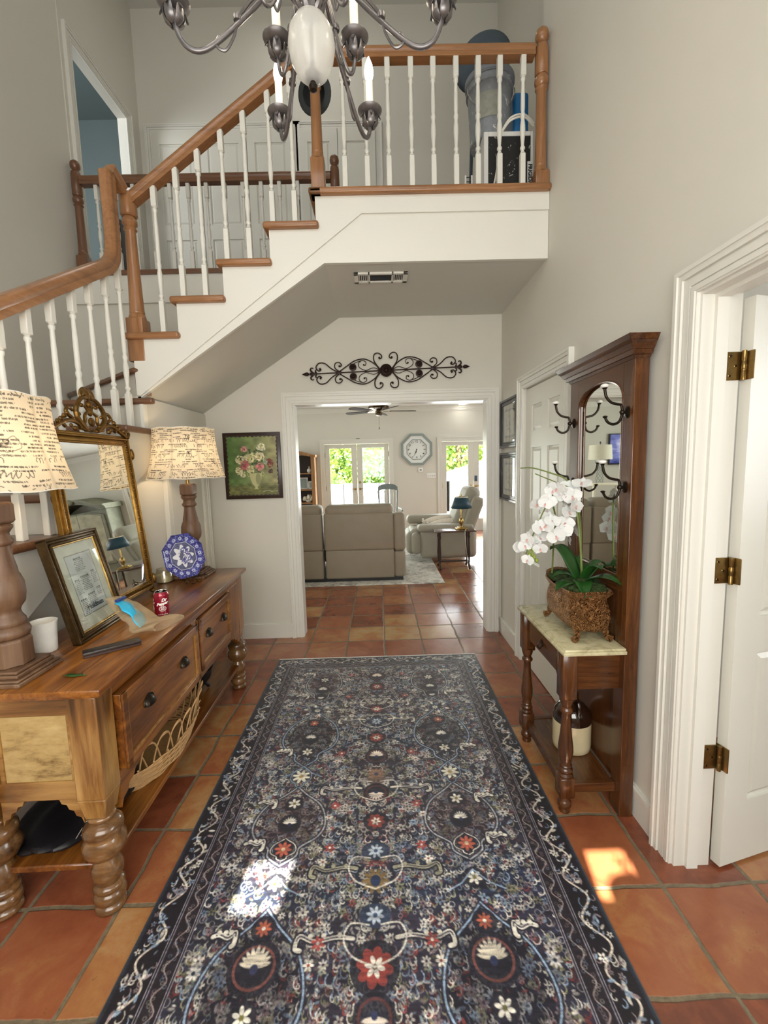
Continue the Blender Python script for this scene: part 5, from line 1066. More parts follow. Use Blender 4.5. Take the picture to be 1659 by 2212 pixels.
for i in range(28):
    t = (.22 + .78 * i / 27); p = spray[int(t * (len(spray) - 1))]; q = Vector((p.x + random.uniform(-.035, .04), p.y + random.uniform(-.05, .05), p.z + random.uniform(-.045, .02))); flower_at(q, (random.uniform(-.8, .1), random.uniform(-1, -.3), random.uniform(-.3, .6)), random.uniform(-.5, .5), random.uniform(.7, .98))
for p, n in (((.79, 1.84, 1.19), (-.2, -1, .2)), ((.80, 1.85, 1.225), (-.1, -1, .1)), ((.76, 1.84, 1.17), (-.5, -1, .1)), ((.82, 1.86, 1.27), (.3, -1, .5)), ((.865, 1.84, 1.395), (-.4, -.6, .9)), ((.83, 1.85, 1.34), (-.3, -1, .2)), ((.80, 1.86, 1.35), (-.3, -1, 0)), ((.835, 1.83, 1.30), (.5, -.9, .1))): flower_at(p, n, random.uniform(-.4, .4), 1.0)
for i in range(8):
    p = sp3[-1 - i]; flower_at((p.x + random.uniform(-.01, .05), p.y + random.uniform(-.02, .04), p.z + random.uniform(-.20, .02)), (1, random.uniform(-.6, .5), random.uniform(0, .5)), random.uniform(-.5, .5), 1.05)
bd = MB()
for p in ((.655, 1.87, 1.085), (.675, 1.87, 1.075), (.67, 1.88, 1.055), (.64, 1.87, 1.06), (.685, 1.865, 1.06)): bd.sphere(p, (.008, .008, .010), 10, 7).tube([p, (.66, 1.87, 1.13)], .0015, 5)
obj('buds', bd, 'bud_green', OR)
def bigleaf(p, az, L, W_, lift, drop):
    vs = []; n = 9
    for i in range(n + 1):
        t = i / n; w_ = W_ * math.sin(PI * min(1, .10 + t * .9)) ** .65; r = L * t; z = lift * math.sin(PI * t * .7) - drop * t * t
        for j in (-1, -.5, 0, .5, 1): vs.append((p[0] + math.cos(az) * r - math.sin(az) * w_ * j, p[1] + math.sin(az) * r + math.cos(az) * w_ * j, p[2] + z + .25 * W_ * abs(j)))
    return MB().add(vs, [(i * 5 + j, i * 5 + j + 1, (i + 1) * 5 + j + 1, (i + 1) * 5 + j) for i in range(n) for j in range(4)])
for az, L, W_, li, dr_ in ((2.2, .15, .046, .14, -.02), (-1.9, .17, .036, .05, .05), (-.9, .17, .042, .06, .02), (-2.7, .15, .034, .03, .03), (.5, .14, .036, .08, .02), (1.6, .16, .042, .10, .01), (-1.3, .12, .030, .09, -.02), (0.0, .11, .028, .10, 0), (3.0, .12, .03, .06, .02)): obj('leaf', bigleaf((.865, 1.83, MZ + .21), az, L, W_, li, dr_), 'leaf_green', OR, solid=.0015, smooth=80)

# two dark frames on the right wall
for nm, y0, y1, z0, z1, lab in (('a', 3.232, 3.655, 1.605, 1.985, 'black-framed print on the right wall, the upper of two'), ('b', 3.225, 3.655, 1.18, 1.565, 'black-framed print on the right wall, the lower of two')):
    f = empty('wall_picture', (ROOMX, (y0 + y1) / 2, z0), lab, 'picture'); mb = MB(); xx_ = ROOMX
    for a, b, t in ((0, .018, .026), (.018, .035, .018), (.035, .045, .022)):
        mb.box(xx_ - t, xx_ - .001, y0 + a, y1 - a, z0 + a, z0 + b).box(xx_ - t, xx_ - .001, y0 + a, y1 - a, z1 - b, z1 - a).box(xx_ - t, xx_ - .001, y0 + a, y0 + b, z0 + b, z1 - b).box(xx_ - t, xx_ - .001, y1 - b, y1 - a, z0 + b, z1 - b)
    obj('frame', mb, 'black_frame', f, bevel=.002); C = Canvas(y1 - y0 - .08, z1 - z0 - .08, .003, (170, 158, 132)); rng = np.random.default_rng(4); 
    C.rect(.04, .04, C.w - .04, C.h - .04, (104, 100, 84)); C.rect(.055, .055, C.w - .055, C.h - .055, (190, 180, 152))
    for k in range(60): C.ell(C.w / 2 + rng.normal() * .04, C.h / 2 + rng.normal() * .06, .014, .007, (120, 108, 84), rng.random() * 3, .5)
    grid_obj('print', C.plane((xx_ - .010, y0 + .04, z1 - .04), (0, 1, 0), (0, 0, -1)), C.a, 'paper', f); obj('glass', MB().box(xx_ - .014, xx_ - .013, y0 + .04, y1 - .04, z0 + .04, z1 - .04), 'pane_glass', f, smooth=0)

# flower painting
FP = empty('flower_painting', (-1.06, 3.69, 1.235), 'dark wood plaque with a painting of flowers in a cream urn, left of the opening', 'painting')
x0, x1, z0, z1 = -1.300, -.820, 1.237, 1.793; obj('plaque', MB().rbox(x0, x1, 3.678, 3.698, z0, z1, .004, 2), simple('plaque_brown', (46, 26, 16), .3, vary=.1), FP)
C = Canvas(x1 - x0 - .05, z1 - z0 - .05, .0022, (46, 26, 16)); rng = np.random.default_rng(17); R = rng.random; w_, h_ = C.w, C.h
edge = []
for k in range(26): edge.append((w_ * k / 25, .006 + .007 * (k % 2) + .004 * R()))
for k in range(30): edge.append((w_ - .006 - .007 * (k % 2) - .003 * R(), h_ * k / 29))
for k in range(26): edge.append((w_ * (1 - k / 25), h_ - .006 - .007 * (k % 2)))
for k in range(30): edge.append((.004 + .008 * (k % 2) + .003 * R(), h_ * (1 - k / 29)))
edge = [(min(max(a, .003), w_ - .003), min(max(b, .003), h_ - .003)) for a, b in edge]; C.poly(edge, (118, 124, 74)); base = (C.a[..., 0] > 80)[..., None]
g = np.linspace(0, 1, C.W)[None, :, None]; v_ = np.linspace(0, 1, C.H)[:, None, None]; nn = smooth_noise(C.H, C.W, 16, 12, rng)[..., None]; bgc = np.array((86, 122, 58)) * (1 - g) + np.array((156, 148, 104)) * g; bgc = bgc * (.8 + .35 * nn); tb = np.clip((v_ - .78) * 12, 0, 1); bgc = bgc * (1 - tb) + np.array((104, 106, 56)) * (.7 + .5 * nn) * tb; C.a = np.where(base, bgc, C.a)
for k in range(120): X_ = R() * w_; Y_ = h_ * (.8 + .17 * R()); C.line([(X_, Y_), (X_ + .02, Y_ + (R() - .5) * .01)], .0025, (168, 164, 108) if R() < .5 else (84, 90, 40), .6)
ux, uy = w_ * .55, h_ * .62
C.poly([(ux - .052, uy), (ux + .052, uy), (ux + .046, uy + .05), (ux + .03, uy + .095), (ux + .010, uy + .115), (ux + .012, uy + .13), (ux + .028, uy + .137), (ux - .028, uy + .137), (ux - .012, uy + .13), (ux - .010, uy + .115), (ux - .03, uy + .095), (ux - .046, uy + .05)], (186, 184, 132)); C.ell(ux + .02, uy + .05, .022, .05, (120, 122, 84), 0, .6)
for s in (-1, 1): C.ell(ux + s * .058, uy + .01, .014, .02, (190, 186, 140), 0, .9, ring=.004)
for k in range(160): a = R() * 6.28; r = .11 * R() ** .5; C.ell(ux - .01 + r * math.cos(a), uy - .10 + r * math.sin(a) * .9, .012, .005, (46, 62, 36) if R() < .6 else (120, 132, 80), R() * 3, .8)
for fx, fy, r, col, ct in ((.35, .22, .026, (216, 150, 148), (150, 40, 50)), (.68, .20, .034, (226, 222, 190), (190, 180, 110)), (.45, .36, .042, (222, 216, 162), (196, 186, 120)), (.64, .35, .038, (226, 214, 172), (206, 184, 120)), (.26, .40, .036, (222, 214, 176), (190, 170, 110)), (.34, .49, .040, (200, 106, 112), (150, 44, 66)), (.64, .52, .036, (214, 138, 132), (160, 50, 60)), (.82, .46, .034, (124, 46, 34), (90, 28, 22)), (.46, .56, .034, (206, 200, 150), (170, 160, 100)), (.22, .58, .030, (216, 210, 168), (186, 176, 116)), (.30, .64, .024, (222, 214, 178), (186, 170, 110)), (.84, .59, .020, (70, 38, 34), (50, 24, 24)), (.74, .44, .022, (150, 168, 140), (110, 130, 100))):
    for q in range(34): a = R() * 6.28; rr_ = r * R() ** .5; C.ell(w_ * fx + rr_ * math.cos(a), h_ * fy + rr_ * math.sin(a), r * .3, r * .16, np.array(col) * (.84 + .3 * R()), a + 1.2, .85)
    for q in range(7): a = R() * 6.28; C.ell(w_ * fx + r * .25 * math.cos(a), h_ * fy + r * .25 * math.sin(a), r * .18, r * .1, ct, a, .8)
C.line([(w_ * .68, h_ * .93), (w_ * .80, h_ * .915), (w_ * .84, h_ * .93), (w_ * .97, h_ * .925)], .003, (222, 216, 180), .9)
grid_obj('painted_panel', C.plane((x0 + .025, 3.6765, z1 - .025), (1, 0, 0), (0, 0, -1)), C.a, 'painted', FP)

# wrought iron scroll over the opening
WI = empty('iron_wall_scroll', (.085, 3.69, 2.27), 'wrought iron scrollwork wall decoration hanging above the wide opening', 'wall decor')
IM = Matrix.Translation((.083, 3.676, 2.268)) @ Matrix.Rotation(-.024, 4, 'Y'); K = .697 / .775
def it(mb, pts, r=.0045, n=6): mb.tube([(p[0], 0, p[1]) for p in [(q.x, q.z) for q in catmull([(a, 0, b) for a, b in pts], n)]], r, 7, IM)
def spiral(cx_, cz, r, a0, turns, s=1, n=22): return [(cx_ + r * (1 - .75 * i / n) * math.cos(a0 + s * turns * 2 * PI * i / n), cz + r * (1 - .75 * i / n) * math.sin(a0 + s * turns * 2 * PI * i / n)) for i in range(n + 1)]
mb = MB().tube([(-.62, 0, 0), (.62, 0, 0)], .005, 8, IM); obj('centre_bar', mb, 'iron', WI)
for s in (-1, 1):
    for t in (-1, 1):
        mb = MB(); it(mb, [(s * .05, t * .0), (s * .09, t * .055), (s * .17, t * .098), (s * .25, t * .09), (s * .32, t * .05), (s * .385, t * .008)], .0048)
        obj('scroll', mb, 'iron', WI, smooth=60)
        mb = MB(); it(mb, [(s * .045, t * .008), (s * .085, t * .06), (s * .098, t * .095), (s * .092, t * .130), (s * .065, t * .142), (s * .038, t * .128), (s * .032, t * .105), (s * .05, t * .095), (s * .056, t * .108)], .0048); mb.sphere((s * .05, 0, t * .104), .008, 8, 6, IM); obj('scroll', mb, 'iron', WI, smooth=60)
        mb = MB(); it(mb, [(s * .16, t * .004), (s * .215, t * .03), (s * .225, t * .065), (s * .195, t * .088), (s * .165, t * .075), (s * .168, t * .05), (s * .185, t * .05)], .003); mb.sphere((s * .182, 0, t * .054), .007, 8, 6, IM); it(mb, [(s * .055, t * .005), (s * .10, t * .026), (s * .15, t * .012), (s * .18, 0)], .003); it(mb, [(s * .20, t * .088), (s * .25, t * .072), (s * .275, t * .055)], .003); obj('scroll', mb, 'iron', WI, smooth=60)
        mb = MB(); it(mb, [(s * .385, t * .008), (s * .42, t * .04), (s * .415, t * .075), (s * .385, t * .082), (s * .365, t * .062), (s * .38, t * .045)], .0045); mb.sphere((s * .383, 0, t * .052), .0085, 8, 6, IM); obj('scroll', mb, 'iron', WI, smooth=60)
        mb = MB(); it(mb, [(s * .40, t * .006), (s * .45, t * .035), (s * .50, t * .078), (s * .55, t * .082), (s * .575, t * .05), (s * .555, t * .022), (s * .535, t * .03), (s * .545, t * .045)], .0048); mb.sphere((s * .543, 0, t * .036), .009, 8, 6, IM); obj('scroll', mb, 'iron', WI, smooth=60)
        obj('rosette', MB().lathe([(.030, 0), (.029, .004), (.018, .007), (.012, .004), (.006, .010), (.001, .011)], (0, 0, 0), 16, IM @ Matrix.Translation((s * .272, -.004, t * .037)) @ Matrix.Rotation(PI / 2, 4, 'X')), 'iron', WI)
    fl = MB(); fl.rbox(s * .60 - .03, s * .60 + .03, -.006, .006, -.011, .011, .004, 2, IM); fl.lathe([(.006, 0), (.016, .014), (.014, .03), (.001, .058)], (0, 0, 0), 10, IM @ Matrix.Translation((s * .635, 0, 0)) @ Matrix.Rotation(s * PI / 2, 4, 'Y'))
    for t in (-1, 1):
        fl.tube([(p.x, 0, p.z) for p in catmull([(s * .60, 0, t * .006), (s * .622, 0, t * .030), (s * .612, 0, t * .048), (s * .598, 0, t * .042)], 5)], [.007] * 5 + [.006] * 5 + [.0045] * 6, 7, IM); fl.tube([(p.x, 0, p.z) for p in catmull([(s * .575, 0, t * .006), (s * .582, 0, t * .026), (s * .568, 0, t * .032)], 5)], .005, 7, IM)
    obj('fleur_de_lis', fl, 'iron', WI, smooth=60); obj('collar', MB().rbox(s * .39 - .02, s * .39 + .02, -.008, .008, -.012, .012, .004, 2, IM), 'iron', WI)
obj('centre_rosette', MB().lathe([(.052, 0), (.051, .006), (.044, .009), (.038, .005), (.022, .012), (.016, .007), (.008, .015), (.001, .016)], (0, 0, 0), 28, IM @ Matrix.Translation((0, -.004, 0)) @ Matrix.Rotation(PI / 2, 4, 'X')), 'iron', WI)
# soffit air vent
AV = empty('ceiling_vent', (.045, 2.98, 2.70), 'white louvred air vent in the ceiling under the landing', 'vent')
zc = 2.695; x0, x1, y0, y1 = -.125, .218, 2.86, 3.005; mb = MB(); f_ = .022
mb.box(x0, x1, y0, y0 + f_, zc - .008, zc + .004).box(x0, x1, y1 - f_, y1, zc - .008, zc + .004).box(x0, x0 + .03, y0, y1, zc - .008, zc + .004).box(x1 - .03, x1, y0, y1, zc - .008, zc + .004).box(x0 + .09, x0 + .103, y0, y1, zc - .008, zc + .004).box(x1 - .103, x1 - .09, y0, y1, zc - .008, zc + .004)
obj('frame', mb, 'trim_paint', AV, smooth=0, bevel=.002); obj('duct', MB().box(x0 + .02, x1 - .02, y0 + .01, y1 - .01, zc + .0035, zc + .0045), 'ink', AV, smooth=0)
sm = MB()
for k in range(5): sm.box(x0 + .034 + k * .012, x0 + .038 + k * .012, y0 + .02, y1 - .02, zc - .005, zc + .003).box(x1 - .038 - k * .012, x1 - .034 - k * .012, y0 + .02, y1 - .02, zc - .005, zc + .003)
obj('louvres', sm, 'trim_paint', AV, smooth=0); sm = MB().box(x0 + .103, x1 - .103, y0 + f_, y1 - f_, zc - .001, zc + .0005)
for k in range(9): sm.box(x0 + .103, x1 - .103, y0 + .026 + k * .0105, y0 + .0285 + k * .0105, zc - .003, zc)
obj('filter_grille', sm, 'dark_plastic', AV, 'dark centre grille', smooth=0)

# ---------------------------------------------------------------- living room shell
LB = 9.40
wall('wall_living_back', 'y', LB, LB + .12, -4.7, 5.0, 0, 2.72, holes=[(-1.155, .225, 0, 1.95), (1.37, 2.75, 0, 1.95)])
wall('wall_living_left', 'x', -4.7, -4.6, 3.83, LB, 0, 2.72); wall('wall_living_right', 'x', 4.9, 5.0, 3.83, LB, 0, 2.72)
wall('wall_living_front', 'y', 3.70, 3.83, 1.175, 5.0, 0, 2.72); wall('wall_living_front_left', 'y', 3.70, 3.83, -4.7, -2.43, 0, 2.72)
struct('ceiling_living', MB().box(-4.7, 5.0, 3.83, LB, 2.70, 2.78), 'ceiling_paint', smooth=0)
mb = MB()
for z0, z1, t in ((2.60, 2.625, .015), (2.625, 2.66, .035), (2.66, 2.68, .055), (2.68, 2.70, .075)): mb.box(-4.6, 4.9, LB - t, LB, z0, z1).box(-4.6, -4.6 + t, 3.83, LB, z0, z1).box(4.9 - t, 4.9, 3.83, LB, z0, z1)
struct('trim_crown', mb, 'trim_paint', smooth=0)
casing('trim_11', 'y', LB, -1, -1.155, .225, 0, 1.95, sc=1.1); casing('trim_12', 'y', LB, -1, 1.37, 2.75, 0, 1.95, sc=1.1)
for a, b in ((-4.6, -1.26), (.33, 1.27), (2.85, 4.9)): baseboard('baseboard_living', 'y', LB, -1, a, b)
def french(nm, x0, x1, hinge):
    n = struct(nm, MB().extend(MB()).box(x0, x1, LB + .03, LB + .07, 0, .02), 'trim_paint', smooth=0); xm = (x0 + x1) / 2
    for k, (a, b) in enumerate(((x0 + .004, xm - .003), (xm + .003, x1 - .004))):
        s = .125 if k == 0 else .115; s2 = .115 if k == 0 else .125
        a0, b0 = (a + .10, b - .115) if k == 0 else (a + .115, b - .10)
        f = obj('door_leaf', MB().box(a, a0, LB + .03, LB + .07, .02, 1.945).box(b0, b, LB + .03, LB + .07, .02, 1.945).box(a0, b0, LB + .03, LB + .07, .02, .26).box(a0, b0, LB + .03, LB + .07, 1.86, 1.945), 'door_paint', n, smooth=0, bevel=.004)
        obj('glass_pane', MB().box(a0, b0, LB + .048, LB + .052, .26, 1.86), 'pane_glass', f, smooth=0)
        xh = b - .05 if k == 0 else a + .05; s_ = -1 if k == 0 else 1
        obj('lever_handle', MB().lathe([(.026, 0), (.026, .006), (.012, .01), (.012, .03), (.001, .034)], (0, 0, 0), 16, Matrix.Translation((xh, LB + .03, .98)) @ Matrix.Rotation(PI / 2, 4, 'X')).tube([(xh, LB, .98), (xh + s_ * .05, LB - .003, .985), (xh + s_ * .095, LB, .975)], .007, 8), 'brass', f)
        if k: obj('deadbolt', MB().lathe([(.025, 0), (.024, .010), (.010, .014), (.001, .018)], (0, 0, 0), 16, Matrix.Translation((xh, LB + .03, 1.12)) @ Matrix.Rotation(PI / 2, 4, 'X')), 'brass', f)
        for z in (.25, 1.0, 1.72): obj('hinge', MB().lathe([(.008, 0), (.008, .10)], (a - .002 if k == 0 else b + .002, LB + .025, z - .05), 8), 'antique_brass', f)
    return n
french('door_6', -1.155, .225, 0); fr2 = french('door_7', 1.37, 2.75, 0)
obj('keypad_lock', MB().rbox(2.085, 2.135, LB + .005, LB + .03, 1.08, 1.20, .006, 2), simple('lock_blue', (70, 92, 118), .3, .4), fr2)
obj('door_stop', MB().tube([(-.47, LB - .02, 2.055), (-.39, LB - .02, 2.055)], .005, 6), 'ink', bpy.data.objects['door_6'])

# ---------------------------------------------------------------- living room things
LR = empty('area_rug', (-.4, 6.4, 0), 'pale grey and white faded rug under the sofa in the living room', 'rug'); obj('pile', MB().rbox(-1.9, .79, 5.27, 8.1, 0, .012, .004, 1), 'faded_rug', LR)
SF = empty('sofa', (-.85, 5.85, 0), 'taupe leather reclining sofa seen from behind beyond the opening', 'sofa')
def sp(name, mb, m='leather', **k): return obj(name, mb, m, SF, smooth=60, **k)
xs = [(-2.35, -1.55), (-1.53, -.74), (-.715, .17)]
for a, b in ((-1.53, -.735), (-.715, .17)):
    sp('back_panel', MB().rbox(a, b, 5.40, 5.62, .42, .90, .03, 4)); sp('headrest', MB().rbox(a + (.02 if a > -1 else 0), b - .005, 5.405, 5.68, .845, 1.0, .06, 5)); sp('lower_back', MB().rbox(a + .01, b, 5.41, 5.60, .055, .43, .025, 4)); sp('seat_cushion', MB().rbox(a, b, 5.6, 6.28, .28, .50, .06, 4)); sp('footrest', MB().rbox(a, b, 6.20, 6.34, .10, .42, .05, 3))
for a, b in ((.165, .312), (-1.69, -1.535)):
    sp('arm', MB().rbox(a, b, 5.42, 6.30, .06, .40, .035, 4)); sp('arm_top', MB().rbox(a, b + .004, 5.415, 6.30, .395, .905 if False else .62, .045, 4)); sp('arm_wing', MB().rbox(a, b, 5.405, 5.60, .40, .885, .04, 4))
obj('base_frame', MB().box(-1.66, .28, 5.46, 6.25, .0, .065), 'dark_plastic', SF, smooth=0)
RCL = empty('recliner', (1.05, 6.8, 0), 'grey leather recliner chair facing left beside the small wooden table', 'armchair')
def rp(name, mb, m='leather_light', **k): return obj(name, mb, m, RCL, smooth=60, **k)
rp('side_body', MB().rbox(.60, 1.45, 6.40, 6.56, .06, .50, .07, 5)); rp('armrest', MB().rbox(.56, 1.40, 6.36, 6.60, .47, .58, .05, 5)); rp('side_body', MB().rbox(.60, 1.45, 7.16, 7.32, .06, .50, .07, 5)); rp('armrest', MB().rbox(.45, 1.35, 7.10, 7.34, .50, .64, .05, 5))
rp('seat_cushion', MB().rbox(.45, 1.20, 6.55, 7.15, .28, .50, .09, 5)); rp('footrest', MB().rbox(.40, .56, 6.56, 7.14, .10, .46, .08, 5)); rp('footrest_side', MB().rbox(.47, .62, 6.42, 6.58, .12, .46, .07, 5))
MK = Matrix.Translation((1.22, 6.86, .42)) @ Matrix.Rotation(.38, 4, 'Y'); rp('backrest', MB().rbox(-.09, .12, -.31, .31, 0, .62, .09, 5, MK)); rp('head_pillow', MB().rbox(-.13, .10, -.29, .29, .44, .74, .10, 5, MK)); rp('back_wing', MB().rbox(-.02, .16, -.42, -.28, -.02, .62, .05, 4, MK)); rp('back_wing', MB().rbox(-.02, .16, .28, .42, -.02, .62, .05, 4, MK)); rp('lumbar_cushion', MB().rbox(-.16, .0, -.28, .28, .05, .42, .09, 5, MK))
for n, (x, y, z, r, l) in enumerate(((.98, 6.70, .56, .055, 'white ruffled cushion lying on the recliner seat, nearer of two'), (.93, 6.93, .585, .055, 'white ruffled cushion lying on the recliner seat, farther of two'))):
    cu = empty('throw_cushion', (x, y, z), l, 'cushion', 'white cushions on the recliner'); obj('cover', MB().sphere((0, 0, 0), (.25, .09, .065), 18, 10, Matrix.Rotation(-.16, 4, 'Y')), simple('cushion_white', (226, 216, 202), .9, vary=.08, scale=20), cu, world=False)
    rf = MB()
    for s in (-1, 1): rf.tube([(s * (.235 + .012 * math.sin(7 * q)), .055 * math.cos(q), s * .035 + .055 * math.sin(q)) for q in [2 * PI * k / 30 for k in range(30)]], .012, 6, closed=True)
    obj('ruffle', rf, 'cushion_white', cu, world=False)
ST = empty('side_table', (1.03, 6.05, 0), 'small dark wooden trestle side table in front of the recliner', 'side table')
obj('table_top', MB().rbox(.755, 1.335, 5.93, 6.20, .53, .552, .006, 2), simple('mahogany', (78, 48, 38), .22, vary=.2, scale=12, Coat_Weight=.4), ST)
for x in (.83, 1.24):
    for y in (5.985, 6.14): obj('leg', MB().lathe([(.014, .09), (.011, .11), (.015, .16), (.018, .22), (.012, .34), (.011, .42), (.018, .46), (.013, .49), (.018, .53)], (x, y, 0), 12), 'dark_wood', ST)
    obj('trestle_foot', MB().tube(catmull([(x, 5.93, .012), (x, 5.97, .05), (x, 6.065, .085), (x, 6.155, .05), (x, 6.20, .012)], 5), .016, 8), 'dark_wood', ST)
obj('stretcher', MB().tube([(.83, 6.065, .10), (1.24, 6.065, .10)], .012, 8), 'dark_wood', ST)
TL = empty('side_table_lamp', (1.15, 6.07, .552), 'small brass lamp with navy blue shade on the trestle side table', 'lamp')
obj('base', MB().rbox(-.085, .085, -.06, .06, .006, .022, .004, 2).rbox(-.06, .06, -.045, .045, .022, .036, .004, 2), 'brass', TL, world=False)
for s in (-1, 1):
    for q in (-1, 1): obj('foot', MB().sphere((s * .07, q * .048, .006), (.014, .012, .006), 8, 5), 'brass', TL, world=False)
obj('stem', MB().lathe([(.018, .036), (.012, .05), (.026, .075), (.034, .11), (.028, .15), (.012, .165), (.010, .19), (.009, .49), (.001, .50)], (0, 0, 0), 16), 'brass', TL, world=False); obj('lamp_shade', MB().lathe([(.150, .305), (.092, .455)], (0, 0, 0), 28, cap=False), 'navy_shade', TL, world=False, solid=.003); obj('shade_trim', MB().lathe([(.0925, .453), (.092, .463), (.088, .463)], (0, 0, 0), 28, cap=False), 'cream_shade', TL, world=False)
obj('power_cord', MB().tube(catmull([(.06, -.05, .01), (.02, -.16, -.01), (.03, -.165, -.2), (.06, -.14, -.45), (.08, -.1, -.545)], 6), .003, 5), 'candle_white', TL, world=False)
# clock
CK = empty('wall_clock', (.825, 9.39, 1.795), 'large grey octagonal wall clock between the glass doors', 'clock')
CM = Matrix.Translation((.825, LB - .002, 1.795)) @ Matrix.Rotation(PI / 2, 4, 'X')
def octring(r0, r1, z0, z1, mat, name): 
    k = 1 / math.cos(PI / 8); return obj(name, MB().lathe([(r1 * k, 0), (r1 * k, z1), (r0 * k, z1), (r0 * k, z0)], (0, 0, 0), 8, CM, rot=PI / 8, cap=False), mat, CK, smooth=0)
octring(.285, .335, .02, .045, 'clock_grey', 'outer_frame'); octring(.215, .287, .02, .032, 'clock_white', 'inner_frame'); octring(.205, .217, .01, .038, 'clock_grey', 'inner_bead')
k = 1 / math.cos(PI / 8); obj('dial', MB().lathe([(.21 * k, 0), (.21 * k, .014)], (0, 0, 0), 8, CM, rot=PI / 8), 'clock_white', CK, smooth=0)
nm = MB()
for h in range(1, 13): a = PI / 2 - h * PI / 6; nm.extend(text_mb(str(h), .062, .0006, CM @ Matrix.Translation((.168 * math.cos(a), .168 * math.sin(a), .0150)) @ Matrix.Rotation(a - PI / 2, 4, 'Z'), bold=.0008))
obj('numerals', nm, 'ink', CK, smooth=0)
for a, L, w_ in ((math.radians(-102), .09, .008), (math.radians(-112), .15, .006)): obj('clock_hand', MB().prism([(-.03 * math.cos(a), -.03 * math.sin(a)), (L * .6 * math.cos(a) - w_ * math.sin(a), L * .6 * math.sin(a) + w_ * math.cos(a)), (L * math.cos(a), L * math.sin(a)), (L * .6 * math.cos(a) + w_ * math.sin(a), L * .6 * math.sin(a) - w_ * math.cos(a))], 'z', .017, .019, CM), 'ink', CK, smooth=0)
obj('hub', MB().lathe([(.012, .016), (.012, .022)], (0, 0, 0), 12, CM), 'ink', CK)
TH = empty('thermostat', (.905, 9.39, 1.36), 'small white thermostat on the wall just below the octagonal clock', 'thermostat'); obj('housing', MB().rbox(.855, .955, LB - .03, LB - .001, 1.305, 1.405, .006, 2), 'white_plastic', TH); obj('display', MB().box(.885, .925, LB - .032, LB - .029, 1.34, 1.375), 'grey_plastic', TH)
SW = empty('light_switch_plate', (1.135, 9.39, 1.23), 'white switch plate with four toggles left of the right-hand glass doors', 'light switch'); obj('plate', MB().rbox(1.04, 1.235, LB - .008, LB - .001, 1.17, 1.285, .003, 2), 'white_plastic', SW)
for k_ in range(4): obj('toggle', MB().rbox(1.062 + k_ * .046, 1.070 + k_ * .046, LB - .020, LB - .006, 1.215, 1.24, .002, 1), 'clock_grey', SW)
# fan
FN = empty('ceiling_fan', (.028, 7.7, 2.70), 'brass and brown five-blade ceiling fan in the living room', 'ceiling fan')
obj('canopy', MB().lathe([(.06, 0), (.062, -.02), (.03, -.05), (.012, -.06), (.012, -.13), (.02, -.135)][::-1], (0, 0, 0), 20), 'antique_brass', FN, world=False)
obj('motor_housing', MB().lathe([(.02, -.13), (.06, -.15), (.15, -.175), (.185, -.205), (.175, -.235), (.11, -.262), (.05, -.27), (.045, -.30), (.06, -.31), (.058, -.345), (.03, -.36), (.001, -.362)][::-1], (0, 0, 0), 28), 'bronze', FN, world=False)
for k_ in range(5):
    a = math.radians(8 + 72 * k_); M = Matrix.Rotation(a, 4, 'Z') @ Matrix.Translation((0, 0, -.285)) @ Matrix.Rotation(.2, 4, 'X'); obj('blade_iron', MB().rbox(.08, .22, -.018, .018, -.004, .004, .003, 1, M), 'antique_brass', FN, world=False)
    P_ = [(.20, -.045), (.60, -.065), (.655, -.045), (.67, 0), (.655, .045), (.60, .065), (.20, .045)]; obj('blade', MB().prism(P_, 'z', .004, .011, M), 'fan_blade', FN, world=False, smooth=0)
obj('pull_chain', MB().tube([(.0, -.02, -.35), (.0, -.02, -.56)], .0022, 6).sphere((0, -.02, -.575), (.008, .008, .02), 8, 6), 'dark_bronze', FN, world=False)
RL = empty('recessed_light', (1.78, 9.15, 2.70), 'lit round recessed light in the living room ceiling', 'ceiling light'); obj('trim_ring', MB().lathe([(.085, 0), (.09, -.006), (.10, -.004), (.10, 0)], (0, 0, 0), 28, cap=False), 'trim_paint', RL, world=False); obj('lens', MB().lathe([(.085, -.001), (.085, -.004)], (0, 0, 0), 28), 'can_light_lit', RL, world=False)
light('recessed_lamp', 'POINT', (1.78, 9.1, 2.60), .5, (1, .96, .88), .05)
CV = empty('ceiling_grille', (1.0, 8.6, 2.70), 'dark return air grille in the living room ceiling right of the fan', 'vent'); obj('frame', MB().box(.62, 1.30, 8.15, 8.75, 2.690, 2.6995), simple('grille_grey', (92, 94, 84), .6), CV, smooth=0); sl_ = MB()
for k_ in range(14): sl_.box(.64, 1.28, 8.18 + k_ * .04, 8.20 + k_ * .04, 2.686, 2.691)
obj('slats', sl_, 'clock_grey', CV, smooth=0)
# bookcase
BC = empty('bookcase', (-1.68, 9.2, 0), 'brown wooden bookcase with curved cornice left of the glass doors', 'bookcase'); bx0, bx1, by0, by1, bh = -2.10, -1.33, 9.02, 9.38, 1.72
obj('side_panel', MB().box(bx0, bx0 + .03, by0, by1, 0, bh), 'bookcase_wood', BC, bevel=.003); obj('side_panel', MB().box(bx1 - .03, bx1, by0, by1, 0, bh), 'bookcase_wood', BC, bevel=.003)
obj('stile', MB().rbox(bx1 - .07, bx1 + .01, by0 - .02, by0 + .01, 0, bh, .008, 2), 'bookcase_wood', BC); obj('stile', MB().rbox(bx0 - .01, bx0 + .07, by0 - .02, by0 + .01, 0, bh, .008, 2), 'bookcase_wood', BC)
obj('back_panel', MB().box(bx0, bx1, by1 - .015, by1, 0, bh), 'dark_wood', BC, smooth=0)
for z in (.10, .42, .74, 1.02, 1.36): obj('shelf', MB().box(bx0 + .03, bx1 - .03, by0, by1 - .015, z - .025, z), 'bookcase_wood', BC, bevel=.003)
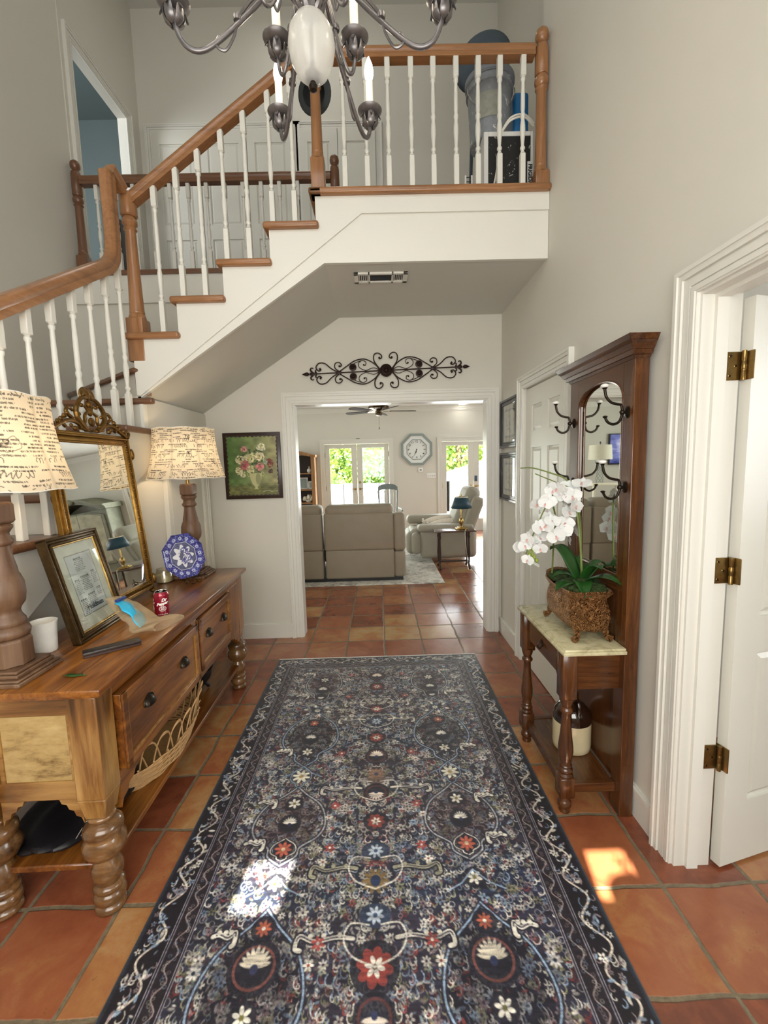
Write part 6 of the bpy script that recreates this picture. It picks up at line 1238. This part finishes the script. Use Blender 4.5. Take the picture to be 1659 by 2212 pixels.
P_ = [(bx0 - .03, bh - .04)] + [(bx0 - .03 + (bx1 - bx0 + .06) * t, bh + .01 + .09 * math.sin(PI * t) ** 2) for t in np.linspace(0, 1, 17)] + [(bx1 + .03, bh - .04)] + [(bx0 + (bx1 - bx0) * t, bh - .03 + .06 * math.sin(PI * t) ** 2) for t in np.linspace(1, 0, 13)]
obj('cornice', MB().prism(P_, 'y', by0 - .04, by1), 'bookcase_wood', BC, smooth=0)
tag(obj('white_vase', MB().lathe([(.03, 0), (.05, .03), (.045, .07), (.012, .10), (.010, .13), (.014, .135)], (-1.46, 9.15, 1.36), 20), 'porcelain'), 'small white bottle vase on the bookcase upper shelf', 'vase')
for k_, (x, w_, h_, l) in enumerate(((-1.60, .20, .25, 'larger silver-framed photo on the bookcase middle shelf'), (-1.43, .13, .17, 'smaller silver-framed photo on the bookcase middle shelf'))):
    f = empty('photo_frame', (x, 9.15, 1.02), l, 'picture frame'); MX = Matrix.Translation((x, 9.14, 1.02)) @ Matrix.Rotation(-.15, 4, 'X'); obj('frame', MB().box(-w_ / 2, w_ / 2, 0, .015, 0, h_, MX), 'aluminium', f, bevel=.004); obj('photo', MB().box(-w_ / 2 + .025, w_ / 2 - .025, -.002, .001, .03, h_ - .03, MX), 'clock_grey', f)
mb = MB(); rng = np.random.default_rng(9)
for k_ in range(26): q = rng.random() * 6.28; r = .10 * rng.random() ** .5; mb.sphere((-1.50 + r * math.cos(q), 9.17 + .6 * r * math.sin(q), .80 + .05 * rng.random() + .04 * (1 - r / .1)), .035, 8, 5)
HY = empty('white_flowers', (-1.5, 9.17, .74), 'bunch of white flowers on the lowest visible bookcase shelf', 'flowers'); obj('blossoms', mb, 'cream_shade', HY); obj('bowl', MB().lathe([(.04, 0), (.07, .03), (.075, .05)], (-1.50, 9.17, .74), 18), 'porcelain', HY)
# rocking chair
RK = empty('spindle_chair', (.16, 8.3, 0), 'grey painted spindle-back rocking chair in front of the glass doors', 'chair'); mb = MB()
P_ = catmull([(-.19, 0, 1.03), (-.12, .03, 1.065), (0, .045, 1.075), (.12, .03, 1.065), (.19, 0, 1.03)], 5); vs = []
for p in P_:
    for dz, dy in ((-.06, -.012), (-.06, .012), (.05, .02), (.05, -.004)): vs.append((p.x, p.y + dy, p.z + dz * (1 - (abs(p.x) / .22) ** 3 * .5)))
mb.add(vs, [(i * 4 + j, i * 4 + (j + 1) % 4, (i + 1) * 4 + (j + 1) % 4, (i + 1) * 4 + j) for i in range(len(P_) - 1) for j in range(4)] + [(0, 1, 2, 3), tuple((len(P_) - 1) * 4 + j for j in range(4))]); obj('crest_rail', mb, 'grey_chair', RK, world=False, smooth=60)
for k_ in range(7): t = (k_ - 3) / 3; obj('spindle', MB().tube([(.19 * t * .97, .04 * (1 - t * t), 1.0), (.155 * t, -.06 + .03 * (1 - t * t), .44)], .008 if abs(t) < 1 else .013, 7), 'grey_chair', RK, world=False)
obj('seat', MB().rbox(-.24, .24, -.50, -.03, .405, .445, .02, 3), 'grey_chair', RK, world=False)
for s in (-1, 1):
    obj('armrest', MB().tube([(s * .20, -.02, .66), (s * .25, -.25, .66), (s * .25, -.46, .65)], .016, 8), 'grey_chair', RK, world=False); obj('arm_post', MB().tube([(s * .25, -.42, .65), (s * .22, -.40, .43)], .011, 7), 'grey_chair', RK, world=False)
    for y in (-.08, -.43): obj('leg', MB().tube([(s * .18, y, .41), (s * .22, y + (.05 if y > -.2 else -.03), .05)], .015, 8), 'grey_chair', RK, world=False)
    obj('rocker', MB().tube(catmull([(s * .22, .14, .09), (s * .22, 0, .03), (s * .22, -.22, .013), (s * .22, -.42, .03), (s * .22, -.60, .09)], 5), .013, 8), 'grey_chair', RK, world=False)
# television, white lamp and end table reflected in the hall tree mirror
TV = empty('television', (-3.55, 9.3, 1.4), 'flat television on the living room back wall seen in the hall tree mirror', 'television'); obj('bezel', MB().rbox(-4.15, -3.0, LB - .06, LB - .002, 1.36, 2.02, .008, 2), 'dark_plastic', TV)
t = NT('tv_picture'); n = t.noise(t.coord((1.2, 1, 2.2)), 2.2, 3); cc = t.ramp(n, [(.35, lin((38, 44, 84))), (.55, lin((86, 90, 128))), (.7, lin((150, 146, 160)))]); e = t.n('Emission', {'Color': cc, 'Strength': 1.6}); t.t.links.new(e.outputs[0], t.out.inputs[0]); MATS['tv_picture'] = t.m
obj('screen', MB().box(-4.13, -3.02, LB - .063, LB - .059, 1.39, 2.0), 'tv_picture', TV, smooth=0)
ET = empty('end_table', (-2.45, 8.45, 0), 'pale end table beside the sofa seen in the hall tree mirror', 'end table'); obj('table_top', MB().rbox(-2.85, -2.1, 8.2, 8.7, .98, 1.01, .006, 2), 'cream_shade', ET)
for x in (-2.8, -2.15):
    for y in (8.25, 8.65): obj('leg', MB().box(x - .02, x + .02, y - .02, y + .02, 0, .98), 'cream_shade', ET, smooth=0)
WL = empty('white_lamp', (-2.35, 8.45, 1.01), 'lamp with white drum shade and openwork base on the end table', 'lamp'); wb = MB()
for k_ in range(6): wb.tube([(.05 * math.sin(PI * u_ * 2 + k_) + .02 * math.cos(k_), .05 * math.cos(PI * u_ * 2 + k_), .02 + .42 * u_) for u_ in np.linspace(0, 1, 14)], .006, 6)
obj('openwork_base', wb, 'clock_grey', WL, world=False); obj('lamp_shade', MB().lathe([(.22, .47), (.20, .75)], (0, 0, 0), 28, cap=False), 'cream_shade', WL, world=False); obj('finial', MB().sphere((0, 0, .79), (.015, .015, .03), 8, 6), 'ink', WL, world=False); light('white_lamp_light', 'POINT', (-2.35, 8.45, 1.62), 2.5, (1, .9, .75), .05)
# armoire reflected in the gilt mirror
AR = empty('armoire', (3.35, 9.1, 0), 'tall olive armoire with arched carved cornice seen in the gilt mirror', 'armoire'); ax0, ax1, ay0, ay1 = 2.95, 4.15, 8.85, 9.35; axc = (ax0 + ax1) / 2
obj('carcass', MB().box(ax0, ax1, ay0, ay1, 0, 1.95), 'armoire_paint', AR, smooth=0, bevel=.01)
for s in (0, 1):
    a = ax0 + .06 + s * .545; b = a + .535; P_ = [(a, .5), (b, .5)] + [(b - (b - a) * t_, 1.78 + .17 * math.sin(PI / 2 * ((1 - t_) if s else t_) if False else PI / 2 * (t_ if s == 0 else 1 - t_)) * 0 + .16 * (1 - abs(((b - (b - a) * t_) - axc) / .6) ** 2)) for t_ in np.linspace(0, 1, 9)]
    d = obj('door', MB().prism(P_, 'y', ay0 - .03, ay0), 'armoire_paint', AR, smooth=0); P2 = [(axc + (x - axc) * .9 + (.0), .56 + (z - .5) * .93) for x, z in P_]; obj('panel', MB().prism(P2, 'y', ay0 - .036, ay0 - .028), 'armoire_panel', d, smooth=0)
cz = [(axc + .66 * u_, 1.93 + .26 * math.cos(PI / 2 * min(1, abs(u_) * 1.15)) + (.02 if abs(u_) > .86 else 0)) for u_ in np.linspace(-1, 1, 25)]
for k_, (dy, dz, th) in enumerate(((.10, .0, .05), (.13, .05, .04), (.16, .09, .04))): obj('cornice_moulding', MB().prism([(x, z + dz) for x, z in cz] + [(x, z + dz + th) for x, z in cz][::-1], 'y', ay0 - dy, ay1), 'armoire_paint', AR, smooth=0)
AR.scale = (1, 1, .78)
obj('shell_carving', MB().sphere((axc, ay0 - .15, 2.26), (.09, .03, .075), 12, 8), 'armoire_paint', AR)

# ---------------------------------------------------------------- garden
struct('ground_patio', MB().box(-9, 12, 9.53, 17.0, -.12, -.03), 'patio', smooth=0); struct('ground_lawn', MB().box(-30, 34, 17.0, 42, -.14, -.05), 'lawn', smooth=0)
FE = empty('garden_fence', (-.5, 13.5, -.03), 'white garden panels with thin dark rails beyond the left glass doors', 'fence')
for k_ in range(5): obj('panel', MB().box(-3.3 + k_ * 1.1, -2.22 + k_ * 1.1, 13.5, 13.54, -.03, .92), 'fence_paint', FE, smooth=0)
for k_ in range(6): obj('post', MB().box(-3.33 + k_ * 1.1, -3.29 + k_ * 1.1, 13.44, 13.48, -.03, .92), 'dark_plastic', FE, smooth=0)
for z in (.22,): obj('rail', MB().box(-3.3, 2.1, 13.45, 13.47, z, z + .02), 'dark_plastic', FE, smooth=0)
TT = empty('garden_canopy', (3.4, 14.5, -.03), 'white canopy roof beyond the right glass doors', 'canopy'); obj('canopy_top', MB().add([(1.9, 13.4, 1.0), (5.2, 13.4, 1.0), (5.2, 15.8, 1.0), (1.9, 15.8, 1.0), (4.2, 14.6, 1.75)], [(0, 1, 4), (1, 2, 4), (2, 3, 4), (3, 0, 4), (0, 3, 2, 1)]), 'fence_paint', TT, smooth=0)
for x, y in ((1.95, 13.45), (5.15, 13.45), (5.15, 15.75), (1.95, 15.75)): obj('post', MB().box(x - .03, x + .03, y - .03, y + .03, -.03, 1.0), 'fence_paint', TT, smooth=0)
obj('side_curtain', MB().box(2.0, 5.1, 13.5, 13.52, -.03, 1.0), 'fence_paint', TT, smooth=0)
def tree(x, y, h, r, mat, label, seed, n=2600):
    rng = np.random.default_rng(seed); T_ = empty('garden_tree', (x, y, -.05), label, 'tree', 'trees in the garden'); tk = MB().tube(catmull([(0, 0, 0), (.1, 0, h * .3), (-.1, .1, h * .6), (0, 0, h * .85)], 4), [.16 - .008 * i for i in range(13)], 8)
    for k in range(5): a = k * 1.3; tk.tube([(0, 0, h * (.3 + .1 * k)), (r * .5 * math.cos(a), r * .5 * math.sin(a), h * (.5 + .08 * k)), (r * .8 * math.cos(a), r * .8 * math.sin(a), h * (.62 + .07 * k))], [.06, .04, .015], 6)
    obj('trunk', tk, 'tree_bark', T_, world=False)
    cl = rng.normal(size=(40, 3)) * np.array((r * .5, r * .4, h * .24)) + np.array((0, 0, h * .52)); c = cl[rng.integers(0, 40, n)] + rng.normal(size=(n, 3)) * .30
    a = rng.normal(size=(n, 3)); a /= np.linalg.norm(a, axis=1)[:, None]; b = np.cross(a, rng.normal(size=(n, 3))); b /= np.linalg.norm(b, axis=1)[:, None]; s = .07 + .06 * rng.random((n, 1))
    v = np.stack([c - a * s, c + b * s * .6, c + a * s, c - b * s * .6], 1).reshape(-1, 3); me = bpy.data.meshes.new('crown'); me.from_pydata(v.tolist(), [], [(4 * i, 4 * i + 1, 4 * i + 2, 4 * i + 3) for i in range(n)]); me.materials.append(MATS[mat]); link(bpy.data.objects.new('crown', me), T_)
tree(-2.3, 16.5, 5.2, 2.2, 'foliage', 'yellow-green tree with a leaning trunk behind the fence, left pane of the left doors', 1); tree(.3, 17.0, 5.0, 2.0, 'foliage_cool', 'cooler blue-green tree behind the fence, right pane of the left doors', 2); tree(3.2, 17.6, 5.4, 2.4, 'foliage', 'yellow-green tree above the white canopy beyond the right doors', 3); tree(5.6, 17.0, 5.0, 2.2, 'foliage', 'tree beyond the right glass doors, at the far right edge of the opening', 4)
hd = []; rng = np.random.default_rng(14); mb = MB(); n = 7000; c = rng.random((n, 3)) * np.array((22, 2.2, 4.2)) + np.array((-9, 19, 0)); a = rng.normal(size=(n, 3)); a /= np.linalg.norm(a, axis=1)[:, None]; b = np.cross(a, rng.normal(size=(n, 3))); b /= np.linalg.norm(b, axis=1)[:, None]; v = np.stack([c - a * .2, c + b * .13, c + a * .2, c - b * .13], 1).reshape(-1, 3)
me = bpy.data.meshes.new('hedge'); me.from_pydata(v.tolist(), [], [(4 * i, 4 * i + 1, 4 * i + 2, 4 * i + 3) for i in range(n)]); me.materials.append(MATS['foliage']); tag(link(bpy.data.objects.new('hedge', me)), 'dense green hedge foliage behind the garden trees', 'hedge', kind='stuff')

# ---------------------------------------------------------------- chandelier
CX0, CY0 = -.138, 1.2
CH = empty('chandelier', (CX0, CY0, 3.4), 'pewter candle chandelier with a seeded glass egg hanging above the rug', 'chandelier')
def cp(name, mb, m='pewter', label=None, parent=None, **k): return obj(name, mb, m, parent or CH, label, world=False, **k)
Z = -3.4
PE = [(.001, 0), (.02, .002), (.040, .022), (.054, .052), (.060, .085), (.056, .118), (.040, .146), (.018, .158), (.012, .160)]
cp('glass_egg', MB().lathe([(r * .97, z * .94) for r, z in PE], (0, 0, 2.456 + Z), 30), 'seeded_glass', 'seeded glass egg', smooth=80); cp('egg_rod', MB().lathe([(.005, 0), (.005, .15)], (0, 0, 2.45 + Z), 8), 'dark_bronze')
cp('finial', MB().lathe([(.001, -.035), (.009, -.03), (.011, -.02), (.006, -.012), (.018, -.004), (.020, .006), (.012, .016), (.001, .02)], (0, 0, 2.468 + Z), 16), 'dark_bronze')
cr = MB()
for k in range(10): a = 2 * PI * k / 10; cr.tube(catmull([(.012 * math.cos(a), .012 * math.sin(a), 2.600 + Z), (.034 * math.cos(a), .034 * math.sin(a), 2.625 + Z), (.030 * math.cos(a), .030 * math.sin(a), 2.66 + Z), (.040 * math.cos(a), .040 * math.sin(a), 2.68 + Z)], 4), [.008, .009, .009, .008, .008, .007, .007, .006, .006, .005, .004, .003, .002], 5, flat=.5)
cp('leaf_collar', cr); cp('centre_column', MB().lathe([(.020, 2.60), (.026, 2.64), (.018, 2.70), (.022, 2.80), (.034, 2.86), (.018, 2.95), (.026, 3.05), (.014, 3.12), (.012, 3.4)], (0, 0, Z), 16))
cp('chain', MB().tube([(0, 0, 3.4 + Z), (0, 0, 6.1 + Z)], .006, 6), 'dark_bronze'); cp('ceiling_canopy', MB().lathe([(.02, 6.10), (.07, 6.17), (.075, 6.195)], (0, 0, Z), 20))
def arm(a, R_, zb, lit=True, small=False):
    M = Matrix.Rotation(a, 4, 'Z'); zb += Z; P_ = [(.018, 0, zb + .26), (.05, 0, zb + .20), (.11, 0, zb + .07), (.20, 0, zb - .015), (.30, 0, zb - .085), (.355, 0, zb - .085), (.383, 0, zb - .045), (.386, 0, zb - .005)]; s = R_ / .386
    P_ = [(x * s, y, z) for x, y, z in P_]; A = cp('arm', MB().tube(catmull(P_, 7), .0062 if not small else .005, 8, M), smooth=60)
    q = MB(); q.tube(catmull([(.21 * s, 0, zb - .02), (.225 * s, 0, zb - .055), (.25 * s, 0, zb - .085), (.275 * s, 0, zb - .075), (.265 * s, 0, zb - .055), (.25 * s, 0, zb - .06)], 5), .0032, 6, M); q.tube(catmull([(.21 * s, 0, zb - .01), (.15 * s, 0, zb + .045), (.08 * s, 0, zb + .06), (.03, 0, zb + .03)], 6), .004, 6, M); q.lathe([(.010, -.006), (.011, 0), (.010, .006)], (.21 * s, 0, zb - .012), 10, M); cp('scroll', q, parent=A)
    lf_ = MB(); x = R_
    for k in range(5): b = 2 * PI * k / 5; lf_.tube(catmull([(x + .008 * math.cos(b), .008 * math.sin(b), zb - .042), (x + .020 * math.cos(b), .020 * math.sin(b), zb - .030), (x + .024 * math.cos(b), .024 * math.sin(b), zb - .008), (x + .033 * math.cos(b), .033 * math.sin(b), zb - .020)], 4), [.003, .006, .009, .010, .011, .011, .010, .009, .008, .007, .005, .004, .003], 6, M, flat=.35)
    cp('leaf_cup', lf_, parent=A, smooth=60); cp('drip_pan', MB().lathe([(.008, -.008), (.024, -.004), (.037, .006), (.038, .009), (.024, 0), (.008, -.002)], (x, 0, zb), 24, M), parent=A)
    cd = cp('candle_sleeve', MB().lathe([(.0115, 0), (.0115, .092), (.009, .094)], (x, 0, zb), 16, M), 'candle_white', 'white candle sleeve', parent=A); cp('flame_bulb', MB().lathe([(.009, .094), (.0125, .106), (.014, .12), (.011, .138), (.005, .153), (.001, .162)], (x, 0, zb), 16, M), 'bulb_lit', 'lit flame bulb', parent=A)
    p = M @ Vector((x, 0, zb + .125))
for k in (64, 116, 187, 353, 244, 296): arm(math.radians(k), .322, 2.595)
for k in range(4): arm(math.radians(45 + 90 * k), .148, 2.64, small=True)

# ---------------------------------------------------------------- upstairs clutter
AC = empty('air_conditioner', (.86, 3.03, 3.09), 'dark-faced window air conditioner standing on end behind the landing railing', 'air conditioner'); x0, x1, y0, y1, z0, z1 = .705, 1.02, 2.90, 3.20, 3.09, 3.52
x1 = 1.012
obj('casing', MB().rbox(x0, x1, y0 + .01, y1, z0, z1, .006, 2), 'white_plastic', AC); obj('face_frame', MB().box(x0, x0 + .028, y0, y0 + .02, z0, z1).box(x1 - .016, x1, y0, y0 + .02, z0, z1).box(x0 + .028, x1 - .016, y0, y0 + .02, z1 - .026, z1), 'white_plastic', AC, bevel=.003)
t = NT('paint_splashed_black'); n = t.noise(t.coord((1, 1, 1)), 26, 3, .6, 1.5); t.base(t.ramp(n, [(.60, lin((30, 29, 28))), (.66, lin((40, 38, 36))), (.68, lin((200, 198, 190)))])); t.p(Roughness=.5); MATS['paint_splashed_black'] = t.m
obj('front_grille', MB().box(x0 + .028, x1 - .016, y0 + .004, y0 + .012, z0, z1 - .026), 'paint_splashed_black', AC, 'black face spattered with white paint', smooth=0)
obj('brand_plate', MB().box(x1 - .036, x1 - .004, y0 - .002, y0 + .002, 3.15, 3.345), 'white_plastic', AC, smooth=0)
obj('brand_lettering', text_mb('FRIGIDAIRE', .032, .0006, Matrix.Translation((x1 - .020, y0 - .003, 3.248)) @ Matrix.Rotation(PI / 2, 4, 'Y') @ Matrix(((1, 0, 0, 0), (0, 0, -1, 0), (0, 1, 0, 0), (0, 0, 0, 1))), bold=.0014), 'ink', AC, smooth=0)
obj('power_cord', MB().tube(catmull([(.80, 2.89, 3.45), (.79, 2.875, 3.36), (.765, 2.865, 3.22), (.73, 2.86, 3.10)], 6), .006, 6).tube(catmull([(.82, 2.93, 3.527), (.87, 2.90, 3.58), (.95, 2.89, 3.59), (1.02, 2.92, 3.56)], 6), .006, 6).tube(catmull([(.82, 2.93, 3.535), (.87, 2.90, 3.595), (.95, 2.89, 3.605), (1.02, 2.92, 3.575)], 6), .006, 6), 'candle_white', AC)
BU = empty('paint_bucket', (.775, 3.04, 3.52), 'grey paint-spattered plastic bucket standing on the air conditioner', 'bucket'); t = NT('spattered_grey'); n = t.noise(t.coord(), 24, 3, .6, 1.); t.base(t.ramp(n, [(.3, lin((128, 134, 140))), (.64, lin((146, 150, 154))), (.68, lin((226, 226, 222)))])); t.p(Roughness=.45); MATS['spattered_grey'] = t.m
obj('pail', MB().lathe([(.118, 0), (.122, .004), (.138, .30), (.148, .302), (.148, .316), (.139, .318), (.141, .345), (.150, .347), (.150, .362), (.142, .364)], (0, 0, 0), 36), 'spattered_grey', BU, world=False); obj('lid', MB().lathe([(.152, .352), (.155, .356), (.155, .380), (.148, .384), (.140, .376), (.001, .374)], (0, 0, 0), 36), 'grey_plastic', BU, world=False); obj('wire_handle', MB().tube([(-.15 * math.cos(q), -.155 * math.sin(q) * .4 - .04, .31 - .16 * math.sin(q)) for q in np.linspace(-.1, PI + .1, 24)], .003, 6), 'aluminium', BU, world=False)
obj('printed_label', MB().lathe([(.1305, .10), (.1375, .24)], (0, 0, 0), 48, cap=False), simple('label_grey', (150, 152, 140), .6, vary=.15, scale=30), BU, 'faded round printed label', world=False)
me = bpy.data.objects['printed_label'].data; bm = bmesh.new(); bm.from_mesh(me); bmesh.ops.delete(bm, geom=[f for f in bm.faces if not (f.calc_center_median().y < -.085 and f.calc_center_median().x < .03)], context='FACES'); bm.to_mesh(me); bm.free()
tag(obj('blue_bin', MB().rbox(.935, 1.035, 3.05, 3.19, 3.522, 3.86, .02, 3), 'blue_plastic'), 'bright blue plastic container behind the grey bucket', 'container')
LD = empty('dust_cover', (.74, 3.35, 3.09), 'slate grey curved panel leaning behind the paint bucket', 'panel'); ml = Matrix.Translation((.825, 3.36, 4.31)) @ Matrix.Rotation(.62, 4, 'Y') @ Matrix.Rotation(PI / 2 - .2, 4, 'X'); obj('curved_shell', MB().lathe([(.001, .05), (.4, .045), (.8, .02), (.95, .0), (1., -.04)], (0, 0, 0), 32, ml @ Matrix.Diagonal((.17, .27, 1, 1)), cap=False), 'slate_cloth', LD, smooth=70, solid=.004); obj('pole', MB().tube([(.72, 3.42, 3.09), (.75, 3.40, 4.18)], .012, 8), 'slate_cloth', LD)
WR = empty('wire_rack', (.62, 2.95, 3.09), 'small white rack standing just left of the air conditioner', 'rack')
for x in (.60, .64): obj('upright', MB().tube([(x, 2.95, 3.09), (x, 2.95, 3.30)], .006, 7), 'white_plastic', WR)
for z in np.linspace(3.11, 3.29, 8): obj('rung', MB().tube([(.60, 2.95, z), (.64, 2.95, z)], .003, 5), 'ink', WR)
HTT = empty('wide_hat', (-.315, 2.84, 3.72), 'dark felt hat hanging on the upper newel post behind the chandelier', 'hat'); hm = Matrix.Translation((-.325, 2.83, 3.70)) @ Matrix.Rotation(-1.25, 4, 'X') @ Matrix.Rotation(.3, 4, 'Y'); obj('brim', MB().lathe([(.070, .0), (.09, .002), (.105, .010), (.107, .014), (.09, .008), (.070, .006)], (0, 0, 0), 30, hm, cap=False), 'hat_cloth', HTT, smooth=70); obj('crown', MB().lathe([(.078, 0), (.074, .05), (.06, .085), (.001, .09)], (0, 0, 0), 28, hm, cap=False), 'hat_cloth', HTT, smooth=70)
# thin dark box standing in for the dark door gap upstairs
tag(obj('dark_door_gap', MB().rbox(-2.40, -2.36, 4.36, 4.60, 3.09, 3.85, .008, 2), 'dark_plastic'), 'tall dark strip standing in for the door gap at the blue room upstairs', 'screen')
# leaves outside the transom that dapple the sun patch
HF = empty('hanging_fern', (.42, -1.32, 3.6), 'hanging fern outside the transom, seen only as leaf shadows on the tiles', 'plant'); obj('pot', MB().lathe([(.05, -.55), (.08, -.45), (.085, -.42)], (0, 0, 0), 18), 'bronze', HF, world=False); rng = np.random.default_rng(6); fm = MB()
for k in range(34):
    a = rng.random() * 6.28; r = .05 + .09 * rng.random(); x, z = .06 + r * math.cos(a) * .7, -.34 + r * math.sin(a) * .7; fm.add([(x, 0, z), (x + .018, .01, z + .03), (x + .01, 0, z + .06), (x - .008, -.01, z + .03)], [(0, 1, 2, 3)])
obj('fronds', fm, 'leaf_green', HF, world=False, solid=.001)
